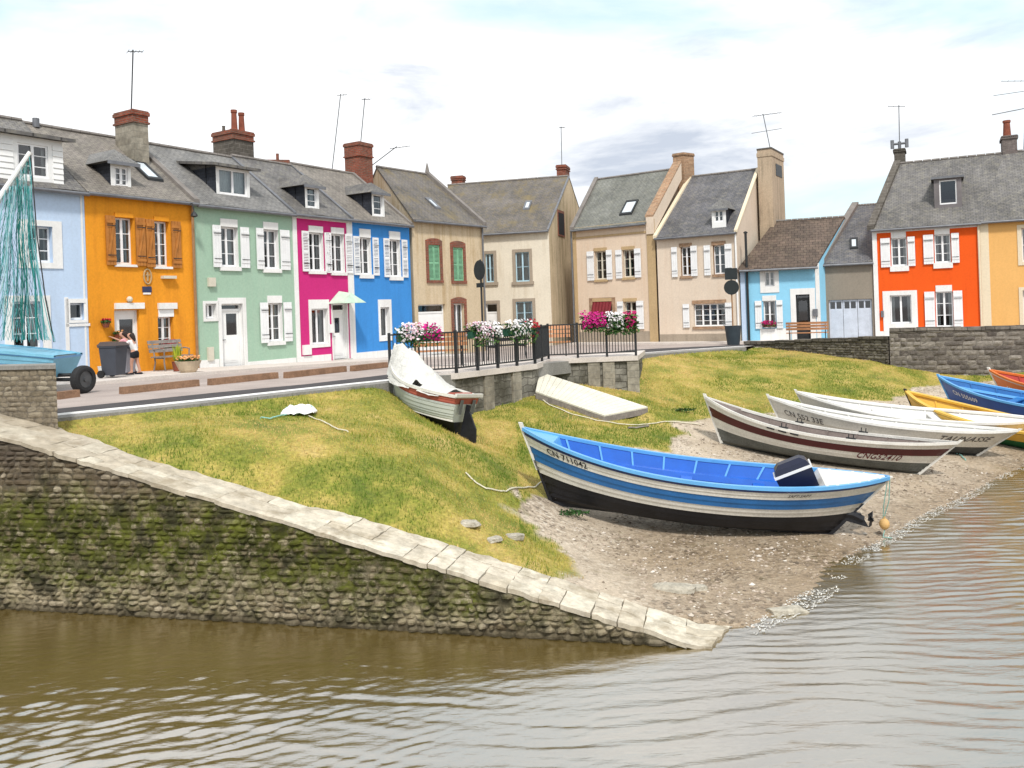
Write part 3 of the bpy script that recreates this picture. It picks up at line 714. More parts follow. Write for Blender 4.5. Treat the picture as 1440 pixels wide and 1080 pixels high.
def coping_mat():
    m, n, l, b = new_mat('pale_coping_stone'); o = coord(n)
    at = n.new("ShaderNodeAttribute"); at.attribute_name = "tint"
    cc = ramp(n, l, at.outputs['Fac'], [(0.0, (0.50, 0.44, 0.34)), (0.5, (0.56, 0.50, 0.40)), (1.0, (0.62, 0.57, 0.46))])
    cc = mixc(n, l, 1.0, cc, ramp(n, l, nz(n, l, o, 5, 7, 0.72), [(0.3, 0.62), (0.62, 1.12)]), 'MULTIPLY')
    cc = mixc(n, l, ramp(n, l, nz(n, l, o, 2.2, 5, 0.7), [(0.50, 0.0), (0.66, 0.7)]), cc, (0.25, 0.20, 0.13))
    sx_ = n.new('ShaderNodeSeparateXYZ'); l.new(o, sx_.inputs[0]); wr_ = n.new('ShaderNodeMapRange'); l.new(sx_.outputs[2], wr_.inputs[0]); wr_.inputs[1].default_value = 1.2; wr_.inputs[2].default_value = 2.9; wr_.inputs[4].default_value = .75
    cc = mixc(n, l, mixc(n, l, 1.0, wr_.outputs[0], ramp(n, l, nz(n, l, o, 3.5, 6, .7), [(.35, .3), (.6, 1.0)]), 'MULTIPLY'), cc, (0.27, 0.22, 0.16))
    l.new(cc, b.inputs['Base Color']); b.inputs['Roughness'].default_value = 0.8; b.inputs['Specular IOR Level'].default_value = 0.25
    bump(n, l, nz(n, l, o, 16, 6, 0.75), b, 0.6, 0.02); return m
M['coping'] = coping_mat()

def stones(mb, F, u0, u1, z0, topf, h0, w0, depth=.05, seed=1, low=None, d0=0.0):
    """courses of irregular stones standing proud of the plane d0, under the line topf(u)"""
    r = random.Random(seed); z = z0; k = 0
    while True:
        h = h0 * r.uniform(.8, 1.25)
        if z > max(topf(u0), topf(u1)): break
        u = u0 - r.uniform(0, w0)
        while u < u1:
            w = w0 * r.choice([.55, .8, 1, 1.2, 1.5, .9]) * r.uniform(.85, 1.15)
            a, e = max(u, u0), min(u + w, u1); zt = min(z + h, min(topf(a), topf(e)))
            if e - a > .06 and zt - z > .04:
                g = .004; rug = depth * (1.5 if (low is not None and z < low) else 1.0)
                pr = d0 + rug * r.uniform(.15, 1.2); nu, nv = 4, 3; tint = r.random()
                vs = []; ja = r.uniform(-.012, .012)
                for j in range(nv + 1):
                    for i in range(nu + 1):
                        fu, fv = i / nu, j / nv
                        ed = min(fu, 1 - fu, .3) / .3 * min(fv, 1 - fv, .34) / .34
                        uu = a + g + (e - a - 2 * g) * fu; zz = z + g + (zt - z - 2 * g) * fv + ja * (fu - .5) * 2
                        if i in (0, nu) and j in (0, nv): uu += (.5 - fu) * .022; zz += (.5 - fv) * .02
                        dd = d0 + .001 + (pr - d0) * (ed ** .17) + (mnoise.noise(Vector((uu * 9, zz * 11, seed))) * rug * .7 if ed > 0 else 0)
                        vs.append(F.pt(uu, zz, dd))
                fs = [(j * (nu + 1) + i, j * (nu + 1) + i + 1, (j + 1) * (nu + 1) + i + 1, (j + 1) * (nu + 1) + i) for j in range(nv) for i in range(nu)]
                mb.mesh(vs, fs, 0, tint)
            u += w
        z += h; k += 1
slip = thing('slipway_wall', 'long rough stone slipway wall with mossy face sloping down into the water', 'stone wall', (SW.pt(6, 0).x, SW.pt(6, 0).y, 0))
mb = MB(); stones(mb, SW, cu0, cu1 - .05, -.35, lambda u: ctop(u) - .06, .082, .17, .036, 3, low=.6)
mb.build('stone_face', M['slipstone'], slip)
mb = MB(); K = 36
for i in range(K):
    a, e = cu0 + (cu1 - cu0) * i / K, cu0 + (cu1 - cu0) * (i + 1) / K
    pa, pe = SW.pt(a, ctop(a) - .06), SW.pt(e, ctop(e) - .06); qa, qe = SW.pt(a, ctop(a) - .06, -cwid(a)), SW.pt(e, ctop(e) - .06, -cwid(e))
    z = Vector((0, 0, -1)); lo = lambda p: Vector((p.x, p.y, -.8))
    mb.face([lo(pa), lo(pe), pe, pa]); mb.face([pa, pe, qe, qa]); mb.face([qa, qe, lo(qe), lo(qa)])
    if i == K - 1: mb.face([lo(pe), lo(qe), qe, pe])
mb.build('core', M['slipmortar'], slip)
mb = MB(); r = random.Random(5); u = cu0
while u < cu1 - .02:
    w = r.uniform(.22, .55); e = min(u + w, cu1 + .16); c1_ = r.uniform(.26, .42); cuts = [0, c1_, c1_ + r.uniform(.24, .36), 1] if r.random() < .6 else [0, r.uniform(.4, .6), 1]
    for j in range(len(cuts) - 1):
        t = r.random(); dz = r.uniform(-.004, .004); n_ = 4; tl = r.uniform(-.008, .008)
        tp = []; f0, f1 = cuts[j], cuts[j + 1]; last = j == len(cuts) - 2; ju = [r.uniform(-.03, .03) for _ in range(4)]
        for iu in range(n_ + 1):
            for iv in range(n_ + 1):
                g_, h_ = iu / n_, iv / n_
                uu = u + .003 + (e - u - .006) * g_ + (ju[0] * (1 - g_) * h_ + ju[1] * g_ * (1 - h_)) * .6
                f = f0 + (f1 - f0) * h_; wd = cwid(min(uu, cu1))
                ov = .03 + .05 * mnoise.noise(Vector((uu * 3.1, 0, 1.7))) + .03 * mnoise.noise(Vector((uu * 9, 0, 1.7)))
                dd = -wd * f + (ov if j == 0 and iv == 0 else -.06 * mnoise.noise(Vector((uu * 4, 8, 1))) if last and iv == n_ else 0) - (.003 if iv == 0 else -.003 if iv == n_ else 0)
                uu += (.10 * mnoise.noise(Vector((f * 5, 2, 9))) - .22 * (1 - f)) * (1 if e > cu1 else 0) * g_; bd_ = (iv in (0, n_)) or (iu in (0, n_))
                zz = ctop(uu) + dz + tl * (g_ - .5) + .016 * mnoise.noise(Vector((uu * 5, f * 6, 3))) + .010 * mnoise.noise(Vector((uu * 15, f * 16, 8))) - (.004 + .006 * r.random() if bd_ else 0)
                tp.append(SW.pt(uu, zz, dd))
        m_ = n_ + 1
        mb.mesh(tp, [(iu * m_ + iv, (iu + 1) * m_ + iv, (iu + 1) * m_ + iv + 1, iu * m_ + iv + 1)[::-1] for iu in range(n_) for iv in range(n_)], 0, t)
        bd = [iu * m_ for iu in range(m_)] + [n_ * m_ + iv for iv in range(1, m_)] + [iu * m_ + n_ for iu in range(n_ - 1, -1, -1)] + [iv for iv in range(n_ - 1, 0, -1)]
        th_ = r.uniform(.045, .065)
        for k in range(len(bd)):
            p, q = tp[bd[k]], tp[bd[(k + 1) % len(bd)]]; dn = Vector((0, 0, -th_)); mb.face([p, p + dn, q + dn, q], 0, None, t * .6)
    u = e
mb.build('coping', M['coping'], slip)

# quay parapet block standing at the head of the slipway
PB = Facade(cast(-480, 600, SW.pt(0, 0, -cwid(.8) - .02), SW.n), cast(82, 597, SW.pt(0, 0, -cwid(.8) - .02), SW.n))
pbz0 = 2.2; pbz1 = PB.cast(40, 514)[1]
par = thing('quay_parapet', 'squared rubble parapet at the head of the slipway, in front of the trailed boat', 'stone wall', (PB.pt(PB.w, 0).x, PB.pt(PB.w, 0).y, pbz0))
mb = MB(); stones(mb, PB, 0, PB.w, pbz0, lambda u: pbz1 - .06, .08, .17, .012, 8, d0=.0); mb.build('stone_face', M['blockstone'], par)
def pslab(mb, u0, u1, z0, z1, d0, d1):          # the end of the wall runs off square to the street, away from the viewer
    sk = PB.pt(u1, 0); sk = Vector((sk.x, sk.y, 0)).normalized(); b0 = sk * ((d1 - d0) / max(.3, -sk.dot(PB.n)))
    a, e = PB.pt(u0, z0, d1), PB.pt(u1, z0, d1); zz = Vector((0, 0, z1 - z0)); f = PB.pt(u0, z0, d0)
    mb.hexa([a, e, e + b0, f, a + zz, e + zz, e + b0 + zz, f + zz])
mb = MB(); pslab(mb, 0, PB.w - .012, pbz0, pbz1 - .06, -.5, -.004); mb.build('core', M['blockmortar'], par)
mb = MB(); pslab(mb, -.03, PB.w + .015, pbz1 - .06, pbz1, -.53, .03); mb.build('coping', M['kerb'], par)

# ------------------------------------------------------------------ the lie of the land
SFpx = [(20, 592), (85, 585), (200, 573.5), (300, 563), (420, 549.5), (553, 535.5), (893, 498.5), (960, 493.5), (1045, 488)]
SF = [hit_street(*p) for p in SFpx]
R0 = atZ(1047, 493, 2.0); R1 = atZ(1249, 505, 1.85); R2 = atZ(1440, 510, 1.7); R3 = R2 + (R2 - R1) * 1.6
front = [Vector((-40, SF[0].y - .8, 0)), Vector((SF[0].x - 4, SF[0].y - .4, 0))] + SF + [R0 + Vector((.6, .1, 0)), R1 + Vector((0, .3, 0)), R2 + Vector((0, .3, 0)), R3 + Vector((0, .3, 0)), Vector((70, R3.y, 0))]
fx = np.array([p.x for p in front]); fy = np.array([p.y for p in front])
order = np.argsort(fx); fx, fy = fx[order], fy[order]
def front_y(x): return np.interp(x, fx, fy)
ctl = []
def cp(px, py, z): p = atZ(px, py, z); ctl.append((p.x, p.y, z))
for u in np.linspace(0, cf[-1, 0] + .42, 12): p = back_pt(float(u)); ctl.append((p.x, p.y, p.z - .06))
for p in SF[1:6] + SF[6:]: ctl.append((p.x, p.y - .35, zst(p.x, p.y) - .17))
for px, py in [(1046, 890), (1100, 860), (1152, 832), (1250, 755), (1350, 702), (1440, 657)]:
    p = atZ(px, py, 0); ctl.append((p.x, p.y, 0.0)); ctl.append((p.x + 1.5, p.y - 1.7, -.4))
for a in [(1165, 752, .07), (960, 742, .12), (777, 706, .50), (1290, 668, .17), (1020, 620, .62), (1390, 640, .13), (1130, 606, .60), (1000, 560, 1.22), (1150, 540, 1.3), (1250, 522, 1.5), (1100, 500, 1.95),
          (1249, 507, 1.75), (1440, 512, 1.6), (1005, 868, .06), (1040, 880, .03), (1440, 600, .30), (1330, 545, .95), (850, 790, .16), (960, 830, .06), (1440, 545, 1.0)]: cp(*a)
def cpY(px, py, Y_): p = atY(px, py, Y_); ctl.append((p.x, p.y, p.z))
for a in [(560, 572, 19.2), (640, 607, 18.6), (690, 577, 21.3), (752, 564, 22.3), (850, 590, 21.5), (912, 577, 22.8), (897, 552, 25), (700, 660, 15.5), (860, 620, 19.5), (500, 650, 13.3), (600, 690, 12.8), (300, 620, 13.4),
          (420, 590, 15.8), (700, 730, 13.6), (745, 700, 15.0), (900, 592, 22.2)]: cpY(*a)
for p in (R1, R2, R3): ctl.append((p.x, p.y + 2, 1.9))
C_ = np.array(ctl)
def U(r2): return np.where(r2 > 1e-9, .5 * r2 * np.log(np.maximum(r2, 1e-9)), 0)
NC = len(C_); D2 = ((C_[:, None, :2] - C_[None, :, :2]) ** 2).sum(2); A_ = np.zeros((NC + 3, NC + 3))
A_[:NC, :NC] = U(D2) + np.eye(NC) * 0.35; A_[:NC, NC] = 1; A_[:NC, NC + 1:] = C_[:, :2]; A_[NC, :NC] = 1; A_[NC + 1:, :NC] = C_[:, :2].T
W_ = np.linalg.solve(A_, np.concatenate([C_[:, 2], np.zeros(3)]))
def tps(x, y):
    x = np.atleast_1d(np.asarray(x, float)); y = np.atleast_1d(np.asarray(y, float)); out = np.empty_like(x)
    for s in range(0, len(x), 20000):
        xs, ys = x[s:s + 20000], y[s:s + 20000]
        out[s:s + 20000] = U((xs[:, None] - C_[None, :, 0]) ** 2 + (ys[:, None] - C_[None, :, 1]) ** 2) @ W_[:NC] + W_[NC] + W_[NC + 1] * xs + W_[NC + 2] * ys
    return out
def land(x, y): return float(tps(x, y)[0])
def hit_land(px, py):
    lo, hi = 8.0, 40.0; r_ = ray(px, py)
    for _ in range(40):
        m_ = (lo + hi) / 2; p = CAM + r_ * m_
        if p.z > land(p.x, p.y): lo = m_
        else: hi = m_
    return CAM + r_ * lo
# vectorised gradient noise
def vnoise(x, y, f, seed=0):
    g = np.random.default_rng(seed).random((257, 257)); X = (np.asarray(x) * f) % 256; Y = (np.asarray(y) * f) % 256
    i, j = X.astype(int), Y.astype(int); a, c = X - i, Y - j; a = a * a * (3 - 2 * a); c = c * c * (3 - 2 * c)
    return (g[i, j] * (1 - a) + g[i + 1, j] * a) * (1 - c) + (g[i, j + 1] * (1 - a) + g[i + 1, j + 1] * a) * c
def fbm(x, y, f, oc=4, seed=0): return sum(vnoise(x, y, f * 2 ** k, seed + k) / 2 ** k for k in range(oc)) / sum(1 / 2 ** k for k in range(oc))
# grass area outline (photo pixels dropped onto the land)
gpx = [(775, 770), (745, 740), (700, 722), (680, 700), (742, 684), (790, 668), (860, 640), (915, 622), (960, 604), (1000, 590), (1085, 582), (1130, 576),
       (1190, 562), (1262, 553), (1300, 543), (1345, 535), (1450, 527), (1450, 506), (1045, 484), (893, 494), (553, 530), (85, 578)]
gp = np.array([[p.x, p.y] for p in [back_pt(float(u)) + SW.n * .35 for u in np.linspace(0, cbk[8, 0], 8)]] + [[p.x, p.y] for p in (hit_land(*q) for q in gpx)])
def sdist(x, y):                              # signed distance to the outline, positive inside
    x = np.asarray(x, float); y = np.asarray(y, float); d = np.full(x.shape, 1e9); ins = np.zeros(x.shape, bool)
    for k in range(len(gp)):
        a, e = gp[k], gp[(k + 1) % len(gp)]; v = e - a; t = np.clip(((x - a[0]) * v[0] + (y - a[1]) * v[1]) / (v @ v + 1e-12), 0, 1)
        d = np.minimum(d, np.hypot(x - a[0] - t * v[0], y - a[1] - t * v[1]))
        c = ((a[1] > y) != (e[1] > y)) & (x < (e[0] - a[0]) * (y - a[1]) / (e[1] - a[1] + 1e-12) + a[0]); ins ^= c
    return np.where(ins, d, -d)
def grassy(x, y): return sstep(-.35, .45, sdist(x, y) + .15 + (fbm(x, y, .9, 4, 3) - .5) * 1.7)

gx = np.concatenate([np.arange(-13, 14, .11), np.arange(14, 34, .3)]); gy = np.concatenate([np.arange(8, 24, .11), np.arange(24, 40, .2)])
GX, GY = np.meshgrid(gx, gy, indexing='ij'); X, Y = GX.ravel(), GY.ravel()
Z = tps(X, Y); GM = grassy(X, Y)
# nothing of the land may show in front of the slipway or above the street
du = (X - SW.A.x) * SW.u.x + (Y - SW.A.y) * SW.u.y; dn = (X - SW.A.x) * SW.n.x + (Y - SW.A.y) * SW.n.y
wd = np.array([cwid(t) for t in np.linspace(-6, cu1 + 1, 200)]); wdi = np.interp(du, np.linspace(-6, cu1 + 1, 200), wd)
Z += np.clip(np.abs(Z) / .3, .12, 1) * (fbm(X, Y, 1.1, 5, 21) - .5) * .10 * (0.35 + .65 * GM) + (fbm(X, Y, 5.0, 3, 31) - .5) * .035 * (.3 + .7 * GM)
ct = np.maximum(np.polyval(fit, np.clip(du, 0, cu1)), .03)
under = (du < cu1 + .3) & (dn > -wdi + .02); Z = np.where(under, np.minimum(Z, ct - .25) - .5 * sstep(-.1, .4, dn + wdi), Z)
Z = np.where((du < cu1 + .3) & (dn > -.15), -1.0, Z); edge = (du < cu1) & ~under; Z = np.where(edge, np.minimum(Z, ct - .035 + .6 * np.maximum(0, -wdi - dn)), Z)
fyv = front_y(X); bank = zst(X, fyv) - .035 - .5 * np.maximum(0, fyv - .3 - Y); bl_ = np.maximum(sstep(-2.6, -3.4, X), sstep(4.6, 5.4, X) * sstep(9.6, 8.6, X)) * (~under); Z = np.where(bl_ > 0, np.maximum(Z, Z + (np.maximum(Z, bank) - Z) * bl_), Z); Z = np.where(Y > fyv - .17, np.minimum(Z, zst(X, Y) - .24), np.minimum(Z, zst(X, fyv) - .03))
Z = np.maximum(Z, -1.2)
nx, ny = len(gx), len(gy); idx = np.arange(nx * ny).reshape(nx, ny)
fs = np.stack([idx[:-1, :-1].ravel(), idx[1:, :-1].ravel(), idx[1:, 1:].ravel(), idx[:-1, 1:].ravel()], 1)
me = bpy.data.meshes.new('shore'); me.from_pydata(np.stack([X, Y, Z], 1).tolist(), [], fs.tolist())
at = me.attributes.new('grass', 'FLOAT', 'POINT'); at.data.foreach_set('value', GM.astype(np.float32)); me.polygons.foreach_set("use_smooth", [True] * len(fs))
shore = bpy.data.objects.new('shore', me); col.objects.link(shore); tag(shore, kind='structure')
def shore_mat():
    m, n, l, b = new_mat('grass_and_beach'); o = coord(n)
    at = n.new("ShaderNodeAttribute"); at.attribute_name = 'grass'
    g = ramp(n, l, nz(n, l, o, 1.0, 7, 0.68), [(0.30, (0.10, 0.135, 0.017)), (0.44, (0.205, 0.21, 0.030)), (0.56, (0.36, 0.29, 0.066)), (0.70, (0.47, 0.345, 0.12))])
    g = mixc(n, l, 1.0, g, ramp(n, l, nz(n, l, o, 18, 6, 0.75), [(0.3, 0.5), (0.65, 1.25)]), 'MULTIPLY')
    vo = n.new("ShaderNodeTexVoronoi"); vo.inputs['Scale'].default_value = 16; l.new(o, vo.inputs['Vector'])
    vc = n.new("ShaderNodeSeparateColor"); l.new(vo.outputs['Color'], vc.inputs[0])
    s = ramp(n, l, nz(n, l, o, 0.7, 6, 0.6), [(0.3, (0.41, 0.335, 0.245)), (0.52, (0.50, 0.415, 0.315)), (0.7, (0.58, 0.495, 0.395))])
    peb = ramp(n, l, vc.outputs[0], [(0.0, (0.12, 0.095, 0.07)), (0.35, (0.31, 0.25, 0.185)), (0.7, (0.44, 0.36, 0.275)), (1.0, (0.58, 0.52, 0.43))])
    pk = ramp(n, l, nz(n, l, o, 0.8, 5, 0.65), [(0.40, 0.1), (0.60, 0.85)])
    s = mixc(n, l, pk, s, peb)
    s = mixc(n, l, 1.0, s, ramp(n, l, nz(n, l, o, 26, 5, 0.7), [(0.32, 0.7), (0.6, 1.1)]), 'MULTIPLY')
    weed = ramp(n, l, nz(n, l, o, 2.2, 6, 0.7), [(0.60, 0.0), (0.70, 0.55)])
    s = mixc(n, l, weed, s, (0.13, 0.12, 0.04))
    sz = n.new("ShaderNodeSeparateXYZ"); l.new(o, sz.inputs[0])
    wz = n.new("ShaderNodeMath"); wz.operation = 'MULTIPLY_ADD'; l.new(nz(n, l, o, 2.0, 4), wz.inputs[0]); wz.inputs[1].default_value = -.16; l.new(sz.outputs[2], wz.inputs[2])
    wet = n.new("ShaderNodeMapRange"); l.new(wz.outputs[0], wet.inputs[0]); wet.inputs[1].default_value = .14; wet.inputs[2].default_value = -.06
    s = mixc(n, l, wet.outputs[0], s, mixc(n, l, 1.0, s, (0.72, 0.66, 0.58), 'MULTIPLY'))
    gm = ramp(n, l, at.outputs['Fac'], [(0.35, 0.0), (0.65, 1.0)])
    l.new(mixc(n, l, gm, s, g), b.inputs['Base Color'])
    rr = n.new("ShaderNodeMapRange"); l.new(wet.outputs[0], rr.inputs[0]); rr.inputs[3].default_value = .85; rr.inputs[4].default_value = .22; l.new(rr.outputs[0], b.inputs['Roughness'])
    b.inputs['Specular IOR Level'].default_value = 0.35
    hh = mixc(n, l, .5, vo.outputs['Distance'], nz(n, l, o, 24, 6, 0.75)); bump(n, l, hh, b, .7, .03)
    return m
me.materials.append(shore_mat())

# street ground, road, paths
def strip(name, mats, rows, lift=0.0, kind='structure'):
    """rows: list of polylines with the same count; consecutive rows are bridged"""
    mb = MB()
    for a, c in zip(rows[:-1], rows[1:]):
        for k in range(len(a) - 1): mb.face([a[k], a[k + 1], c[k + 1], c[k]])
    o = mb.build(name, mats); tag(o, kind=kind); return o
def sv(x, y, up=0.0): return Vector((x, y, float(zst(x, y)) + up))
xs = sorted(set(list(np.linspace(-40, 70, 111)) + list(fx)))
rows = []
for k, dy in enumerate([-.02, .6, 1.5, 3, 5, 8, 11, 14, 18, 24, 32, 50, 90, 200, 600, 1500]):
    rows.append([sv(x, float(front_y(x)) + dy) for x in xs])
strip('street_ground', M['parking'], rows)
far = MB(); far.face([(-1500, -300, -1.3), (1500, -300, -1.3), (1500, 1500, -1.3), (-1500, 1500, -1.3)]); tag(far.build('ground', M['parking']), kind='structure')
def lerp_poly(P, Q, f): return [p.lerp(q, f) for p, q in zip(P, Q)]
rf = [hit_street(*p) for p in [(20, 592), (85, 584.5), (200, 573), (300, 562.5), (420, 549), (553, 535), (893, 497.5), (960, 492.5), (1050, 487)]]
rb_ = [hit_street(*p) for p in [(20, 580), (85, 574.5), (200, 563), (300, 552.5), (430, 540.5), (553, 526), (893, 491.5), (960, 488.5), (1050, 484.5)]]
ext = lambda P, up: [P[0] + (P[0] - P[1]) * 6] + P + [P[-1] + Vector((10, 2.2, 0)), P[-1] + Vector((30, 4, 0))]
L4 = lambda P, up: [sv(p.x, p.y, up) for p in P]
rfx, rbx = ext(rf, 0), ext(rb_, 0)
def dens(P, k=6): return [P[i].lerp(P[i + 1], j / k) for i in range(len(P) - 1) for j in range(k)] + [P[-1]]
rfx, rbx = dens(rfx), dens(rbx)
strip('road', M['asphalt'], [L4(rfx, .004), L4(rbx, .004)])
wl = [hit_street(*p) for p in [(20, 588.5), (85, 581.5), (200, 570.2), (300, 559.8), (420, 546.8), (553, 533), (893, 496), (960, 491.4), (1050, 486.3)]]
wlx = dens(ext(wl, 0))
strip('road_edge_line', M['roadline'], [L4(rfx, .008), L4(wlx, .008)])
# kerb stone along the top of the grass bank
ko = [p + (p - q).normalized() * .0 + Vector((0, -.34, 0)) for p, q in zip(SF, SF)]
mb = MB()
P = dens([SF[0] + (SF[0] - SF[1]) * 2] + SF, 8)
for a, e in zip(P[:-1], P[1:]):
    A1, E1 = sv(a.x, a.y, .012), sv(e.x, e.y, .012); d = Vector((0.05, -.30, -.02)); dz = Vector((0, 0, -.35))
    mb.hexa([A1 + d + dz, E1 + d + dz, E1 + dz, A1 + dz, A1 + d, E1 + d, E1, A1])
tag(mb.build('kerb', M['kerb']), kind='structure')
# ------------------------------------------------------------------ water
def water_mat():
    m, n, l, b = new_mat('silty_river_water'); o = coord(n)
    c = ramp(n, l, nz(n, l, o, 0.35, 4), [(0.35, (0.110, 0.075, 0.020)), (0.65, (0.145, 0.102, 0.032))])
    l.new(c, b.inputs['Base Color']); b.inputs['Roughness'].default_value = 0.035; b.inputs['IOR'].default_value = 5.4
    h = nz(n, l, scaled(n, l, o, (7, 22, 1)), 1.0, 5, 0.6, 0.5); bump(n, l, h, b, 0.22, .02); return m
wx = np.concatenate([np.linspace(-120, -13, 25), np.arange(-12.9, 16, .06), np.linspace(16.3, 140, 40)])
wy = np.concatenate([np.linspace(-60, 5.5, 16), np.arange(5.6, 22, .036), np.linspace(22.3, 40, 20)])
WX, WY = np.meshgrid(wx, wy, indexing='ij'); X, Y = WX.ravel(), WY.ravel()
H = np.zeros_like(X); rr = np.random.default_rng(4)
warp = (fbm(X, Y, .35, 3, 50) - .5) * 2.4; wrp2 = (fbm(X, Y, .8, 2, 60) - .5) * 1.1
for k in range(26):                             # wind ripples coming down the harbour, long crests across the view
    lam = rr.choice([rr.uniform(.11, .22), rr.uniform(.18, .42)]); th = math.radians(rr.normal(-91, 9)); ph = rr.uniform(0, 6.28); amp = .00112 * (lam / .3) ** 1.0
    kx, ky = 2 * np.pi / lam * math.cos(th), 2 * np.pi / lam * math.sin(th)
    H += amp * np.sin(kx * X + ky * (Y + warp * .22 + wrp2 * .09) + ph)
for k in range(14):                             # a finer train crossing it on the wall side
    lam = rr.uniform(.11, .19); th = math.radians(rr.normal(-60, 7)); ph = rr.uniform(0, 6.28)
    H += .0012 * sstep(3.0, -3.0, X) * np.sin(2 * np.pi / lam * (math.cos(th) * X + math.sin(th) * Y) + ph + warp * .5)
calm = .45 + .95 * fbm(X, Y, .25, 3, 80)
d_ = np.clip(((X - SW.A.x) * SW.n.x + (Y - SW.A.y) * SW.n.y), 0, 9)    # lee of the slipway is smoother
calm *= np.where(X < 2.6, .30 + .9 * sstep(.2, 3.4, d_ + (X + 5) * .12), 1.0)
H *= calm * np.where((X > -13) & (X < 16.2) & (Y > 5.5) & (Y < 22.2), 1, 0)
nx, ny = len(wx), len(wy); idx = np.arange(nx * ny).reshape(nx, ny)
fs = np.stack([idx[:-1, :-1].ravel(), idx[1:, :-1].ravel(), idx[1:, 1:].ravel(), idx[:-1, 1:].ravel()], 1)
me = bpy.data.meshes.new('water'); me.from_pydata(np.stack([X, Y, H], 1).tolist(), [], fs.tolist()); me.polygons.foreach_set("use_smooth", [True] * len(fs))
water = bpy.data.objects.new('water', me); col.objects.link(water); tag(water, kind='structure'); me.materials.append(water_mat())

# ------------------------------------------------------------------ grass, pebbles, shoreline glints
def tinted(name, stops, rough=.8, fine=.0):
    m, n, l, b = new_mat(name); at = n.new("ShaderNodeAttribute"); at.attribute_name = "tint"
    l.new(ramp(n, l, at.outputs['Fac'], stops), b.inputs['Base Color']); b.inputs['Roughness'].default_value = rough; b.inputs['Specular IOR Level'].default_value = .25
    return m
def np_obj(name, V, Fs, mat, tint=None):
    me = bpy.data.meshes.new(name); me.from_pydata(V.tolist(), [], Fs.tolist()); me.materials.append(mat)
    if tint is not None:
        at = me.attributes.new("tint", 'FLOAT', 'FACE'); at.data.foreach_set("value", tint.astype(np.float32))
    o = bpy.data.objects.new(name, me); col.objects.link(o); return o
rg = np.random.default_rng(9); nb = 420000
bx, by = rg.uniform(-9, 16.5, nb), rg.uniform(10, 36, nb)
pr = np.clip(1.25 - (by - 12) / 30, .3, 1); keep = rg.random(nb) < pr; bx, by = bx[keep], by[keep]
keep = grassy(bx, by) > rg.uniform(.3, .9, len(bx)); bx, by = bx[keep], by[keep]
fyb = front_y(bx); du = (bx - SW.A.x) * SW.u.x + (by - SW.A.y) * SW.u.y; dn = (bx - SW.A.x) * SW.n.x + (by - SW.A.y) * SW.n.y
wdb = np.interp(du, np.linspace(-6, cu1 + 1, 200), wd)
keep = (by < fyb - .34) & ~((du < cu1 + .2) & (dn > -wdb - .02)); bx, by = bx[keep], by[keep]
from mathutils.bvhtree import BVHTree
bvh = BVHTree.FromPolygons([v.co for v in shore.data.vertices], [tuple(p.vertices) for p in shore.data.polygons])
def land_top(x, y):
    h = bvh.ray_cast(Vector((x, y, 6)), Vector((0, 0, -1)))[0]; return h.z if h is not None else 0.0
bz = np.array([land_top(x, y) for x, y in zip(bx, by)])
patch = fbm(bx, by, .55, 5, 101); tall = fbm(bx, by, .8, 3, 77)
tn = np.clip((patch - .5) * 4.6 + .52 + rg.normal(0, .2, len(bx)), 0, 1)            # 0 straw ... 1 green
hgt = rg.uniform(.022, .06, len(bx)) * (.6 + 1.1 * tall) * (.75 + .5 * tn); wid = rg.uniform(.008, .016, len(bx)) * (1 + np.maximum(0, by - 16) * .05)
ang = rg.uniform(0, 6.283, len(bx)); la = rg.uniform(0, 6.283, len(bx)); ln = rg.uniform(.1, .9, len(bx)) * hgt
V = np.empty((len(bx), 3, 3)); cx_, sy_ = np.cos(ang) * wid / 2, np.sin(ang) * wid / 2
V[:, 0] = np.stack([bx - cx_, by - sy_, bz - .01], 1); V[:, 1] = np.stack([bx + cx_, by + sy_, bz - .01], 1)
V[:, 2] = np.stack([bx + np.cos(la) * ln, by + np.sin(la) * ln, bz + hgt], 1)
gm_ = tinted('grass_blades', [(0.0, (0.58, 0.41, 0.155)), (0.32, (0.43, 0.34, 0.075)), (0.6, (0.25, 0.26, 0.034)), (1.0, (0.105, 0.175, 0.016))])
tag(np_obj('grass', V.reshape(-1, 3), np.arange(len(bx) * 3).reshape(-1, 3), gm_, tn), kind='stuff')
# pebbles on the beach
oct_v = np.array([[1, 0, 0], [.3, .95, 0], [-.8, .6, 0], [-.8, -.6, 0], [.3, -.95, 0], [.1, .05, 1], [0, 0, -1]], float)
oct_f = np.array([[0, 1, 5], [1, 2, 5], [2, 3, 5], [3, 4, 5], [4, 0, 5]])
npb = 60000; px_, py_ = rg.uniform(-1, 17, npb), rg.uniform(10, 29, npb)
kp = rg.random(npb) < np.clip(1.2 - (py_ - 12) / 18, .15, 1) * np.clip((fbm(px_, py_, .8, 4, 200) - .32) * 4, .06, 1); px_, py_ = px_[kp], py_[kp]
kp = grassy(px_, py_) < rg.uniform(.1, .75, len(px_)); px_, py_ = px_[kp], py_[kp]
du = (px_ - SW.A.x) * SW.u.x + (py_ - SW.A.y) * SW.u.y; dn = (px_ - SW.A.x) * SW.n.x + (py_ - SW.A.y) * SW.n.y; wdp = np.interp(du, np.linspace(-6, cu1 + 1, 200), wd)
kp = ~((du < cu1 + .5) & (dn > -wdp - .03)); px_, py_ = px_[kp], py_[kp]
pz_ = np.array([land_top(x, y) for x, y in zip(px_, py_)]); kp = pz_ > -.03; px_, py_, pz_ = px_[kp], py_[kp], pz_[kp]
s_ = rg.lognormal(-4.15, .5, len(px_)).clip(.007, .055); a_ = rg.uniform(0, 6.283, len(px_)); fl = rg.uniform(.3, .7, len(px_)); elg = rg.uniform(.6, 1, len(px_))
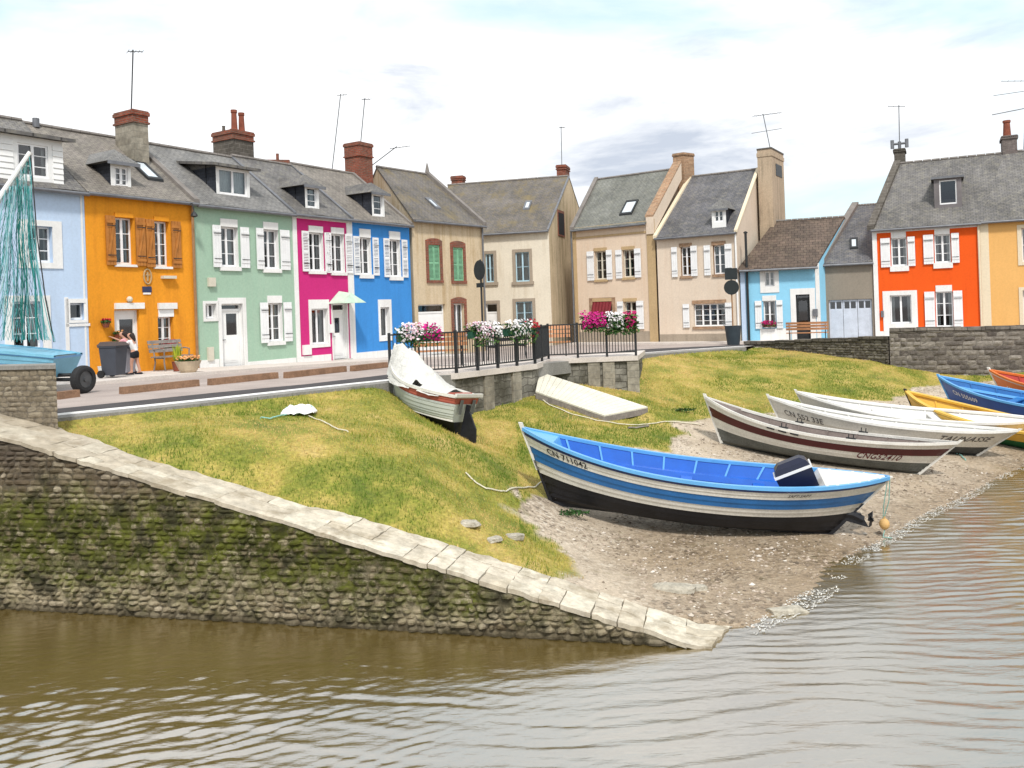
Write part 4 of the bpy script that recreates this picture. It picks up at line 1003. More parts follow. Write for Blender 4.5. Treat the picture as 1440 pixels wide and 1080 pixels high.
PV = oct_v[None] * np.stack([s_, s_ * elg, s_ * fl], 1)[:, None]; ca, sa = np.cos(a_)[:, None], np.sin(a_)[:, None]
PV = np.stack([PV[:, :, 0] * ca - PV[:, :, 1] * sa + px_[:, None], PV[:, :, 0] * sa + PV[:, :, 1] * ca + py_[:, None], PV[:, :, 2] + pz_[:, None] + .1 * s_[:, None]], 2)
PF = (oct_f[None] + 7 * np.arange(len(px_))[:, None, None]).reshape(-1, 3)
pm = tinted('pebbles', [(0.0, (0.11, 0.085, 0.06)), (0.4, (0.27, 0.21, 0.155)), (0.75, (0.42, 0.34, 0.27)), (1.0, (0.62, 0.57, 0.50))], .75)
tag(np_obj('pebbles', PV.reshape(-1, 3), PF, pm, np.repeat(rg.random(len(px_)) ** 1.1, 5)), kind='stuff')
# pale painted flecks stand in for the sky's reflection along the wet edge
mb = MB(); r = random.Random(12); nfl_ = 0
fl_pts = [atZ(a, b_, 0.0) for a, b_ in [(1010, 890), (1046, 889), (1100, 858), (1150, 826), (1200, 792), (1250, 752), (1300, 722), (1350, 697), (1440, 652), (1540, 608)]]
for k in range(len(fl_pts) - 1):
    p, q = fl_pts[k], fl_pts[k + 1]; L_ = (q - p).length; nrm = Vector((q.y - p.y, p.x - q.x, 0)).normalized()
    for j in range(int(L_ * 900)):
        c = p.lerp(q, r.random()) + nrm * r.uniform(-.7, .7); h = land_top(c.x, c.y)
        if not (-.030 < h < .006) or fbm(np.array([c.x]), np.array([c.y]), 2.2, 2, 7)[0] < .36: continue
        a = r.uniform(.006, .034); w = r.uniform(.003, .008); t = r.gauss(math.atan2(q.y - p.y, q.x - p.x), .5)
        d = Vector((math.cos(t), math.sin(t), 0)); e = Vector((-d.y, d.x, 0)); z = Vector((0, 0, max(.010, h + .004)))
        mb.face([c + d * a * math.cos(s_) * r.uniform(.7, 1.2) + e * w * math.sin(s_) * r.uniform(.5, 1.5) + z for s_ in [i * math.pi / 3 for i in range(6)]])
M['shore_glint'] = paint('shore_glint', (0.80, 0.78, 0.72), .7, .05, 9)
tag(mb.build('shore_glint', M['shore_glint']), kind='stuff')

# ------------------------------------------------------------------ boulders and loose stones that can be told apart
M['boulder'] = stone_mat('pale_boulder', [(0.48, 0.44, 0.36)] * 4, moss=False)
def boulder(pxl, w, d, h, label, seed, rz=0, dark=False):
    p = hit_land(*pxl); mb = MB(); nu, nv = 14, 7; vs = []; fs = []
    for i in range(nv + 1):
        t = math.pi * i / nv
        for j in range(nu):
            a = 2 * math.pi * j / nu; q = Vector((math.sin(t) * math.cos(a), math.sin(t) * math.sin(a), math.cos(t)))
            k = 1 + .35 * mnoise.noise(q * 1.3 + Vector((seed, 0, 0))) + .12 * mnoise.noise(q * 4 + Vector((seed, 3, 0)))
            sq = lambda v: math.copysign(abs(v) ** .65, v)
            vs.append((p.x + (sq(q.x) * w * math.cos(rz) - sq(q.y) * d * math.sin(rz)) * k, p.y + (sq(q.x) * w * math.sin(rz) + sq(q.y) * d * math.cos(rz)) * k, p.z + h * .3 + sq(q.z) * h * k))
    for i in range(nv):
        for j in range(nu): fs.append((i * nu + j, (i + 1) * nu + j, (i + 1) * nu + (j + 1) % nu, i * nu + (j + 1) % nu))
    mb.mesh(vs, fs); o = mb.build('boulder', M['boulder']); tag(o, label, 'stone', 'loose stones on the beach'); return o
boulder((945, 830), .30, .13, .07, 'largest flat pale stone lying on the pebbly beach beyond the slipway', 1.0, -.25)
boulder((982, 829), .12, .09, .05, 'small tilted stone touching the largest flat pale stone on the beach', 2.0, .4)
boulder((1108, 862), .26, .10, .06, 'pale flat stone at the water edge, washed by the ripples', 3.0, .1)
boulder((722, 757), .16, .10, .05, 'grey stone in thin weedy grass just above the slipway coping', 4.0, .2)
boulder((695, 760), .12, .09, .04, 'low mud-stained stone beside the weedy grass near the slipway coping', 5.0, .8)
boulder((660, 738), .15, .10, .05, 'pale stone half sunk in the mud where the grass ends', 6.0, -.3)

# ------------------------------------------------------------------ viewing platform
M['platstone'] = masonry('platform_ashlar', (0.17, 0.16, 0.135), (0.26, 0.245, 0.21), (0.12, 0.11, 0.095), .40, .19, .014, (0.06, 0.055, 0.04), .8, 1.6, .9, .09)
M['rubble'] = masonry('dark_quay_rubble', (0.11, 0.098, 0.082), (0.19, 0.17, 0.145), (0.055, 0.05, 0.042), .30, .14, .02, (0.035, 0.03, 0.022), .7, 1.5, 1.0, .05)
M['rubble2'] = masonry('quay_coping_rubble', (0.17, 0.15, 0.13), (0.27, 0.24, 0.21), (0.10, 0.09, 0.08), .42, .2, .018, (0.05, 0.045, 0.035), .7, 1.3, .8, .05)
ZF = 2.62
pA = atZ(551, 530, ZF); pB = atZ(641, 524.5, ZF); pC = atZ(751, 511.5, ZF); pC2 = pC + Vector((.45, 1.9, 0)); pD = atZ(893, 500, ZF); pE = pD + Vector((.6, 2.6, 0)); pF_ = pA + Vector((-.2, 3.2, 0))
poly = [pA, pB, pC, pC2, pD, pE, pF_]
plat = thing('viewing_platform', 'stone walled viewing platform with pale paving above the grass bank', 'platform', (pC.x, pC.y, 1.4))
mb = MB(); lo = lambda p, z: Vector((p.x, p.y, z))
for a, e in zip(poly, poly[1:] + poly[:1]): mb.face([lo(a, .9), lo(e, .9), lo(e, ZF - .13), lo(a, ZF - .13)])
mb.build('retaining_wall', M['platstone'], plat)
def offset_poly(P, g):
    out = []
    for i, p in enumerate(P):
        a, e = P[i - 1], P[(i + 1) % len(P)]; n1_ = Vector(((p - a).y, -(p - a).x, 0)).normalized(); n2_ = Vector(((e - p).y, -(e - p).x, 0)).normalized()
        q = (n1_ + n2_).normalized(); out.append(p + q * g / max(.4, q.dot(n1_)))
    return out
po = offset_poly(poly, .09); mb = MB()
for a, e in zip(po, po[1:] + po[:1]): mb.face([lo(a, ZF - .14), lo(e, ZF - .14), lo(e, ZF), lo(a, ZF)])
mb.face([lo(p, ZF) for p in po]); mb.face([lo(p, ZF - .14) for p in po][::-1])
mb.build('paving_slab', M['paving'], plat)
# pilaster blocks under the slab edge
for a, e, ks in ((pB, pC, (.32, .68)), (pC2, pD, (.45, .62, .9))):
    d = (e - a); L_ = d.length; d.normalize(); nn = Vector((d.y, -d.x, 0))
    for k in ks: mb = MB(); mb.box(lo(a + d * L_ * k, 1.0), d * .35, nn * .06, (0, 0, ZF - .15 - 1.0)); mb.build('buttress', M['stack_stone'], plat)

def railing(pts, label, posts, panel=None, hgt=1.0):
    base = pts[0]; t = thing('railing', label, 'railing', (base.x, base.y, ZF), 0, 'black iron railings round the viewing platform')
    rl = MB(); br = MB(); ps = MB(); 
    for a, e in zip(pts[:-1], pts[1:]):
        d = e - a; L_ = d.length; d.normalize()
        for z in (ZF + .12, ZF + hgt - .02): rl.box(lo(a, z - .018) - Vector((d.y, -d.x, 0)) * .02, d * L_, Vector((d.y, -d.x, 0)) * .04, (0, 0, .036))
        k = int(L_ / .085)
        for i in range(1, k): br.tube([lo(a + d * L_ * i / k, ZF + .12), lo(a + d * L_ * i / k, ZF + hgt - .03)], .0125, 5, cap=False)
        m_ = max(1, round(L_ / posts))
        for i in range(m_ + 1):
            p = a + d * L_ * i / m_; q = MB(); q.box(lo(p, ZF - .12) - d * .03 - Vector((d.y, -d.x, 0)) * .03, d * .06, Vector((d.y, -d.x, 0)) * .06, (0, 0, hgt + .15)); q.build('post', M['iron'], t)
    rl.build('rail', M['iron'], t); br.build('baluster', M['iron'], t); return t
ins = offset_poly(poly, .03)
railing([ins[2], ins[3]], 'short black railing turning the corner of the platform beside the gangway', 1.0)
railing([ins[0], ins[1]], 'short black railing on the end of the viewing platform, behind the tarpaulin boat', 1.2)
railing([ins[1], ins[2]], 'black railing carrying white petunias on the middle face of the viewing platform', .85)
railing([ins[3], ins[4]], 'black railing above the gangway on the far face of the viewing platform', .8)

# gangway lying on the bank
Rn, Rf = atY(850, 586, 21.4), atY(911, 574, 22.7); Tn, Tf = atY(753, 552, 22.55), atY(759, 524.5, 23.9)
M['gang'] = paint('pale_gangway_boards', (0.68, 0.65, 0.55), .8, .10, 2, .2, .1, fine=.2)
gw = thing('gangway', 'broad pale boarded gangway lying on the grass against the platform wall', 'gangway', tuple(Rn))
mb = MB(); k = 18
for i in range(k):
    f0, f1 = i / k + .0015, (i + 1) / k - .0015
    a, b_, c, d = Rn.lerp(Tn, f0), Rn.lerp(Tn, f1), Rf.lerp(Tf, f1), Rf.lerp(Tf, f0); up = Vector((0, 0, .035))
    mb.hexa([a, d, c, b_, a + up, d + up, c + up, b_ + up])
mb.build('deck_board', M['gang'], gw)
mb = MB()
for a, b_ in ((Rn, Tn), (Rf, Tf)):
    s = (Rf - Rn).normalized() * (.05 if a is Rn else -.05); z = Vector((0, 0, -.16)); zz = Vector((0, 0, -.002))
    mb.hexa([a + z, b_ + z, b_ + s + z, a + s + z, a + zz, b_ + zz, b_ + s + zz, a + s + zz])
s = (Tn - Rn).normalized() * .06; z = Vector((0, 0, -.15)); zz = Vector((0, 0, -.004)); o_ = (Rf - Rn).normalized() * .06
mb.hexa([Rn + o_ + z, Rf - o_ + z, Rf - o_ + s + z, Rn + o_ + s + z, Rn + o_ + zz, Rf - o_ + zz, Rf - o_ + s + zz, Rn + o_ + s + zz])
mb.build('side_beam', M['timber_grey'], gw)

M['blk1'] = stone_mat('dark_rubble_stone', [(0.07, 0.06, 0.048), (0.11, 0.098, 0.08), (0.15, 0.135, 0.11), (0.21, 0.19, 0.155)], moss=False); M['blk2'] = stone_mat('weathered_grey_stone', [(0.10, 0.085, 0.075), (0.16, 0.14, 0.12), (0.22, 0.195, 0.165), (0.29, 0.26, 0.225)], moss=False)
# quay walls along the far side of the beach
def rubble_wall(name, label, A, B, zb, ztA, ztB, th, mname, cop=None):
    F = Facade(A, B); t = thing(name, label, 'stone wall', (F.A.x, F.A.y, zb)); mb = MB(); k = 14
    ys = []
    for i in range(k + 1):
        f = i / k; ys.append(ztA + (ztB - ztA) * f + .03 * mnoise.noise(Vector((f * 9, ztA * 5, 0))))
    for i in range(k):
        a, e = F.w * i / k, F.w * (i + 1) / k
        mb.face([F.pt(a, zb), F.pt(e, zb), F.pt(e, ys[i + 1]), F.pt(a, ys[i])]); mb.face([F.pt(e, zb, -th), F.pt(a, zb, -th), F.pt(a, ys[i], -th), F.pt(e, ys[i + 1], -th)])
        mb.face([F.pt(a, ys[i]), F.pt(e, ys[i + 1]), F.pt(e, ys[i + 1], -th), F.pt(a, ys[i], -th)])
    mb.face([F.pt(0, zb, -th), F.pt(0, zb), F.pt(0, ys[0]), F.pt(0, ys[0], -th)]); mb.face([F.pt(F.w, zb), F.pt(F.w, zb, -th), F.pt(F.w, ys[-1], -th), F.pt(F.w, ys[-1])])
    mb.build('wall_face', M[mname], t)
    sb = MB(); stones(sb, F, 0.02, F.w, zb, lambda q: float(np.interp(q / F.w, np.linspace(0, 1, k + 1), ys)) - .03, .15 if cop else .10, .34 if cop else .22, .03, len(label)); sb.build('stone_face', M['blk2'] if cop else M['blk1'], t)
    c = MB(); i = 0; r = random.Random(len(label)); u = 0
    while u < F.w:
        w = r.uniform(.5, 1.0); e = min(u + w, F.w); z0 = np.interp((u + e) / 2 / F.w, np.linspace(0, 1, k + 1), ys) + r.uniform(-.01, .02)
        F.slab(c, u + .006, e - .006, z0 - .02, z0 + .09, -th - .04, .05); u = e
    c.build('coping', M[cop or mname], t); return t
zt = lambda px, py, Y_: atY(px, py, Y_).z
rubble_wall('quay_wall', 'low dark rubble wall in front of the pale blue cottage and grey garage', R0, R1, 1.2, zt(1047, 484, R0.y), zt(1249, 476, R1.y), .4, 'rubble')
rubble_wall('quay_wall', 'higher weathered stone wall standing in front of the vermilion house', R1 + Vector((.05, -.05, 0)), R3, 1.0, zt(1249, 466, R1.y), zt(1440, 459, R2.y) - .03, .45, 'rubble2', 'rubble2')
# ------------------------------------------------------------------ house colours
M['w_paleblue'] = plaster('pale_blue_render', (0.50, 0.62, 0.79), .25, .45, (0.42, 0.50, 0.60), .05)
M['w_orange'] = plaster('orange_render', (0.78, 0.31, 0.026), .35, .55, (0.50, 0.17, 0.02), .09)
M['w_green'] = plaster('sage_green_render', (0.34, 0.49, 0.375), .3, .45, (0.40, 0.50, 0.40), .06)
M['w_pink'] = plaster('magenta_render', (0.56, 0.030, 0.19), .25, .5, (0.5, 0.03, 0.15), .07)
M['w_blue'] = plaster('bright_blue_render', (0.055, 0.26, 0.64), .25, .5, (0.05, 0.19, 0.48), .07)
M['w_beige'] = plaster('ochre_beige_render', (0.60, 0.49, 0.34), .5, .85, (0.38, 0.255, 0.12), .10)
M['w_cream'] = plaster('cream_render', (0.71, 0.645, 0.53), .35, .55, (0.48, 0.38, 0.25), .07)
M['w_creamg'] = plaster('stained_cream_gable', (0.58, 0.47, 0.32), .6, 1.0, (0.20, 0.16, 0.075), .14)
M['w_peach'] = plaster('peach_render', (0.69, 0.555, 0.43), .35, .4, (0.56, 0.37, 0.22), .07)
M['w_peach2'] = plaster('pale_peach_render', (0.68, 0.57, 0.46), .35, .35, (0.55, 0.39, 0.27), .06)
M['w_sky'] = plaster('sky_blue_render', (0.27, 0.58, 0.78), .25, .3, (0.24, 0.48, 0.64), .06)
M['w_grey'] = plaster('grey_brown_render', (0.27, 0.235, 0.19), .4, .4, (0.20, 0.17, 0.14), .09)
M['w_red'] = plaster('vermilion_render', (0.78, 0.105, 0.014), .25, .45, (0.6, 0.07, 0.012), .06)
M['w_yellow'] = plaster('apricot_render', (0.74, 0.42, 0.145), .25, .3, (0.66, 0.34, 0.10), .06)
M['trim_cream'] = plaster('cream_trim', (0.72, 0.62, 0.46), .3, .3, (0.6, 0.48, 0.32), .05)
M['sh_orange'] = paint('brown_orange_shutter', (0.42, 0.165, 0.035), .6, .18, 4, .3, .1)
M['sh_green'] = paint('faded_green_shutter', (0.20, 0.42, 0.26), .6, .15, 4, .3, .1)
M['sh_white'] = paint('white_shutter', (0.78, 0.785, 0.79), .5, .05, 4, .3, .05)
M['brown'] = paint('brown_stone_reveal', (0.30, 0.17, 0.085), .85, .2, 5)
M['grblue'] = paint('pale_blue_joinery', (0.42, 0.60, 0.70), .5, .1, 4)
M['gardoor'] = paint('blue_white_planks', (0.56, 0.60, 0.68), .6, .1, 3, .3, .05, fine=.12)
M['awning'] = paint('weathered_green_awning', (0.50, 0.66, 0.52), .5, .15, 3)
M['redcloth'] = paint('dark_red_awning', (0.16, 0.014, 0.02), .8, .2, 5)
M['greystone'] = plaster('grey_window_stone', (0.36, 0.30, 0.235), .5, .4)
M['plate'] = paint('enamel_plate', (0.03, 0.04, 0.10), .3, .1, 5)
M['beigebox'] = paint('beige_meter_box', (0.60, 0.56, 0.46), .5, .06, 5)

# ------------------------------------------------------------------ the terrace along the quay
P0 = hit_street(128, 531.5)
rowd = Vector((ray(1462, 409).x, 1.0, 0)).normalized(); rown = Vector((rowd.y, -rowd.x, 0))
def rowpt(px, py): return cast(px, py, P0, rown)
HALF = 3.1
def rowhouse(name, label, eL, eR, wall, roof, rL, rR, **k):
    return House(name, label, eL, eR, wall, roof, A=rowpt(*eL), dirv=rowd, half=HALF, rL=rL, rR=rR, **k)
v_row = [-rowd, rowd]

H = rowhouse('house', 'pale blue house with white boarded attic at the end of the terrace', (-95, 246), (117.6, 265), 'w_paleblue', 'slate', None, None, zr=None)
# ridge of this house from two columns
zr_ = [H.F.cast(p[0], p[1], -HALF)[1] for p in ((2, 168), (98, 183))]; H.zr = sum(zr_) / 2; H.slope = (H.zr - H.ze) / HALF
HB = H
H.win(40, 318, 74, 369, sur=(.28, .26, .16, .16), leaves=2, bars=2, curtain=.3)
H.win(98, 426, 120, 450, sur=(.12, .06, .08, .12), leaves=1, bars=0, curtain=.2)
H.win(18, 424, 60, 492, sur=(.22, .22, .14, .16), leaves=2, bars=2, curtain=.5)
H.panel('door_surround', 92, 455, 126, 459, 'white_wall'); H.panel('door_surround', 92, 418, 97, 528, 'white_wall')
H.finish()
H.dormer(-90, 186, 88, 252, 'shed', win=(25, 203, 68, 249), cheek='slate', front='white', rise=.32, over=.25, leaves=2, bars=2, curtain=.25, clad=True)
H.panel('corner_strip', 116.5, 268, 119, 525, 'white_wall', -.005, .012)
vm = MB(); Pq = H.roofcast(92, 188)[1]; 
vm.tube([H.roofpt(H.roofcast(44, 172)[0], HALF - .15, .0), H.roofpt(H.roofcast(44, 172)[0], HALF - .15, .28)], .10, 10); vm.build('roof_vent', M['zinc'], H.root)
pb_root = H.root

H = rowhouse('house', 'orange house with timber shutters and a bench under its window', (118, 265), (272, 282), 'w_orange', 'slate_old', None, None)
zr_ = [H.F.cast(p[0], p[1], -HALF)[1] for p in ((110, 185), (205, 205), (258, 213))]; H.zr = sum(zr_) / 3; H.slope = (H.zr - H.ze) / HALF
H.win(162, 306, 188, 372, L=(147.5, 161), R=(189.5, 203), shm='sh_orange', sty='zbrace', leaves=2, bars=2, sill=.07, sillm='white_wall', lint=.13, lintm='w_orange', curtain=.35, shl='open timber shutter with diagonal brace')
H.win(217, 311, 238, 375, L=(204, 216), R=(240, 253), shm='sh_orange', sty='zbrace', leaves=2, bars=3, sill=.07, sillm='white_wall', lint=.13, lintm='w_orange', curtain=.5, shl='open timber shutter with diagonal brace')
H.door(162, 436, 197, 527.5, 'white', pane=(168, 449, 187, 479), transom=None)
H.panel('lintel', 160.5, 426, 201, 434.5, 'white_wall', -.005, .09); 
mbk = MB(); q = H.F.cast(180, 421); mbk.ball(H.F.pt(q[0], q[1], .08), .09, 10, 6); mbk.build('door_lamp', M['beigebox'], H.root)
H.win(222.5, 445, 244, 491, leaves=2, bars=2, curtain=.4, sill=.07, sillm='white_wall')
H.panel('lintel', 221.5, 426, 247, 434.5, 'white_wall', -.005, .09); H.panel('roller_box', 222.5, 435, 244, 445.5, 'white', -.05, .02)
# moulded emblem and number plate between the windows
mbk = MB(); q = H.F.cast(207, 389)
for k in range(12):
    a = 2 * math.pi * k / 12; e = 2 * math.pi * (k + 1) / 12
    mbk.tube([H.F.pt(q[0] + .13 * math.cos(a), q[1] + .23 * math.sin(a), .02), H.F.pt(q[0] + .13 * math.cos(e), q[1] + .23 * math.sin(e), .02)], .025, 5)
mbk.tube([H.F.pt(q[0], q[1] - .14, .02), H.F.pt(q[0], q[1] + .14, .02)], .03, 6); mbk.tube([H.F.pt(q[0] - .06, q[1] + .04, .02), H.F.pt(q[0] + .06, q[1] + .04, .02)], .025, 6)
mbk.build('wall_emblem', M['quoin'], H.root)
pl = H.panel('house_plate', 200, 403, 212.5, 411, 'plate'); H.panel('house_plate_rim', 201, 411.5, 211.5, 414, 'white', -.005, .025)
H.panel('bracket_shelf', 226, 388, 244, 392, 'beigebox', -.005, .16)
H.finish(); H.verge(1, 'ridge', .2, .14)
H.dormer(155.5, 228, 184, 264, 'hip', win=(162, 235, 180, 262), rise=.42, over=.2, leaves=2, bars=2, curtain=.9, roofm='slate_pale')
H.skylight([(186.5, 231), (205.5, 232), (226, 257), (204.5, 256)])
q = H.F.cast(273.5, 300)[0]; H.pipe(H.F.w - .12, 'brown', z0=H.zs + .1)
mbk = MB(); u_ = H.F.w - .32; z_ = H.F.cast(266, 299)[1]
mbk.tube([H.F.pt(u_, z_ + .25, .02), H.F.pt(u_, z_ + .25, .35), H.F.pt(u_, z_, .42)], .02, 6); mbk.lathe([(.02, z_), (.10, z_ - .1), (.12, z_ - .16), (.03, z_ - .2)], H.F.pt(u_, 0, .42).x, H.F.pt(u_, 0, .42).y, 8); mbk.build('wall_lamp', M['iron'], H.root)
ch, top, _ = stack(H, 161, 187, 207.5, 153, 204, 27.6, -rown, rowd, ('stack_stone', 'brick'), capf=.36, maxw=1.3)
ch, top, _ = ch, top, _
antenna(H, top + Vector((0, 0, -.1)), atY(187, 70, top.y), 2, .6, 'iron', .45)
OR = H

H = rowhouse('house', 'sage green house with white shutters and a white front door', (272, 284), (410, 297), 'w_green', 'slate_pale', None, None)
zr_ = [H.F.cast(p[0], p[1], -HALF)[1] for p in ((264, 213), (340, 226))]; H.zr = sum(zr_) / 2; H.slope = (H.zr - H.ze) / HALF
kw = dict(shm='sh_white', lint=.26, sill=.14, ear=-.02, curtain=.5, rm=1)
H.wallm = ['w_green', 'white_wall']
H.win(309.5, 319, 335, 375, L=(298, 309.5), R=(337, 349), **kw); H.win(370, 323, 392, 378, L=(359.5, 369.5), R=(393, 406), **kw)
H.win(376, 426, 397.5, 480, L=(365, 376), R=(398, 409), **kw)
H.win(288.5, 427, 304, 448, sur=.09, leaves=2, bars=0, curtain=0, rm=1)
H.door(312, 427, 342, 516, 'white', pane=(318, 441, 333, 471), transom=.1, sur=(.13, .15, .2), rm=1)
H.panel('meter_box', 291.5, 390.5, 301, 403, 'beigebox', -.005, .1); H.panel('meter_box', 291, 488, 299, 507, 'beigebox', -.005, .08)
for a, b_ in ((276.5, 308), (345.5, 416.5)):
    u0 = H.F.cast(a, 512)[0]; u1 = min(H.F.cast(b_, 512)[0], H.F.w); H.band('plinth', max(0, u0), u1, H.zb, H.F.cast((a + b_) / 2, 506)[1], 'white_wall', .025)
H.finish(); H.verge(1, 'zinc', .14, .1)
H.dormer(304, 237, 351, 277, 'shed', win=(308, 239, 347, 274), rise=.25, over=.28, leaves=2, bars=0, curtain=1.0, roofm='slate')
ch, top, (O_, va, la_, vb, lb_, zt_) = stack(H, 299, 328, 356, 181, 227, 33.6, -rown, rowd, ('stack_dark', 'brick'), capf=.3, maxw=1.5,
    pots=((.28, .35, .13, .85, 'terracotta'), (.28, .72, .13, .8, 'terracotta'), (.8, .35, .07, .3, 'stack_dark'), (.8, .75, .07, .25, 'stack_dark')))
q = H.F.pt(.1, H.zr - .4, -HALF - .8); antenna(H, q, q + Vector((0, 0, 1.35)), 2, .3, 'alu', .35)
GR = H

H = rowhouse('house', 'magenta house with two upper windows and a small awning over the door', (410, 297), (491, 305), 'w_pink', 'slate', None, None)
zr_ = [H.F.cast(p[0], p[1], -HALF)[1] for p in ((345, 226), (430, 236))]; H.zr = sum(zr_) / 2; H.slope = (H.zr - H.ze) / HALF
H.wallm = ['w_pink', 'white_wall']; kw = dict(shm='sh_white', sty='louvre', lint=.24, sill=.12, ear=-.02, curtain=.4, rm=1, bars=2)
H.win(434, 327, 455, 381, L=(424, 433.5), R=(456, 461.5), **kw); H.win(465.5, 329, 484.5, 383, L=(458, 465), R=(485, 494.5), **kw)
H.win(438, 434, 461, 484, sur=(.12, .08, .12, .34), leaves=2, bars=0, curtain=.5, rm=1)
H.door(468, 427, 488, 505, 'white', pane=(470.5, 447, 477.5, 468), transom=.13, sur=(.06, .06, .06), rm=1)
H.panel('letter_box', 461.5, 456, 466, 468, 'white', .03, .12); H.panel('meter_box', 425, 485, 436, 499, 'white_wall', -.005, .09)
w = H.F.w
H.band('corner_strip', 0, .20, H.zb, H.ze, 'white_wall'); H.band('corner_strip', w - .20, w, H.zb, H.ze, 'white_wall'); H.band('eave_band', .20, w - .20, H.ze - .24, H.ze, 'white_wall')
H.band('plinth', .20, H.F.cast(466, 505)[0] - .02, H.zb, H.F.cast(440, 500)[1], 'white_wall', .027)
# awning
q0, q1 = H.F.cast(463, 427), H.F.cast(494, 424); za = q0[1]; uc = (q0[0] + q1[0]) / 2; mbk = MB(); zt2 = H.F.cast(477, 413)[1]
a, b_ = q0[0] - .05, q0[0] + 1.15; D_ = .85
t_ = [H.F.pt(a, za, 0), H.F.pt(a, za, D_), H.F.pt(b_, za, D_), H.F.pt(b_, za, 0), H.F.pt((a + b_) / 2, zt2 + .1, 0), H.F.pt((a + b_) / 2, zt2, D_ * .75)]
mbk.face([t_[0], t_[1], t_[5], t_[4]]); mbk.face([t_[1], t_[2], t_[5]]); mbk.face([t_[2], t_[3], t_[4], t_[5]]); mbk.face([t_[3], t_[2], t_[1], t_[0]])
mbk.build('door_awning', M['awning'], H.root)
H.finish(); H.verge(1, 'zinc', .14, .1)
H.dormer(429, 261, 448.5, 295, 'hip', win=(432, 264, 445, 292), rise=.45, over=.2, leaves=1, bars=2, curtain=.8, roofm='slate')
# stack on the rear slope
q = atY(391, 226, 39); mbk = MB(); mbk.box(q + Vector((-.75, 0, -2.6)), (1.15, .3, 0), (-.2, .8, 0), (0, 0, 2.6)); mbk.box(q + Vector((-.82, -.05, -.1)), (1.28, .33, 0), (-.2, .9, 0), (0, 0, .18))
mbk.tube([q + Vector((-.1, .3, 0)), q + Vector((-.1, .3, .38))], .07, 8); mbk.build('chimney', M['brick'], H.root)
PK = H

H = rowhouse('house', 'bright blue house with white shutters and a tall red brick chimney', (491, 305), (575, 313.8), 'w_blue', 'slate_old', None, None)
zr_ = [H.F.cast(p[0], p[1], -HALF)[1] for p in ((435, 237), (500, 246))]; H.zr = sum(zr_) / 2; H.slope = (H.zr - H.ze) / HALF
H.wallm = ['w_blue', 'white_wall']; kw = dict(shm='sh_white', sty='louvre', lint=.34, sill=.16, ear=-.02, curtain=.4, rm=1, bars=2)
H.win(505.5, 334, 522, 386, L=(496.5, 505), R=(523.5, 531.5), **kw); H.win(547.5, 337, 563.5, 389, L=(539, 547), R=(564.5, 572), **kw)
H.win(535, 432, 547.5, 474, sur=(.12, .14, .16, .32), leaves=1, bars=0, curtain=.5, rm=1)
w = H.F.w; H.band('corner_strip', 0, .12, H.zb, H.ze, 'white_wall'); H.band('eave_band', .12, w, H.ze - .2, H.ze, 'white_wall', .025)
H.band('plinth', .12, w, H.zb, H.F.cast(525, 494)[1], 'white_wall', .027)
H.finish(); H.verge(1, 'ridge', .18, .12)
H.dormer(523, 271, 540.5, 306, 'hip', win=(525.5, 274, 537.5, 303), rise=.45, over=.2, leaves=1, bars=2, curtain=.2, roofm='slate')
ch, top, _ = stack(H, 484, 505, 523, 198.5, 247, 38.6, -rown, rowd, ('brick', 'brick'), capf=.42, maxw=1.5)
ch_p = top; antenna(H, top + Vector((-1.2, -.2, -1.2)), atY(479, 132, top.y), 1, .3, 'alu', .4); antenna(H, top + Vector((.1, 0, -.1)), atY(513, 138, top.y), 1, .5, 'alu', .4)
BL = H
blR = H.F.pt(H.F.w, 0)

# ------------------------------------------------------------------ beige house closing the terrace
A = cast(577, 306, P0, rown)
H = House('house', 'beige house with closed green shutters in red brick surrounds', (577, 306), (678, 314.8), 'w_beige', 'slate_lich', A=A + rown * .06, dirv=(math.sin(math.radians(37.5)), math.cos(math.radians(37.5))), half=3.3, rL=(530, 237.5), rR=(601, 245.5))
BE = H
def brick_sur(H, u0, u1, z0, z1, t=.16, m='brick'):
    F = H.F; mb = MB(); F.slab(mb, u0 - t, u0, z0, z1, -.01, .04); F.slab(mb, u1, u1 + t, z0, z1, -.01, .04); F.slab(mb, u0 - t, u1 + t, z0 - .12, z0, -.01, .07)
    n_ = 8; um = (u0 + u1) / 2; hw = (u1 - u0) / 2 + t
    for i in range(n_):                       # segmental head
        a, e = -1 + 2 * i / n_, -1 + 2 * (i + 1) / n_; h = lambda q: z1 + .20 + .10 * (1 - q * q)
        mb.hexa([F.pt(um + a * hw, z1, .04), F.pt(um + e * hw, z1, .04), F.pt(um + e * hw, z1, -.01), F.pt(um + a * hw, z1, -.01), F.pt(um + a * hw, h(a), .04), F.pt(um + e * hw, h(e), .04), F.pt(um + e * hw, h(e), -.01), F.pt(um + a * hw, h(a), -.01)])
    mb.build('window_surround', M[m], H.root)
for r_ in ((602.5, 344.5, 618.5, 394), (637, 348, 651.5, 395)):
    u0, u1, z0, z1 = H.F.rect(*r_); H.hole(u0, u1, z0, z1); um = (u0 + u1) / 2
    shutter(H.F, H.root, u0, um - .005, z0, z1, 'sh_green', 'louvre', -.05, 'closed faded green louvred shutter', hinge=False); shutter(H.F, H.root, um + .005, u1, z0, z1, 'sh_green', 'louvre', -.05, 'closed faded green louvred shutter', hinge=False)
    brick_sur(H, u0, u1, z0, z1)
H.door(589, 428, 627, 499, 'white', transom=.16, handle=True)
w_, r_ = H.win(638, 427, 653, 468, leaves=2, bars=0, curtain=.9); brick_sur(H, *r_)
H.finish(); H.verge(1, 'ridge', .24, .2); H.pipe(H.F.w - .1, 'zinc')
H.skylight([(601, 281.5), (609, 283), (618, 296), (609, 295)], 'zinc')
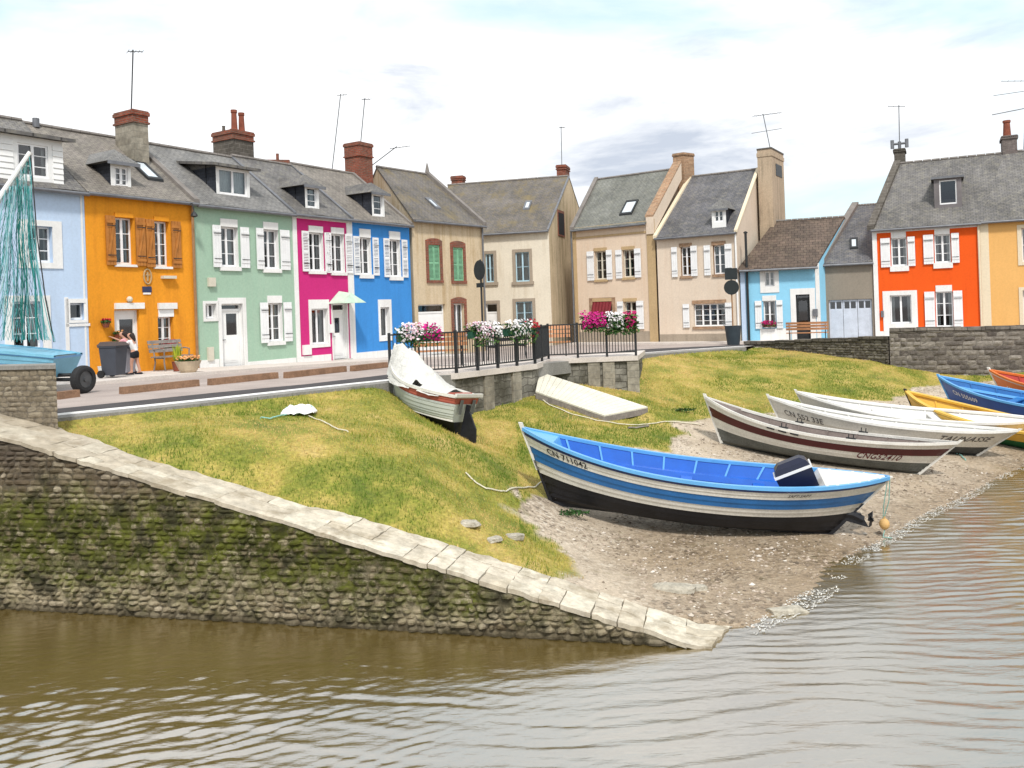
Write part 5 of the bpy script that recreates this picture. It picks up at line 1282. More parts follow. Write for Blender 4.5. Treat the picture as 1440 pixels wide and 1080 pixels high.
mbk = MB(); t0 = H.F.pt(H.uR, H.zr, -H.half); mbk.lathe([(.14, t0.z), (.10, t0.z + .25), (.05, t0.z + .5), (.02, t0.z + .62)], t0.x, t0.y, 8); mbk.build('finial', M['ridge'], H.root)
q = H.F.pt(H.uL - .5, H.zr - .2, -H.half - .4); antenna(H, q, atY(558, 206, q.y), 4, .1, 'alu', .9)

# ------------------------------------------------------------------ cream house, gable to the lane
H = House('house', 'cream house with a stained gable and lichen covered slate roof', (640, 328.3), (771.5, 322.5), ['w_cream', 'w_creamg'], 'slate_lich', Y=45.6, dirv=(math.cos(math.radians(15)), -math.sin(math.radians(15))), half=4.6, rL=(630, 261), rR=(800, 249.5))
CR = H
def stone_sur(H, r_, t=.16, m='greystone', sill=True):
    u0, u1, z0, z1 = r_; mb = MB(); F = H.F; F.slab(mb, u0 - t, u0, z0, z1 + t, -.01, .03); F.slab(mb, u1, u1 + t, z0, z1 + t, -.01, .03); F.slab(mb, u0, u1, z1, z1 + t, -.01, .03)
    if sill: F.slab(mb, u0 - t - .06, u1 + t + .06, z0 - .16, z0, -.01, .10)
    mb.build('window_surround', M[m], H.root)
for r_, fm in (((683, 357, 694.5, 397), 'grblue'), ((725, 354.5, 744.5, 396), 'grblue'), ((725.5, 424, 749, 456), 'grblue')):
    w_, rr_ = H.win(*r_, leaves=2, bars=1, curtain=1.0, fm=fm, sd=.08); stone_sur(H, rr_)
_, rr_ = H.door(684, 427, 700, 489, 'white', transom=.2); stone_sur(H, rr_, sill=False)
H.finish(sidesm=True); H.verge(1, 'zinc', .10, .06)
H.skylight([(738, 285.5), (747, 285.5), (745.5, 296.5), (736.5, 296.5)], 'zinc')
G = Facade(H.F.pt(H.F.w, 0), H.F.pt(H.F.w + 2 * (H.uR - H.F.w), 0, -2 * H.half))
u0, u1, z0, z1 = G.rect(785, 300, 792.5, 330); mbk = MB(); G.slab(mbk, u0 - .12, u1 + .12, z0 - .1, z1 + .15, -.01, .03); mbk.build('window_surround', M['brick'], H.root)
mbk = MB(); G.slab(mbk, u0, u1, z0, z1, .03, .036); mbk.build('window', M['dark'], H.root)
stack(H, 782.5, 795, 800.5, 231, 258, 49.6, -H.F.u, -H.F.n, ('brick', 'brick'), capf=.25, minw=.3); q = atY(790, 231, 50)
antenna(H, q + Vector((0, 0, -.2)), atY(789, 178, 50), 1, .6, 'alu', .4)
stack(H, 634.5, 650, 654, 246.5, 262, 50.5, -H.F.u, -H.F.n, ('brick', 'brick'), capf=.4, minw=.3)

# ------------------------------------------------------------------ two peach houses
def frontdir(a): return (math.cos(math.radians(a)), -math.sin(math.radians(a)))
H = House('house', 'peach house with stone quoins and a dark red window cloth on the ground floor', (806, 321.5), (909.5, 308.8), 'w_peach', 'slate_grn', Y=45.2, dirv=frontdir(36), half=3.0, rL=(838.5, 251), rR=(948, 242.2))
PE = H
ps = dict(shm='sh_white', lint=.17, lintm='quoin', sill=.12, sillm='quoin', ear=.05, curtain=.3, fm='trimw', leaves=2, bars=2, rm=0)
M['trimw'] = paint('cream_joinery', (0.66, 0.62, 0.52), .5, .06, 5)
H.win(837, 353, 853, 393, L=(826.3, 836), R=(853.5, 861.5), **ps); H.win(876, 351, 892, 390, L=(866.5, 875.3), R=(893, 902), **ps)
w_, rr_ = H.win(834, 424, 861, 458, leaves=2, bars=0, curtain=0, lint=.17, lintm='quoin'); stone_sur(H, rr_, .2, 'brick_tan')
mbk = MB(); u0, u1, z0, z1 = rr_; k = 12
for i in range(k):
    a, e = u0 + (u1 - u0) * i / k, u0 + (u1 - u0) * (i + 1) / k; d0, d1 = .05 + .03 * (i % 2), .05 + .03 * ((i + 1) % 2)
    mbk.face([H.F.pt(a, z1 - .75 + .05 * (i % 2), d0 + .25), H.F.pt(e, z1 - .75 + .05 * ((i + 1) % 2), d1 + .25), H.F.pt(e, z1, d1 - .06), H.F.pt(a, z1, d0 - .06)])
mbk.build('window_cloth', M['redcloth'], H.root)
ps['sty'] = 'plank'; H.win(878, 424, 895, 462, L=(869, 877.3), R=(896, 906), **ps)
w = H.F.w; H.band('cornice', -.05, w + .02, H.ze - .22, H.ze - .02, 'quoin', .10); H.band('string_course', 0, w, H.ze - .62, H.ze - .52, 'quoin', .03)
H.band('quoin', w - .02, w + .42, H.zb, H.ze + .05, 'quoin', .05); H.band('quoin', -.04, .16, H.zb, H.ze - .22, 'quoin', .03); H.band('plinth', .16, w - .02, H.zb, H.zs + .62, 'greystone', .03)
H.finish(); H.verge(0, 'ridge', .24, .18)
H.skylight([(882, 285), (899, 284), (887, 304), (870, 304.5)])
H.pipe(-.10, 'zinc', .06)
# raised party wall between the two houses
F = H.F; mbk = MB(); k = (H.uR - w) / H.half
a0, a1 = F.pt(w + .0 - k * .1, H.ze - .15, .1), F.pt(H.uR + .0, H.zr + .02, -H.half); up = Vector((0, 0, .55)); sd = F.u * .42
lo_ = lambda p: Vector((p.x, p.y, H.zb))
mbk.hexa([a0 - up, a0 - up + sd, a1 - up + sd, a1 - up, a0 + up * .55, a0 + up * .55 + sd, a1 + up * .55 + sd, a1 + up * .55]); mbk.build('party_wall', M['w_peach2'], H.root)
mbk = MB(); u2 = up * .55; mbk.hexa([a0 + u2 - F.u * .04, a0 + u2 + sd, a1 + u2 + sd, a1 + u2 - F.u * .04, a0 + u2 - F.u * .04 + up * .18, a0 + u2 + sd + up * .18, a1 + u2 + sd + up * .18, a1 + u2 - F.u * .04 + up * .18]); mbk.build('party_wall_coping', M['brick_tan'], H.root)
stack(H, 946, 961, 975.5, 214, 243, 45.0, -F.u, F.u * .3 - F.n, ('brick_tan', 'brick_tan'), capf=.15, minw=.4, lip=.03, maxw=.9)

H = House('house', 'pale peach house with a broad ground floor window and a tall rendered end stack', (923, 332), (1036, 323), 'w_peach2', 'slate_blue', Y=42.3, dirv=frontdir(32), half=4.0, rL=(971, 249), rR=(1066, 240.5))
PE2 = H
ps = dict(shm='sh_white', lint=.18, lintm='brick_tan', sill=.12, sillm='brick_tan', ear=.06, curtain=.35, fm='pvc', leaves=2, bars=2)
H.wallm = ['w_peach2', 'brown']
H.win(957.5, 347, 972, 388, L=(945, 953), R=(972, 981), rm=1, **ps); H.win(1003, 344.5, 1019.5, 385.5, L=(990.5, 999.5), R=(1020, 1030), rm=1, **ps)
ps['leaves'] = 4; ps['bars'] = 3; H.win(975.5, 427, 1020, 459, L=(961, 970), R=(1020.5, 1030.5), **ps)
H.band('plinth', 0, H.F.w, H.zb, H.zs + .45, 'greystone', .02)
H.finish(); H.verge(0, 'trim_cream', .18, .15); H.verge(1, 'trim_cream', .16, .12)
H.dormer(1001, 293, 1021, 321.5, 'hip', win=(1004.5, 296, 1017, 312), rise=.5, over=.14, leaves=2, bars=1, curtain=0, front='white', roofm='slate_pale')
H.pipe(H.F.w - .06, 'white', .06)
# big end stack running up the gable
F = H.F; gd = (F.pt(H.uR, 0, -H.half) - F.pt(F.w, 0)).normalized(); gn = Vector((gd.y, -gd.x, 0)); 
if gn.dot(F.u) < 0: gn = -gn
Yc = F.pt(F.w, 0).y + gd.y * H.half * .72
C = atY(1084.5, 209, Yc); mbk = MB(); O_ = Vector((C.x, C.y, 0)); ln = 1.5
la_ = px_len(C, -F.u, 1064.5, 209); lb_ = px_len(C, gd, 1101.5, 215)
mbk.box(O_ - F.u * la_ + Vector((0, 0, H.zb)), F.u * la_, gd * lb_, (0, 0, C.z - H.zb - .35)); mbk.box(O_ - F.u * (la_ + .03) - gd * .03 + Vector((0, 0, C.z - .35)), F.u * (la_ + .06), gd * (lb_ + .06), (0, 0, .2)); mbk.box(O_ - F.u * la_ + Vector((0, 0, C.z - .15)), F.u * la_, gd * lb_, (0, 0, .15))
M['w_stack'] = plaster('weathered_stack_render', (0.50, 0.39, 0.28), .6, 1.0, (0.22, 0.18, 0.13), .14); sh = mbk.build('chimney', M['w_stack'], H.root)
mbk = MB(); n3 = Vector((gd.y, -gd.x, 0)); n3 = n3 if n3.dot(F.u) > 0 else -n3; p = O_ + gd * lb_ * .3 + n3 * .002 + Vector((0, 0, C.z - 1.25)); mbk.box(p, gd * lb_ * .5, n3 * .02, (0, 0, .6)); mbk.build('flue_vent', M['iron'], sh)
mbk = MB(); mbk.box(O_ - F.u * (la_ + .02) - gd * .02 + Vector((0, 0, C.z)), F.u * (la_ + .04), gd * (lb_ + .04), (0, 0, .08)); mbk.build('chimney_cap', M['stack_dark'], sh)
q = O_ - F.u * la_ * .45 + gd * lb_ * .5 + Vector((0, 0, C.z)); antenna(H, q, atY(1073, 160, q.y), 5, .15, 'alu', 1.5); 
mbk = MB(); qq = q.lerp(atY(1073, 160, q.y), .55); mbk.tube([qq - Vector((.75, -.1, .06)), qq + Vector((.75, -.1, .1))], .014, 5); mbk.build('antenna_arm', M['alu'], H.root)

# ------------------------------------------------------------------ cottage, garage, vermilion and apricot houses
H = House('cottage', 'small sky blue cottage with a brown tiled roof between the peach house and the garage', (1041, 375.5), (1149.5, 370), 'w_sky', 'tile', Y=40.2, dirv=frontdir(20), half=3.6, rL=(1090, 313.5), rR=(1187, 305.5), over=.3)
CO = H; H.wallm = ['w_sky', 'white_wall']
H.win(1075.5, 381.5, 1089, 402.5, sur=(.22, .2, .3, .1), leaves=2, bars=1, curtain=.9, rm=1)
H.win(1074, 423, 1091, 461, L=(1062, 1071.5), R=(1092, 1101), shm='sh_white', lint=.25, curtain=.5, leaves=2, bars=1, rm=1, ear=.04)
H.door(1120, 414, 1139.5, 480, 'iron', pane=(1121.5, 422, 1138, 458), transom=.09, sur=(.24, .24, .28), rm=1, label='dark glazed front door')
H.panel('letter_box', 1143, 434.5, 1150, 444.5, 'zinc', .0, .12)
H.band('plinth', H.F.cast(1069, 470)[0], H.F.cast(1112, 470)[0], H.zb, H.F.cast(1090, 462)[1], 'white_wall', .02); H.band('corner_strip', -.02, .2, H.zb, H.ze, 'w_paleblue', .02); H.band('corner_strip', H.F.w - .12, H.F.w + .06, H.zb, H.ze, 'white_wall', .03)
H.finish(gutter=True)
mbk = MB(); p = H.F.pt(.30, 0, .10); mbk.tube([Vector((p.x, p.y, H.zs)), Vector((p.x, p.y, atY(1048.6, 328, p.y).z))], .06, 8); zt_ = atY(1048.6, 328, p.y).z; mbk.lathe([(.1, zt_), (.1, zt_ + .05), (.02, zt_ + .1)], p.x, p.y, 8); mbk.build('flue_pipe', M['iron'], H.root)

H = House('garage', 'grey rendered garage house with pale planked double doors', (1155, 370), (1227.5, 366.7), 'w_grey', 'slate_blue', Y=39.8, dirv=frontdir(22), half=4.2, rL=(1203, 290), rR=(1250, 288), over=.15)
GA = H
u0, u1, z0, z1 = H.F.rect(1166, 421, 1227, 479); H.hole(u0, u1, H.zs - .05, z1)
fr = MB(); d = -.10; mbs = []
gd_ = None
for k in range(3):
    lf = MB(); a, e = u0 + (u1 - u0) * k / 3 + .008, u0 + (u1 - u0) * (k + 1) / 3 - .008; zg = z1 - (z1 - z0) * .22; hw = (e - a - .18) / 2
    holes = [(a + .06, a + .06 + hw, zg, z1 - .09), (e - .06 - hw, e - .06, zg, z1 - .09)]
    wall_front(lf, H.F, a, e, H.zs, z1 - .01, holes, .05, 0, d)
    for i in range(6): H.F.slab(lf, a + (e - a) * i / 6 + .004, a + (e - a) * (i + 1) / 6 - .004, H.zs + .01, zg - .05, d, d + .012)
    lo = lf.build('garage_door', M['gardoor'], H.root)
    for h in holes: pb = MB(); pb.face([H.F.pt(h[0], h[2], d - .04), H.F.pt(h[1], h[2], d - .04), H.F.pt(h[1], h[3], d - .04), H.F.pt(h[0], h[3], d - .04)]); pb.build('pane', M['glass'], lo)
ib = MB(); e = -.7; ib.face([H.F.pt(u0 - .2, H.zs - .1, e), H.F.pt(u1 + .2, H.zs - .1, e), H.F.pt(u1 + .2, z1 + .1, e), H.F.pt(u0 - .2, z1 + .1, e)]); ib.build('dark_interior', M['dark'], H.root)
H.finish(); vg = H.verge(0, 'ridge', .3, .22); H.band('corner_strip', -.16, .02, H.ze - .15, H.ze + .15, 'white_wall', .12)
H.skylight([(1199.5, 338), (1211, 337.5), (1202.5, 352), (1190.5, 352.5)])

H = House('house', 'vermilion house with white shutters and one dormer in its slate roof', (1226, 319), (1379, 310.5), 'w_red', 'slate', Y=38.9, dirv=frontdir(27), half=4.0, rL=(1262, 233), rR=(1412, 215.5))
RE = H; H.wallm = ['w_red', 'white_wall']; kw = dict(shm='sh_white', lint=.28, sill=.24, ear=-.02, curtain=.5, rm=1, leaves=2, bars=2)
H.win(1253, 334.5, 1275.5, 374, L=(1238.5, 1252), R=(1276.5, 1287), **kw); H.win(1314, 329.5, 1337, 369.5, L=(1298.5, 1313), R=(1338, 1349), **kw)
kw['sill'] = .1; H.win(1316, 410, 1340.5, 460, L=(1300.5, 1315), R=(1341, 1354), **kw)
H.win(1252, 415, 1282, 455, sur=(.3, .24, .35, .2), leaves=2, bars=0, curtain=.4, rm=1)
w = H.F.w; H.band('corner_strip', 0, .19, H.zb, H.ze, 'white_wall'); H.band('corner_strip', w - .05, w + .28, H.zb, H.ze, 'trim_cream'); H.band('eave_band', .19, w - .05, H.ze - .28, H.ze, 'white_wall', .025)
H.band('plinth', .19, w - .05, H.zb, H.zs + .35, 'white_wall', .026); H.panel('letter_box', 1239, 437, 1243, 446, 'zinc', 0, .1)
H.finish(); H.verge(0, 'stack_dark', .3, .2)
H.pipe(w - .1, 'trim_cream', .08)
M['slate_d2'] = slate('grey_slate_hanging', (0.15, 0.135, 0.14), (0.20, 0.18, 0.185), lich=.1)
H = RE; H.dormer(1313.5, 247, 1352.5, 293.5, 'hip', win=(1321, 253, 1345.5, 287), rise=.5, over=.12, leaves=1, bars=0, curtain=.0, front='slate_d2', roofm='slate')
F = H.F
ch, top, (O_, va, la_, vb, lb_, zt_) = stack(H, 1257, 1272, 1279, 208, 240, 42.2, -F.u, -F.n, ('stack_dark', 'stack_dark'), capf=.12, minw=.4, maxw=1.0)
mbk = MB(); c = O_ + va * la_ * .5 + vb * lb_ * .5
mbk.tube([c + Vector((0, 0, zt_ - .05)), c + Vector((0, 0, zt_ + .42))], .08, 8)
for sg in (-1, 1):
    mbk.tube([c + Vector((0, 0, zt_ + .32)), c + F.u * .33 * sg + Vector((0, 0, zt_ + .32))], .06, 8); mbk.tube([c + F.u * .33 * sg + Vector((0, 0, zt_ + .1)), c + F.u * .33 * sg + Vector((0, 0, zt_ + .52))], .09, 8)
mbk.build('flue_cowl', M['zinc'], ch)
antenna(H, c + Vector((0, 0, zt_)), atY(1264, 148, c.y), 1, 2.8, 'alu', .75)
ch, top, (O_, va, la_, vb, lb_, zt_) = stack(H, 1409, 1430, 1439, 189, 220, 39.6, -F.u, -F.n, ('stack_grey', 'stack_grey'), capf=.1, minw=.5, maxw=1.2, pots=((.6, .5, .17, .8, 'terracotta'),))
antenna(H, top + Vector((.75, .2, -1.5)), atY(1444, 112, top.y), 4, 2.75, 'alu', 1.6)
q = atY(1442, 128, top.y); mbk = MB(); mbk.tube([q, q + Vector((-1.4, .2, -.12))], .014, 5); q = atY(1443, 152, top.y); mbk.tube([q, q + Vector((-1.5, .2, -.22))], .02, 5); mbk.build('antenna_arm', M['alu'], H.root)

H = House('house', 'apricot house beyond the vermilion one, mostly out of the picture', (1379.5, 310.3), (1560, 296), 'w_yellow', 'slate', A=F.pt(F.w + .03, RE.ze + .03), dirv=frontdir(27), half=4.0, rL=None, rR=None, zr=RE.zr + .02)
H.uL = RE.uR - RE.F.w; H.uR = H.F.w + H.uL; H.slope = (H.zr - H.ze) / H.half
H.wallm = ['w_yellow', 'white_wall']
H.win(1437, 320, 1458, 368, sur=(.16, .16, .14, .14), surm='trim_cream', leaves=2, bars=1, curtain=.8); H.win(1439, 408, 1462, 470, sur=(.14, .14, .1, .14), surm='trim_cream', leaves=2, bars=1, curtain=.5)
H.finish()
# ------------------------------------------------------------------ boats
M['b_white'] = paint('white_boat_paint', (0.70, 0.68, 0.63), .4, .10, 2.5, .4, .12, fine=.16)
M['b_blue'] = paint('blue_boat_paint', (0.022, 0.15, 0.42), .35, .14, 2.5, .45, .08, fine=.14)
M['b_navy'] = paint('navy_rubbing_strake', (0.012, 0.03, 0.13), .3, .1, 3, .5)
M['b_inner'] = paint('bright_blue_inside', (0.012, 0.115, 0.50), .35, .10, 2.5, .45, .05, fine=.06)
M['b_light'] = paint('light_blue_gunwale', (0.12, 0.38, 0.72), .3, .06, 3, .5)
M['b_maroon'] = paint('maroon_boat_paint', (0.075, 0.009, 0.012), .4, .15, 3, .4, .05, fine=.1)
M['b_grey'] = paint('grey_antifouling', (0.13, 0.135, 0.125), .7, .25, 3, .25, .1, fine=.25)
M['b_slategrey'] = paint('dark_grey_antifouling', (0.075, 0.075, 0.072), .7, .3, 3, .25, .1, fine=.25)
M['b_brownin'] = paint('worn_grey_brown_inside', (0.19, 0.155, 0.14), .8, .2, 4, .2, .1, fine=.2)
M['b_whitein'] = paint('white_inside', (0.74, 0.73, 0.70), .5, .07, 3, .35, .05, fine=.08)
M['b_yellow'] = paint('yellow_boat_paint', (0.66, 0.40, 0.06), .4, .12, 3, .4, .05)
M['b_green'] = paint('green_boat_paint', (0.02, 0.13, 0.045), .45, .15, 3, .4, .05)
M['b_royal'] = paint('royal_blue_boat_paint', (0.012, 0.075, 0.33), .3, .12, 2.5, .5, .05, fine=.06)
M['b_orange'] = paint('orange_boat_paint', (0.66, 0.17, 0.035), .4, .12, 3, .4, .05)
M['b_red'] = paint('red_boat_paint', (0.40, 0.03, 0.02), .4, .12, 3, .4, .05)
M['b_brownbot'] = paint('dark_brown_antifouling', (0.06, 0.028, 0.022), .7, .2, 3, .25, .1)
M['b_pale'] = paint('pale_trailer_boat_paint', (0.185, 0.45, 0.60), .45, .12, 2, .4, .08, fine=.1)
M['b_palegrey'] = paint('grey_green_white_planking', (0.50, 0.53, 0.49), .5, .10, 2, .35, .1, fine=.1)
M['b_salmon'] = paint('faded_red_strake', (0.40, 0.10, 0.065), .6, .2, 3, .3, .1, fine=.1)
M['ltr_black'] = paint('black_lettering', (0.02, 0.02, 0.025), .5, .1, 5)
M['ltr_maroon'] = paint('dark_red_lettering', (0.12, 0.02, 0.025), .5, .1, 5)
M['ltr_white'] = paint('white_lettering', (0.8, 0.8, 0.8), .5, .05, 5)
M['ltr_grey'] = paint('worn_dark_lettering', (0.09, 0.08, 0.075), .6, .2, 5)

class Hull:
    def __init__(s, name, label, Ks, Kb, ohs, ohb, B, D, Hs, Hb, bands, inner, gun, heel=0.0, tm=.46, ws=.03, gw=.07, group='wooden boats pulled up on the beach', cat='boat', endk=.06, floor=.30, flare=.62, bow_p=2.1, bottom=.50, pitch0=0.0, lap=.011):
        Ks, Kb = Vector(Ks), Vector(Kb); d = Kb - Ks; s.Lk = d.length; yaw = math.atan2(d.y, d.x); pit = math.asin(d.z / d.length)
        s.root = thing(name, label, cat, tuple(Ks), 0, group)
        s.root.rotation_mode = 'XYZ'; s.root.rotation_euler = (Matrix.Rotation(yaw, 3, 'Z') @ Matrix.Rotation(-pit + pitch0, 3, 'Y') @ Matrix.Rotation(heel, 3, 'X')).to_euler()
        s.ohs, s.ohb, s.B, s.D, s.Hs, s.Hb, s.tm, s.ws, s.flare, s.bp, s.bot, s.endk = ohs, ohb, B, D, Hs, Hb, tm, ws, flare, bow_p, bottom, endk
        s.L = s.Lk + ohs + ohb; s.lap = lap; s.bands = bands; s.gun = gun; s.gw = gw
        vs = [0.0, .12] + [b[0] for b in bands[:-1]] + [1.0]; vs = sorted(set(vs)); dense = []
        for a, e in zip(vs[:-1], vs[1:]): dense += [a, (a + e) / 2]
        s.vl = dense + [1.0]; nT = 36
        mats = [M[b[1]] for b in bands]; mb = MB()
        T = [i / nT for i in range(nT + 1)]
        def mi(v, t):
            for k, b in enumerate(bands):
                if v < b[0]: return k
            return len(bands) - 1
        for sd in (1, -1):
            for i in range(nT):
                for j in range(len(s.vl) - 1):
                    a, e = s.vl[j], s.vl[j + 1]; lp = s.lap if 0 < a < .97 else 0.0; q = [s.P(T[i], a, sd, lp), s.P(T[i + 1], a, sd, lp), s.P(T[i + 1], e, sd), s.P(T[i], e, sd)]
                    mb.face(q if sd < 0 else q[::-1], mi((a + e) / 2, T[i]))
        for i in range(nT): mb.face([s.P(T[i], 0, 1), s.P(T[i + 1], 0, 1), s.P(T[i + 1], 0, -1), s.P(T[i], 0, -1)][::1], 0)
        for t in (0, 1):
            for j in range(len(s.vl) - 1):
                a, e = s.vl[j], s.vl[j + 1]; q = [s.P(t, a, 1), s.P(t, a, -1), s.P(t, e, -1), s.P(t, e, 1)]; mb.face(q if t == 0 else q[::-1], mi((a + e) / 2, t))
        s.hull = mb.build('hull', mats, s.root, local=True, weld=True, smooth=False)
        s.hull.data.polygons.foreach_set("use_smooth", [len(p.vertices) == 4 and abs(p.normal.x) < .9 for p in s.hull.data.polygons])
        for e_ in s.hull.data.edges: pass
        # inner skin and bottom boards
        mb = MB(); th = .035; T2 = [.025 + .95 * i / nT for i in range(nT + 1)]; vl = [floor, .45, .6, .75, .88, .985]
        for sd in (1, -1):
            for i in range(nT):
                for a, e in zip(vl[:-1], vl[1:]):
                    q = [s.P(T2[i], a, sd, -th), s.P(T2[i + 1], a, sd, -th), s.P(T2[i + 1], e, sd, -th), s.P(T2[i], e, sd, -th)]; mb.face(q[::-1] if sd < 0 else q)
        for i in range(nT): mb.face([s.P(T2[i], floor, 1, -th), s.P(T2[i], floor, -1, -th), s.P(T2[i + 1], floor, -1, -th), s.P(T2[i + 1], floor, 1, -th)])
        for t in (T2[0], T2[-1]): mb.face([s.P(t, floor, 1, -th), s.P(t, floor, -1, -th), s.P(t, .985, -1, -th), s.P(t, .985, 1, -th)])
        s.inner = mb.build('inside', M[inner], s.root, local=True, weld=True, smooth=False)
        # gunwale
        mb = MB()
        for sd in (1, -1):
            for i in range(nT):
                pr = []
                for t in (T[i], T[i + 1]):
                    o = s.P(t, 1, sd, .022); n_ = s.P(t, 1, sd, -min(gw, s.hb(t, 1) - .004 + .02)); up = Vector((0, 0, .03)); dn = Vector((0, 0, -.028)); pr.append((o + dn, n_ + dn, n_ + up, o + up))
                a, e = pr
                for k in range(4): q = [a[k], e[k], e[(k + 1) % 4], a[(k + 1) % 4]]; mb.face(q if sd > 0 else q[::-1])
        s.gunw = mb.build('gunwale', M[gun], s.root, local=True, weld=True)
    def hb(s, t, v):
        x = abs((t - s.tm) / (s.tm if t < s.tm else 1 - s.tm)); top = s.B / 2 * max(0.0, 1 - x ** (2.3 if t > s.tm else 2.6)) ** .85
        bt = s.B / 2 * s.bot * max(0.0, 1 - x ** 1.7) ** 1.05
        if t < s.tm: top = max(top, s.ws / 2 + (s.B / 2 - s.ws / 2) * max(0.0, 1 - x ** 2.4)); bt = max(bt, s.ws * .30 + (s.B / 2 * s.bot - s.ws * .30) * max(0.0, 1 - x ** 2.0)) if s.ws > .2 else bt
        f = v ** s.flare
        return max(.022, bt * (1 - f) + top * f)
    def zs(s, t):
        return s.D + (s.Hs - s.D) * ((s.tm - t) / s.tm) ** 2 if t < s.tm else s.D + (s.Hb - s.D) * ((t - s.tm) / (1 - s.tm)) ** s.bp
    def P(s, t, v, sd, off=0.0):
        vv = v
        if 0 < v < .9: vv = v + s.endk * (2 * abs(t - .5)) ** 2 * min(1, v / .4) * (1 - v)
        xk, xs = t * s.Lk, -s.ohs + t * s.L; x = xk + (xs - xk) * vv
        b = max(.004, s.hb(t, vv) + off) if off else s.hb(t, vv)
        return Vector((x, sd * b, .02 + (s.zs(t) - .02) * vv))
    def stem(s, m, ends=(0, 1), w=.055, up=.12, name='stem_post', v0=0.0):
        for t in ends:
            mb = MB(); a = Vector((t * s.Lk + (-s.ohs + t * s.L - t * s.Lk) * v0, 0, s.zs(t) * v0)); top = Vector((-s.ohs + t * s.L, 0, s.zs(t))); d = (top - a).normalized(); top = top + d * up
            f = Vector((1 if t else -1, 0, 0)) * .05; y = Vector((0, w / 2, 0))
            mb.hexa([a - y - f * .6, a - y + f, a + y + f, a + y - f * .6, top - y - f * .8, top - y + f * .6, top + y + f * .6, top + y - f * .8]); mb.build(name, M[m], s.root, local=True)
    def keel(s, m, h=.05):
        mb = MB(); mb.box((-.02, -.03, -h), (s.Lk + .04, 0, 0), (0, .06, 0), (0, 0, h + .02)); mb.build('keel', M[m], s.root, local=True)
    def ribs(s, m, k=8, t0=.14, t1=.86, w=.035):
        for i in range(k):
            t = t0 + (t1 - t0) * i / (k - 1)
            for sd in (1, -1):
                mb = MB(); vl = [.34, .5, .65, .8, .97]; dt = w / s.L / 2
                for a, e in zip(vl[:-1], vl[1:]):
                    mb.hexa([s.P(t - dt, a, sd, -.034), s.P(t + dt, a, sd, -.034), s.P(t + dt, a, sd, -.065), s.P(t - dt, a, sd, -.065), s.P(t - dt, e, sd, -.034), s.P(t + dt, e, sd, -.034), s.P(t + dt, e, sd, -.065), s.P(t - dt, e, sd, -.065)])
                mb.build('rib', M[m], s.inner, local=True)
    def stringer(s, m, v=.70, h=.05, name='stringer', t0=.06, t1=.94, dp=.03):
        for sd in (1, -1):
            mb = MB(); n_ = 24
            for i in range(n_):
                a, e = t0 + (t1 - t0) * i / n_, t0 + (t1 - t0) * (i + 1) / n_; dv = h / s.D / 2
                mb.hexa([s.P(a, v - dv, sd, -.036), s.P(e, v - dv, sd, -.036), s.P(e, v - dv, sd, -.036 - dp), s.P(a, v - dv, sd, -.036 - dp), s.P(a, v + dv, sd, -.036), s.P(e, v + dv, sd, -.036), s.P(e, v + dv, sd, -.036 - dp), s.P(a, v + dv, sd, -.036 - dp)])
            mb.build(name, M[m], s.inner, local=True)
    def thwart(s, t, m, w=.2, v=.72):
        mb = MB(); dt = w / s.L / 2; u = Vector((0, 0, .035)); mb.hexa([s.P(t - dt, v, 1, -.04), s.P(t + dt, v, 1, -.04), s.P(t + dt, v, -1, -.04), s.P(t - dt, v, -1, -.04)] + [p + u for p in [s.P(t - dt, v, 1, -.04), s.P(t + dt, v, 1, -.04), s.P(t + dt, v, -1, -.04), s.P(t - dt, v, -1, -.04)]]); mb.build('thwart', M[m], s.inner, local=True)
    def deck(s, t0, t1, m, name='deck', lift=.012, v=1.0):
        mb = MB(); n_ = 8
        for i in range(n_):
            a, e = t0 + (t1 - t0) * i / n_, t0 + (t1 - t0) * (i + 1) / n_; u = Vector((0, 0, lift)); mb.face([s.P(a, v, 1, -.02) + u, s.P(a, v, -1, -.02) + u, s.P(e, v, -1, -.02) + u, s.P(e, v, 1, -.02) + u])
        t = t1 if t0 < .5 else t0
        u = Vector((0, 0, lift)); mb.face([s.P(t, .35, 1, -.04), s.P(t, .35, -1, -.04), s.P(t, v, -1, -.02) + u, s.P(t, v, 1, -.02) + u]); mb.build(name, M[m], s.root, local=True)
    def text(s, txt, t0, v0, size, m, name='registration', sx=1.0, sd=1, follow=True):
        vs, fs = text_verts(txt, size, sx); mb = MB(); out = []
        for (x, y) in vs:
            t = t0 - x / s.L; v = v0 + y / (s.zs(t0 if not follow else t)); out.append(s.P(t, v, sd, .017))
        mb.mesh(out, fs); o = mb.build(name, M[m], s.root, local=True); return o
    def lineT(s, t0, v, size, m, bars): pass
    def oarlock(s, t, m='iron', sd=1):
        mb = MB(); p = s.P(t, 1, sd, -.04)
        for dx in (-.05, .05): mb.tube([p + Vector((dx, 0, 0)), p + Vector((dx, 0, .14))], .012, 6)
        mb.box(p + Vector((-.1, -.03, .03)), (.2, 0, 0), (0, .06, 0), (0, 0, .03)); mb.build('rowlock', M[m], s.root, local=True)
def on_land(px, py, up=0.0): p = hit_land(px, py); p.z += up; return p

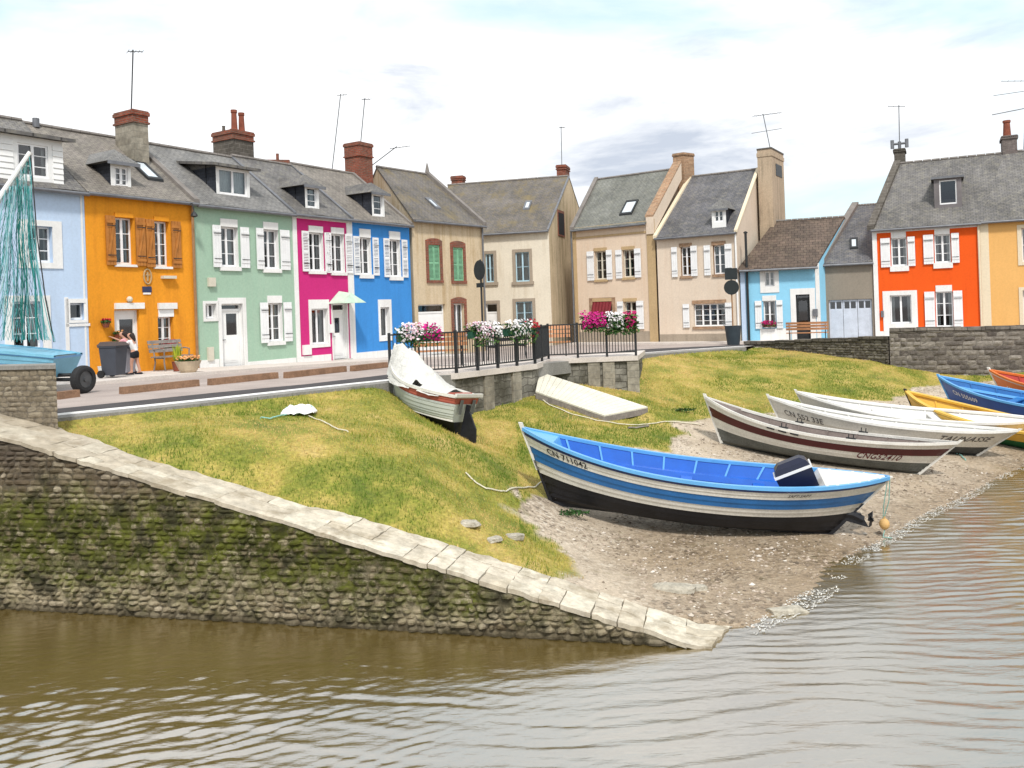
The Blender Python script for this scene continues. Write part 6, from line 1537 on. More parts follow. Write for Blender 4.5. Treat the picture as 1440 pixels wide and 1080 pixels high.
# blue and white boat in front
H1 = Hull('boat', 'nearest beached boat, striped blue, white and black, with an outboard inside', on_land(1166, 751), on_land(776, 705), .88, .62, 1.75, .86, 1.08, 1.30,
          [(.355, 'blackpaint'), (.535, 'b_white'), (.76, 'b_blue'), (.915, 'b_white'), (1.0, 'b_navy')], 'b_inner', 'b_light', heel=math.radians(-3), gw=.06, floor=.28)
H1.stem('b_white', (1,), .06, .12, v0=.43); H1.stem('b_white', (0,), .05, .03, v0=.43); H1.stem('blackpaint', (0, 1), .06, -.62, 'stem_foot'); H1.keel('blackpaint', .06)
H1.ribs('b_light', 9, .12, .88); H1.stringer('b_inner', .66, .10, dp=.10); H1.thwart(.30, 'b_inner', .22, .62); H1.thwart(.52, 'b_inner', .22, .62); H1.thwart(.73, 'b_inner', .22, .66)
H1.deck(.012, .17, 'b_white', 'stern_deck', .03); H1.deck(.90, .985, 'b_light', 'bow_deck', .01)
H1.text('CN 711042', .93, .785, .165, 'ltr_black'); H1.text('SAPT-SAPT', .25, .82, .075, 'ltr_grey', 'boat_name')
# outboard motor standing in its well, leg below the hull
om = MB(); c = Vector((.52, .10, .76)); R_ = Matrix.Rotation(math.radians(28), 3, 'Y') @ Matrix.Scale(1.15, 3)
def ob(x0, x1, y0, y1, z0, z1, tx, ty):
    q = []
    for z, kx, ky in ((z0, 1, 1), (z1, tx, ty)):
        for x, y in ((x0, y0), (x1, y0), (x1, y1), (x0, y1)): q.append(c + R_ @ Vector(((x * kx), (y * ky), z)))
    return q
om.hexa(ob(-.26, .26, -.17, .17, .0, .30, 1.05, 1.0)); om.hexa(ob(-.275, .275, -.17, .17, .30, .40, .86, .82)); om.hexa(ob(-.236, .236, -.139, .139, .40, .46, .70, .62)); om.hexa(ob(-.14, .14, -.1, .1, -.22, .0, 1.3, 1.3))
M['cowl'] = paint('black_navy_cowl', (0.006, 0.009, 0.03), .3, .1, 5, .5); omo = om.build('outboard_motor', M['cowl'], H1.root, local=True)
om = MB(); om.hexa(ob(-.285, .285, -.176, .176, .285, .325, 1.0, 1.0)); om.build('cowl_band', M['white'], omo, local=True)
lg = MB(); q0 = Vector((-.30, 0, .42)); lg.tube([Vector((.15, 0, .42)), q0 + Vector((-.05, 0, -.03)), q0 + Vector((-.22, 0, -.1))], [.07, .07, .06], 8); lg.hexa([q0 + Vector((-.32, -.02, -.22)), q0 + Vector((.12, -.02, -.14)), q0 + Vector((.12, .02, -.14)), q0 + Vector((-.32, .02, -.22)), q0 + Vector((-.18, -.03, 0)), q0 + Vector((.12, -.03, 0)), q0 + Vector((.12, .03, 0)), q0 + Vector((-.18, .03, 0))])
lgo = lg.build('outboard_leg', M['blackpaint'], omo, local=True)
pp_ = MB(); h0 = q0 + Vector((-.3, 0, -.08)); pp_.tube([h0, h0 + Vector((-.08, 0, -.01))], .035, 8)
for k in range(3):
    a = 2 * math.pi * k / 3 + .4; y, z = math.cos(a), math.sin(a); pp_.hexa([h0 + Vector((-.02, y * .02 - z * .03, z * .02 + y * .03)), h0 + Vector((-.06, y * .02 + z * .03, z * .02 - y * .03)), h0 + Vector((-.07, y * .13 + z * .05, z * .13 - y * .05)), h0 + Vector((-.01, y * .13 - z * .05, z * .13 + y * .05))] + [h0 + Vector((-.03, y * .02 - z * .03, z * .02 + y * .03)), h0 + Vector((-.07, y * .02 + z * .03, z * .02 - y * .03)), h0 + Vector((-.08, y * .13 + z * .05, z * .13 - y * .05)), h0 + Vector((-.02, y * .13 - z * .05, z * .13 + y * .05))])
pp_.build('propeller', M['blackpaint'], omo, local=True)

# maroon banded boat
H2 = Hull('boat', 'white boat with a broad maroon band, lying just behind the blue striped one', on_land(1291, 667), on_land(1016, 624), .72, .52, 1.70, .62, .80, 1.08,
          [(.31, 'b_grey'), (.56, 'b_white'), (.81, 'b_maroon'), (1.0, 'b_white')], 'b_brownin', 'b_white', heel=math.radians(3), gw=.07, floor=.3)
H2.stem('b_white', (0, 1), .06, .10); H2.keel('b_grey'); H2.ribs('b_brownin', 7); H2.thwart(.35, 'b_brownin'); H2.thwart(.6, 'b_brownin'); H2.deck(.86, .985, 'b_brownin', 'bow_deck', .004)
H2.text('CNG52410', .305, .36, .20, 'ltr_maroon')
for t in (.36, .62): H2.oarlock(t); H2.oarlock(t, sd=-1)
mb = MB(); 
for k in range(3): p = H2.P(.69 - .05 * k, .93, 1, .01); mb.tube([p, p + Vector((-.18, .03, -.02))], .022, 5)
mb.build('mooring_line', M['iron'], H2.root, local=True)

# the two white boats
H3 = Hull('boat', 'white boat with its name in dark capitals near the stern', on_land(1372, 641), on_land(1106, 610), .85, .52, 1.65, .58, .72, .92,
          [(.30, 'b_slategrey'), (.88, 'b_white'), (1.0, 'b_white')], 'b_whitein', 'b_whitein', heel=math.radians(1), gw=.10, floor=.4)
H3.stem('b_white', (0, 1), .06, .08); H3.keel('b_slategrey'); H3.ribs('b_whitein', 8); H3.thwart(.3, 'b_whitein'); H3.thwart(.55, 'b_whitein'); H3.thwart(.75, 'b_whitein'); H3.stringer('b_whitein', .72, .08, dp=.08)
H3.text('CN 552 33E', .95, .58, .20, 'ltr_grey'); H3.text('TAUNASSE', .275, .56, .20, 'ltr_grey', 'boat_name', 1.25)
H4 = Hull('boat', 'plain white boat hidden up to its bow and rail behind the named white one', on_land(1420, 622), on_land(1146, 598), .7, .55, 1.65, .56, .68, .88,
          [(.30, 'b_slategrey'), (.88, 'b_white'), (1.0, 'b_white')], 'b_whitein', 'b_whitein', heel=math.radians(-5), gw=.10, floor=.45)
H4.stem('b_white', (0, 1), .06, .08); H4.keel('b_slategrey'); H4.ribs('b_whitein', 6); H4.thwart(.4, 'b_whitein'); H4.thwart(.65, 'b_whitein')
H5 = Hull('boat', 'yellow boat with a green bottom between the white and the royal blue boats', on_land(1490, 640), on_land(1292, 591), .6, .45, 1.5, .52, .60, .76,
          [(.44, 'b_green'), (.90, 'b_yellow'), (1.0, 'blackpaint')], 'b_yellow', 'b_yellow', heel=math.radians(-4), gw=.12, floor=.5)
H5.stem('b_yellow', (0,), .06, .06); H5.stem('blackpaint', (1,), .06, .08); H5.keel('b_green'); H5.ribs('b_yellow', 6); H5.thwart(.4, 'b_yellow')
H5.text('CN 711', .93, .50, .14, 'ltr_white')
H6 = Hull('boat', 'royal blue boat with a pale blue rail, white number and dark brown bottom', on_land(1570, 618), on_land(1344, 578), .7, .55, 1.7, .70, .80, .98,
          [(.30, 'b_brownbot'), (.93, 'b_royal'), (1.0, 'b_royal')], 'b_blue', 'b_light', heel=math.radians(-4), gw=.07, floor=.35)
H6.stem('b_light', (0, 1), .06, .08); H6.keel('b_brownbot'); H6.ribs('b_blue', 7); H6.thwart(.4, 'b_blue'); H6.thwart(.62, 'b_blue'); H6.stringer('b_light', .74, .06)
H6.text('CN 555609', .915, .64, .185, 'ltr_white')
H7 = Hull('boat', 'orange boat with a red bottom, its bow showing beyond the royal blue boat', on_land(1625, 592), on_land(1414, 563), .6, .50, 1.6, .62, .70, .90,
          [(.36, 'b_red'), (.90, 'b_orange'), (1.0, 'b_white')], 'b_red', 'b_orange', heel=math.radians(-3), gw=.08, floor=.4)
H7.stem('b_white', (1,), .07, .10); H7.stem('b_orange', (0,), .06, .06); H7.keel('b_red'); H7.ribs('b_red', 6); H7.thwart(.5, 'b_red')
H7.text('CN 425717', .90, .50, .15, 'ltr_white')

# tarpaulin covered boat under the platform
p0, p1 = atY(648, 607, 17.8), atY(556, 564, 18.7); p0.z = land(p0.x, p0.y) + .26; p1.z = p0.z + .38
H8 = Hull('boat', 'grey white boat with a faded red band under a white tarpaulin', p0, p1, .06, .30, 1.25, .56, .58, .82,
          [(.30, 'b_palegrey'), (.62, 'b_palegrey'), (.70, 'b_palegrey'), (.735, 'b_salmon'), (.95, 'b_salmon'), (1.0, 'b_white')], 'b_whitein', 'b_white', heel=math.radians(6), ws=.84, gw=.07, floor=.4, flare=.5, bottom=.60, tm=.42)
H8.stem('b_palegrey', (1,), .06, .05)
mb = MB()
for sd in (1, -1):                       # chine strake
    for i in range(24):
        a, e = i / 24, (i + 1) / 24; u = Vector((0, 0, .05)); mb.hexa([H8.P(a, .03, sd, .0), H8.P(e, .03, sd, .0), H8.P(e, .03, sd, .035), H8.P(a, .03, sd, .035), H8.P(a, .03, sd, 0) + u, H8.P(e, .03, sd, 0) + u, H8.P(e, .03, sd, .035) + u, H8.P(a, .03, sd, .035) + u])
mb.build('chine_strake', M['b_white'], H8.root, local=True)
for v in (.28, .5):
    mb = MB()
    for sd in (1, -1):
        for i in range(24):
            a, e = i / 24, (i + 1) / 24; u = Vector((0, 0, .012)); mb.face([H8.P(a, v, sd, .003), H8.P(e, v, sd, .003), H8.P(e, v, sd, .003) + u, H8.P(a, v, sd, .003) + u])
    mb.build('plank_seam', M['b_grey'], H8.root, local=True)
mb = MB()                                # deep black bottom and skeg
for sd in (1, -1):
    for i in range(24):
        a, e = i / 24, (i + 1) / 24; f = lambda t: Vector((H8.P(t, 0, 1).x, sd * .03, -.34 + .30 * max(0, (t - .3) / .7) ** 1.5))
        q = [f(a), f(e), H8.P(e, .02, sd, -.01), H8.P(a, .02, sd, -.01)]; mb.face(q if sd < 0 else q[::-1])
q = [Vector((H8.P(0, 0, 1).x, .03, -.34)), Vector((H8.P(0, 0, 1).x, -.03, -.34)), H8.P(0, .02, -1, -.01), H8.P(0, .02, 1, -.01)]; mb.face(q[::-1])
mb.build('keel', M['blackpaint'], H8.root, local=True)
mb = MB(); x0 = -.06; mb.hexa([(x0 - .42, -.025, -.38), (x0, -.025, -.34), (x0, .025, -.34), (x0 - .42, .025, -.38), (x0 - .34, -.025, -.02), (x0 - .10, -.025, .30), (x0 - .10, .025, .30), (x0 - .34, .025, -.02)])
mb.hexa([(x0 - .10, -.025, .30), (x0, -.025, -.34), (x0, .025, -.34), (x0 - .10, .025, .30), (x0 - .09, -.025, .42), (x0, -.025, .42), (x0, .025, .42), (x0 - .09, .025, .42)]); mb.build('rudder', M['blackpaint'], H8.root, local=True)
mb = MB(); z = H8.zs(0); mb.box((-.10, -.50, z + .0), (.05, 0, 0), (0, 1.0, 0), (0, 0, .07)); mb.build('transom_cap', M['b_white'], H8.root, local=True)
for y in (-.26, .2): mb = MB(); mb.box((-.10, y, z - .36), (.02, 0, 0), (0, .09, 0), (0, 0, .3)); mb.build('transom_fitting', M['b_grey'], H8.root, local=True)
# tarpaulin: a slack ridge tent over the fore part, falling aft
tp = MB(); nu, nv = 34, 14; G_ = []
for i in range(nu + 1):
    t = .16 + .84 * i / nu; row = []
    hr = .06 + .50 * sstep(.12, .80, t) - .10 * sstep(.90, 1.0, t)
    for j in range(nv + 1):
        f = -1 + 2 * j / nv; e = H8.P(t, 1, 1 if f > 0 else -1, .045); w = abs(e.y); base = e.z - .06 - .16 * sstep(.5, .9, t)
        y = w * f; z = base + (e.z - base + hr) * (1 - abs(f) ** 1.5) ** .9 if abs(f) < 1 else base
        fold = .05 * mnoise.noise(Vector((t * 9, f * 2.2, 4.0))) + .03 * mnoise.noise(Vector((t * 22, f * 4, 1.0)))
        row.append(Vector((e.x + (.05 if t > .97 else 0), y * (1 + .06 * mnoise.noise(Vector((t * 12, 0, f > 0)))), z + fold * (1 - .4 * abs(f)))))
    G_.append(row)
for i in range(nu):
    for j in range(nv):
        if .27 < i / nu < .40 and j in (nv - 2, nv - 1): continue      # the flap left open on the near side
        tp.face([G_[i][j], G_[i + 1][j], G_[i + 1][j + 1], G_[i][j + 1]][::-1])
tpm, n, l, b = new_mat('white_tarpaulin'); o_ = coord(n); b.inputs['Base Color'].default_value = (.62, .61, .57, 1); b.inputs['Roughness'].default_value = .55; bump(n, l, nz(n, l, o_, 6, 6, .65, .8), b, .9, .08)
tpo = tp.build('tarpaulin', tpm, H8.root, local=True, weld=True, smooth=True)
mb = MB(); 
for i in range(6): p = G_[int(nu * .12) + i][nv // 2]; 
mb.tube([H8.P(.10, 1, 1, -.1) + Vector((0, 0, .02)), H8.P(.10, 1, -1, -.1) + Vector((0, 0, .02))], .035, 6); mb.build('thwart', M['b_salmon'], H8.root, local=True)
# timber shores under the covered boat
def shore_prop(pxa, Ya, label):
    p = atY(*pxa, Ya); g = land(p.x, p.y); mb = MB(); mb.box((p.x - .09, p.y - .15, g - .05), (.18, .02, 0), (0, .3, 0), (0, 0, max(.2, p.z - g + .05))); tag(mb.build('keel_block', M['timber_grey']), label, 'timber block', 'blocks under the covered boat')
shore_prop((566, 578), 21.0, 'grey block propping the bow of the tarpaulin covered boat'); shore_prop((624, 600), 19.2, 'grey block propping the middle of the tarpaulin covered boat')

# ------------------------------------------------------------------ boat on its trailer behind the parapet, with boom and net
ps_ = atY(88, 531, 18.9); hd = Vector((-.985, -.03, .10)).normalized(); pb_ = ps_ + hd * 4.2
H9 = Hull('boat', 'pale blue boat on a trailer behind the quay parapet, with a white boom', ps_, pb_, .10, .45, 1.7, .56, .50, .95,
          [(.45, 'b_pale'), (.52, 'b_pale'), (.90, 'b_pale'), (1.0, 'b_light')], 'b_whitein', 'b_pale', heel=0, ws=1.25, gw=.08, floor=.6, flare=.42, bottom=.72, group=None)
mb = MB()
for i in range(24):
    a, e = i / 24, (i + 1) / 24; u = Vector((0, 0, .02)); mb.hexa([H9.P(a, .46, 1, 0), H9.P(e, .46, 1, 0), H9.P(e, .46, 1, .03), H9.P(a, .46, 1, .03), H9.P(a, .46, 1, 0) + u, H9.P(e, .46, 1, 0) + u, H9.P(e, .46, 1, .03) + u, H9.P(a, .46, 1, .03) + u])
mb.build('rubbing_strake', M['b_blue'], H9.root, local=True)
H9.text('CN 221478', .665, .60, .20, 'ltr_white'); H9.deck(.02, .98, 'b_pale', 'deck', .01)
bt, bb = atY(43, 214, 19.4), atY(-45, 345, 19.0)
mb = MB(); mb.tube([bb, bb.lerp(bt, .5), bt], [.075, .07, .055], 10)
o = mb.build('boom', M['white'], None); inv = H9.root.matrix_basis.inverted(); 
bpy.context.view_layer.update(); o.parent = H9.root; o.matrix_parent_inverse = H9.root.matrix_world.inverted()
# trailer
tr = thing('boat_trailer', 'two wheeled trailer carrying the pale blue boat, one tyre showing past the parapet', 'trailer', (ps_.x, ps_.y, 2.6))
wc = atY(117, 533.5, 18.55); gz = float(zst(wc.x, wc.y)); wr = wc.z - gz
perp = Vector((-hd.y, hd.x, 0)).normalized()
if perp.y > 0: perp = -perp
def wheel(c, axis, r, w):
    a = axis.normalized(); e1 = a.cross(Vector((0, 0, 1))).normalized(); e2 = Vector((0, 0, 1)); n_ = 28
    prof = [(.60, -.5), (.80, -.52), (.96, -.38), (1.0, -.2), (1.0, .2), (.96, .38), (.80, .52), (.60, .5)]
    mb = MB(); vs = []; fs = []
    for (rr_, oo) in prof:
        for k in range(n_): t = 2 * math.pi * k / n_; vs.append(c + (e1 * math.cos(t) + e2 * math.sin(t)) * r * rr_ + a * oo * w)
    for i in range(len(prof)):
        for k in range(n_): fs.append((i * n_ + k, i * n_ + (k + 1) % n_, ((i + 1) % len(prof)) * n_ + (k + 1) % n_, ((i + 1) % len(prof)) * n_ + k))
    mb.mesh(vs, fs); wo = mb.build('wheel', M['rubber'], tr)
    rb = MB(); rb.tube([c - a * w * .35, c + a * w * .35], r * .60, 24); rb.tube([c - a * w * .5, c + a * w * .5], r * .18, 12); rb.build('rim', M['alu'], wo)
ax = Vector((.95, -.31, 0)).normalized()
wheel(wc, ax, wr, .19); wc2 = wc - ax * 1.35; wheel(wc2, ax, wr, .19)
mb = MB(); mb.tube([wc, wc2], .04, 8); z_ = Vector((0, 0, .1)); c0 = wc.lerp(wc2, .35) + z_; c1 = wc.lerp(wc2, .9) + z_; h2 = Vector((hd.x, hd.y, 0))
for c in (c0, c1): mb.tube([c + h2 * -.1, c + h2 * 4.0], .045, 6)
for f in (0, .8, 1.8, 3.2): mb.tube([c0 + h2 * f, c1 + h2 * f], .04, 6)
for c in (c0, c1): mb.tube([c + h2 * .5, c + h2 * .5 + Vector((0, 0, max(.05, ps_.z - c.z)))], .05, 6)
mb.build('frame', M['iron'], tr)
# net
M['net'] = tinted('fishing_net_twine', [(0.0, (0.012, 0.12, 0.09)), (0.35, (0.03, 0.24, 0.23)), (0.65, (0.16, 0.42, 0.46)), (1.0, (0.50, 0.64, 0.66))], .85)
nt_ = thing('fishing_net', 'teal green fishing net hung from a white boom over the pale blue boat', 'net', tuple(bt))
r = random.Random(31); mb = MB(); ns = 34; S = []
for i in range(ns):
    f = i / (ns - 1); top = bb.lerp(bt, .50 + .47 * min(1, .15 + f * .95)) + Vector((0, r.uniform(-.05, .05), -.05))
    bx_ = -26 + 102 * f + r.uniform(-1.5, 1.5); bot = atY(bx_, 480 + r.uniform(-3, 3), 18.6 + r.uniform(-.25, .55))
    pts = []; sw = r.uniform(.0, .22)
    for k in range(15):
        g = k / 14; p = top.lerp(bot, g); wv = .05 * mnoise.noise(Vector((f * 9, g * 4, 2))); pinch = .75 * (1 - g) ** 2
        p = p + Vector((wv + sw * math.sin(g * 7 + i) * .25 - .35 * g * (1 - g) * (f), .06 * mnoise.noise(Vector((f * 7, g * 5, 9))), -.20 * math.sin(g * math.pi) * .3)); pts.append(p)
    S.append(pts); mb.tube(pts, r.choice([.003, .003, .004, .008]), 4, 0, False, r.random() if f > .12 else r.uniform(.4, 1))
for i in range(ns - 1):
    for k in range(1, 15):
        for a, e in ((S[i][k], S[i + 1][k - 1]), (S[i][k - 1], S[i + 1][k])):
            if r.random() < .9 and (a - e).length < .5: mb.tube([a, (a + e) / 2 + Vector((0, 0, -.012)), e], .0048, 3, 0, False, r.random())
mb.build('mesh_twine', M['net'], nt_)
mb = MB()                                        # gathered folds
for (xa, xb, wd_, tn_) in ((28, 41, .13, .12), (33, 30, .10, .3), (14, 12, .12, .7), (38, 56, .07, .25), (22, -6, .10, .85), (40, 66, .05, .55)):
    for s_ in range(3):
        pts = []; o1 = r.uniform(-1, 1)
        for k in range(15):
            g = k / 14; p = atY(xa + (xb - xa) * g ** 1.3, 262 + 216 * g, 18.9 + .1 * o1 - .15 * g); p = p + Vector((wd_ * o1 * (.3 + g * .9) + .03 * math.sin(g * 11 + s_), 0, 0)); pts.append(p)
        mb.tube(pts, [.007 + .008 * g / 14 for g in range(15)], 4, 0, False, min(1, max(0, tn_ + r.uniform(-.15, .25))))
mb.build('gathered_fold', M['net'], nt_)
mb = MB(); mb.tube([bt, atY(52, 330, 19.0), atY(64, 420, 18.8), atY(76, 481, 18.7)], .014, 5); mb.build('net_rope', M['iron'], nt_)
# ------------------------------------------------------------------ pavements in front of the houses
def pave(name, pts, ns, w, m='paving', h=.09):
    mb = MB()
    for k in range(len(pts) - 1):
        a, e = pts[k], pts[k + 1]; c, d = a + ns[k] * w, e + ns[k + 1] * w; S_ = lambda p, u: sv(p.x, p.y, u)
        mb.face([S_(c, h), S_(d, h), S_(e, h), S_(a, h)]); mb.face([S_(c, -.2), S_(d, -.2), S_(d, h), S_(c, h)])
        if k == 0: mb.face([S_(a, -.2), S_(c, -.2), S_(c, h), S_(a, h)])
        if k == len(pts) - 2: mb.face([S_(d, -.2), S_(e, -.2), S_(e, h), S_(d, h)])
    tag(mb.build(name, M[m]), kind='structure')
rowL = P0 - rowd * 6; rowR = blR
n_ = 10; pts = [rowL.lerp(rowR, i / n_) for i in range(n_ + 1)]; pave('pavement', [p + rown * .01 for p in pts], [rown] * (n_ + 1), 3.4)
pl_, nl_ = [], []
for h in (PE, PE2, CO, GA, RE):
    for u in (0, h.F.w): pl_.append(h.F.pt(u, 0)); nl_.append(h.F.n)
pave('pavement', pl_, nl_, 1.0)

# ------------------------------------------------------------------ timber parking beams
mb = None
for k, (a, b_, lab) in enumerate([((84, 562), (113, 558), 'weathered timber parking beam beside the trailer wheel'), ((174, 554.5), (281, 543), 'longest timber parking beam, opposite the wheelie bins and the orange house'),
                              ((298, 542), (392, 532), 'timber parking beam opposite the sage green house door'), ((406, 532), (488, 522.5), 'timber parking beam opposite the magenta house'), ((500, 522), (546, 516.5), 'timber parking beam nearest the tarpaulin covered boat')]):
    p, q = hit_street(*a), hit_street(*b_); d = (q - p); d.z = 0; d.normalize(); nn = Vector((-d.y, d.x, 0)); mb = MB(); L_ = (q - p).length; S_ = lambda v, u: sv(v.x, v.y, u)
    n2 = 6
    for i in range(n2):
        a_, e_ = p + d * L_ * i / n2, p + d * L_ * (i + 1) / n2; j = lambda s: .008 * mnoise.noise(Vector((s * 5, k, 0)))
        mb.hexa([S_(a_, 0), S_(e_, 0), S_(e_ + nn * .18, 0), S_(a_ + nn * .18, 0), S_(a_ + nn * .01, .15 + j(i)), S_(e_ + nn * .01, .15 + j(i + 1)), S_(e_ + nn * .17, .15 + j(i + 1)), S_(a_ + nn * .17, .15 + j(i))])
    tag(mb.build('timber_beam', M['beam'], weld=True), lab, 'timber beam', 'timber beams edging the parking strip')

# ------------------------------------------------------------------ flowers
M['leaf'] = tinted('trailing_foliage', [(0.0, (0.012, 0.035, 0.010)), (0.5, (0.035, 0.10, 0.022)), (1.0, (0.11, 0.20, 0.05))], .6)
M['boxgreen'] = paint('dark_green_trough', (0.02, 0.085, 0.05), .5, .15, 5)
PET = {'white': [(0, (.62, .58, .60)), (1, (.80, .78, .78))], 'pink': [(0, (.62, .30, .42)), (.5, (.76, .55, .62)), (1, (.80, .74, .76))], 'magenta': [(0, (.36, .008, .12)), (1, (.62, .02, .26))], 'red': [(0, (.28, .012, .018)), (1, (.50, .03, .05))],
       'crimson': [(0, (.30, .006, .07)), (1, (.52, .015, .16))], 'yellow': [(0, (.50, .36, .02)), (1, (.62, .55, .06))], 'orange': [(0, (.55, .20, .05)), (1, (.70, .40, .20))]}
for k_, v_ in PET.items(): M['pet_' + k_] = tinted(k_ + '_petals', v_, .7)
def leaf_quad(mb, c, s, r, t):
    d = Vector((r.gauss(0, 1), r.gauss(0, 1), r.gauss(0, .7))).normalized(); e = d.cross(Vector((r.gauss(0, 1), r.gauss(0, 1), r.gauss(0, 1)))).normalized()
    mb.face([c - d * s, c + e * s * .45, c + d * s, c - e * s * .45], 0, None, t)
def petal(mb, c, s, r, t, toward):
    n = (toward + Vector((r.gauss(0, .5), r.gauss(0, .5), r.gauss(0, .5)))).normalized(); a = n.cross(Vector((0, 0, 1)) if abs(n.z) < .9 else Vector((1, 0, 0))).normalized(); b = n.cross(a)
    ph = r.random() * 6; mb.face([c + (a * math.cos(ph + i * 1.2566) + b * math.sin(ph + i * 1.2566)) * s * (1 if i % 1 == 0 else .7) + n * .01 for i in range(5)], 0, None, t)
def flower_box(label, a, e, parts_, z, out, seed, hang=.30, rise=.20, boxh=.17, boxm='boxgreen', nleaf=420, nfl=230, spread=.2, leafs=.045, group='flower boxes hung on the platform railing', fs=.030):
    """a, e plan ends of the trough; parts_ = [(from, to, petal colour)] along it"""
    r = random.Random(seed); d = (e - a); L_ = d.length; d = d.normalized(); c = (a + e) / 2
    t = thing('flower_box', label, 'flower box', (c.x, c.y, z), 0, group)
    mb = MB(); P_ = lambda s, o, zz: Vector((a.x, a.y, 0)) + d * s + out * o + Vector((0, 0, zz)); w = .17
    for (s0, s1, o0, o1, z0, z1) in ((0, L_, 0, w, z, z + .012), (0, L_, 0, .012, z, z + boxh), (0, L_, w - .012, w, z, z + boxh), (0, .012, .012, w - .012, z + .012, z + boxh), (L_ - .012, L_, .012, w - .012, z + .012, z + boxh), (.012, L_ - .012, .012, w - .012, z + boxh - .05, z + boxh - .03)):
        mb.hexa([P_(s0, o1, z0), P_(s1, o1, z0), P_(s1, o0, z0), P_(s0, o0, z0), P_(s0, o1, z1), P_(s1, o1, z1), P_(s1, o0, z1), P_(s0, o0, z1)])
    mb.build('trough', M[boxm], t)
    lf = MB(); fl = {}
    for (f0, f1, colr) in parts_:
        n1_, n2_ = int(nleaf * (f1 - f0)), int(nfl * (f1 - f0)); fm = fl.setdefault(colr, MB())
        for i in range(n1_):
            s = L_ * (f0 + (f1 - f0) * r.random()); u = r.random(); zz = z + boxh + (rise * .75 * r.random() if u < .55 else -hang * r.random() ** 1.3); o = r.gauss(.09, spread * .55) if u < .55 else w + abs(r.gauss(.0, spread * .35))
            leaf_quad(lf, P_(s + r.gauss(0, .04), o, zz), leafs * r.uniform(.6, 1.3), r, r.random())
        for i in range(n2_):
            s = L_ * (f0 + (f1 - f0) * r.random()) + r.gauss(0, .03); th = r.uniform(-.55, 1.25); R_ = 1 + r.gauss(0, .1)
            o = .08 + math.cos(th) * spread * R_ * r.choice([1, 1, 1, -.6]); zz = z + boxh + .02 + math.sin(th) * (rise if th > 0 else hang) * R_ + .04 * mnoise.noise(Vector((s * 6, o * 6, seed)))
            petal(fm, P_(s, o, zz), fs * r.uniform(.75, 1.25), r, r.random(), (out * math.cos(th) + Vector((0, 0, 1)) * math.sin(th)))
    lf.build('foliage', M['leaf'], t)
    for colr, m_ in fl.items(): m_.build('flowers', M['pet_' + colr], t)
    return t
def on_edge(a, e, px):                          # point of segment a-e seen in picture column px
    lo_, hi_ = -.3, 1.3
    for _ in range(40):
        m_ = (lo_ + hi_) / 2; p = a.lerp(e, m_); X_ = PX0 + (p.x / p.y * FOC) * cr - ((p.z - CH) / p.y * FOC) * sr
        if X_ < px: lo_ = m_
        else: hi_ = m_
    return a.lerp(e, lo_)
up1 = Vector((0, 0, .85)); eA, eB, eC, eC2, eD = [p + up1 for p in (ins[0], ins[1], ins[2], ins[3], ins[4])]
def outw(a, e): d = (e - a); return Vector((d.y, -d.x, 0)).normalized()
zb_ = ZF + .80
flower_box('green trough of white and magenta petunias at the blue house end of the platform', on_edge(eA, eB, 558), on_edge(eA, eB, 616), [(0, .42, 'white'), (.15, .55, 'pink'), (.56, 1.0, 'magenta')], zb_, outw(eA, eB), 1, rise=.24)
flower_box('green trough of pale pink and white petunias below the small round sign', on_edge(eB, eC, 657), on_edge(eB, eC, 697), [(0, .62, 'pink'), (.1, .5, 'white'), (.62, .95, 'white')], zb_, outw(eB, eC), 2, nfl=260, hang=.36)
flower_box('trough of white petunias ending in red blooms at the platform corner', on_edge(eB, eC, 706), on_edge(eB, eC, 747), [(0, .75, 'white'), (.75, 1.0, 'red')], zb_, outw(eB, eC), 3, hang=.4)
flower_box('trough heaped with bright magenta petunias on the railing above the gangway', on_edge(eC2, eD, 817), on_edge(eC2, eD, 849), [(0, 1, 'magenta')], zb_ + .02, outw(eC2, eD), 4, rise=.30, nfl=330, hang=.25)
flower_box('trough of white blooms, spiky leaves and crimson petunias at the end of the railing', on_edge(eC2, eD, 851), on_edge(eC2, eD, 893), [(0, .55, 'white'), (.6, 1.0, 'crimson')], zb_ + .02, outw(eC2, eD), 5, rise=.28, nleaf=650, leafs=.07, hang=.34, nfl=280)

# ------------------------------------------------------------------ benches
def bench(name, label, loc, yaw, w=1.5, slat='timber_warm', leg='iron', group=None, back=True, arms=True, seat_h=.44):
    t = thing(name, label, 'bench', loc, yaw, group)          # local: x along, +y is the back
    mb = MB()
    for i in range(4): mb.box((-w / 2, -.22 + i * .12, seat_h - .03), (w, 0, 0), (0, .095, 0), (0, 0, .035))
    mb.build('seat', M[slat], t, local=True)
    if back:
        mb = MB()
        for i in range(3): z = seat_h + .12 + i * .13; y = .27 + .035 * i; mb.box((-w / 2, y, z), (w, 0, 0), (0, .03, 0), (0, .03, .10))
        mb.build('backrest', M[slat], t, local=True)
    for sx in (-1, 1):
        x = sx * (w / 2 - .14); mb = MB(); r_ = .022
        mb.tube([(x, -.24, 0), (x, -.20, seat_h * .55), (x, -.20, seat_h - .03)], r_, 6); mb.tube([(x, .30, 0), (x, .22, seat_h * .6), (x, .25, seat_h), (x, .36, seat_h + .45)] if back else [(x, .22, 0), (x, .20, seat_h - .03)], r_, 6)
        mb.tube([(x, -.22, seat_h - .05), (x, .24, seat_h - .05)], r_, 6)
        if arms: mb.tube([(x, -.20, seat_h - .03), (x, -.22, seat_h + .2), (x, .0, seat_h + .23), (x, .31, seat_h + .2)], r_, 6)
        mb.build('leg', M[leg], t, local=True)
    return t
g_ = 'iron benches on the viewing platform'
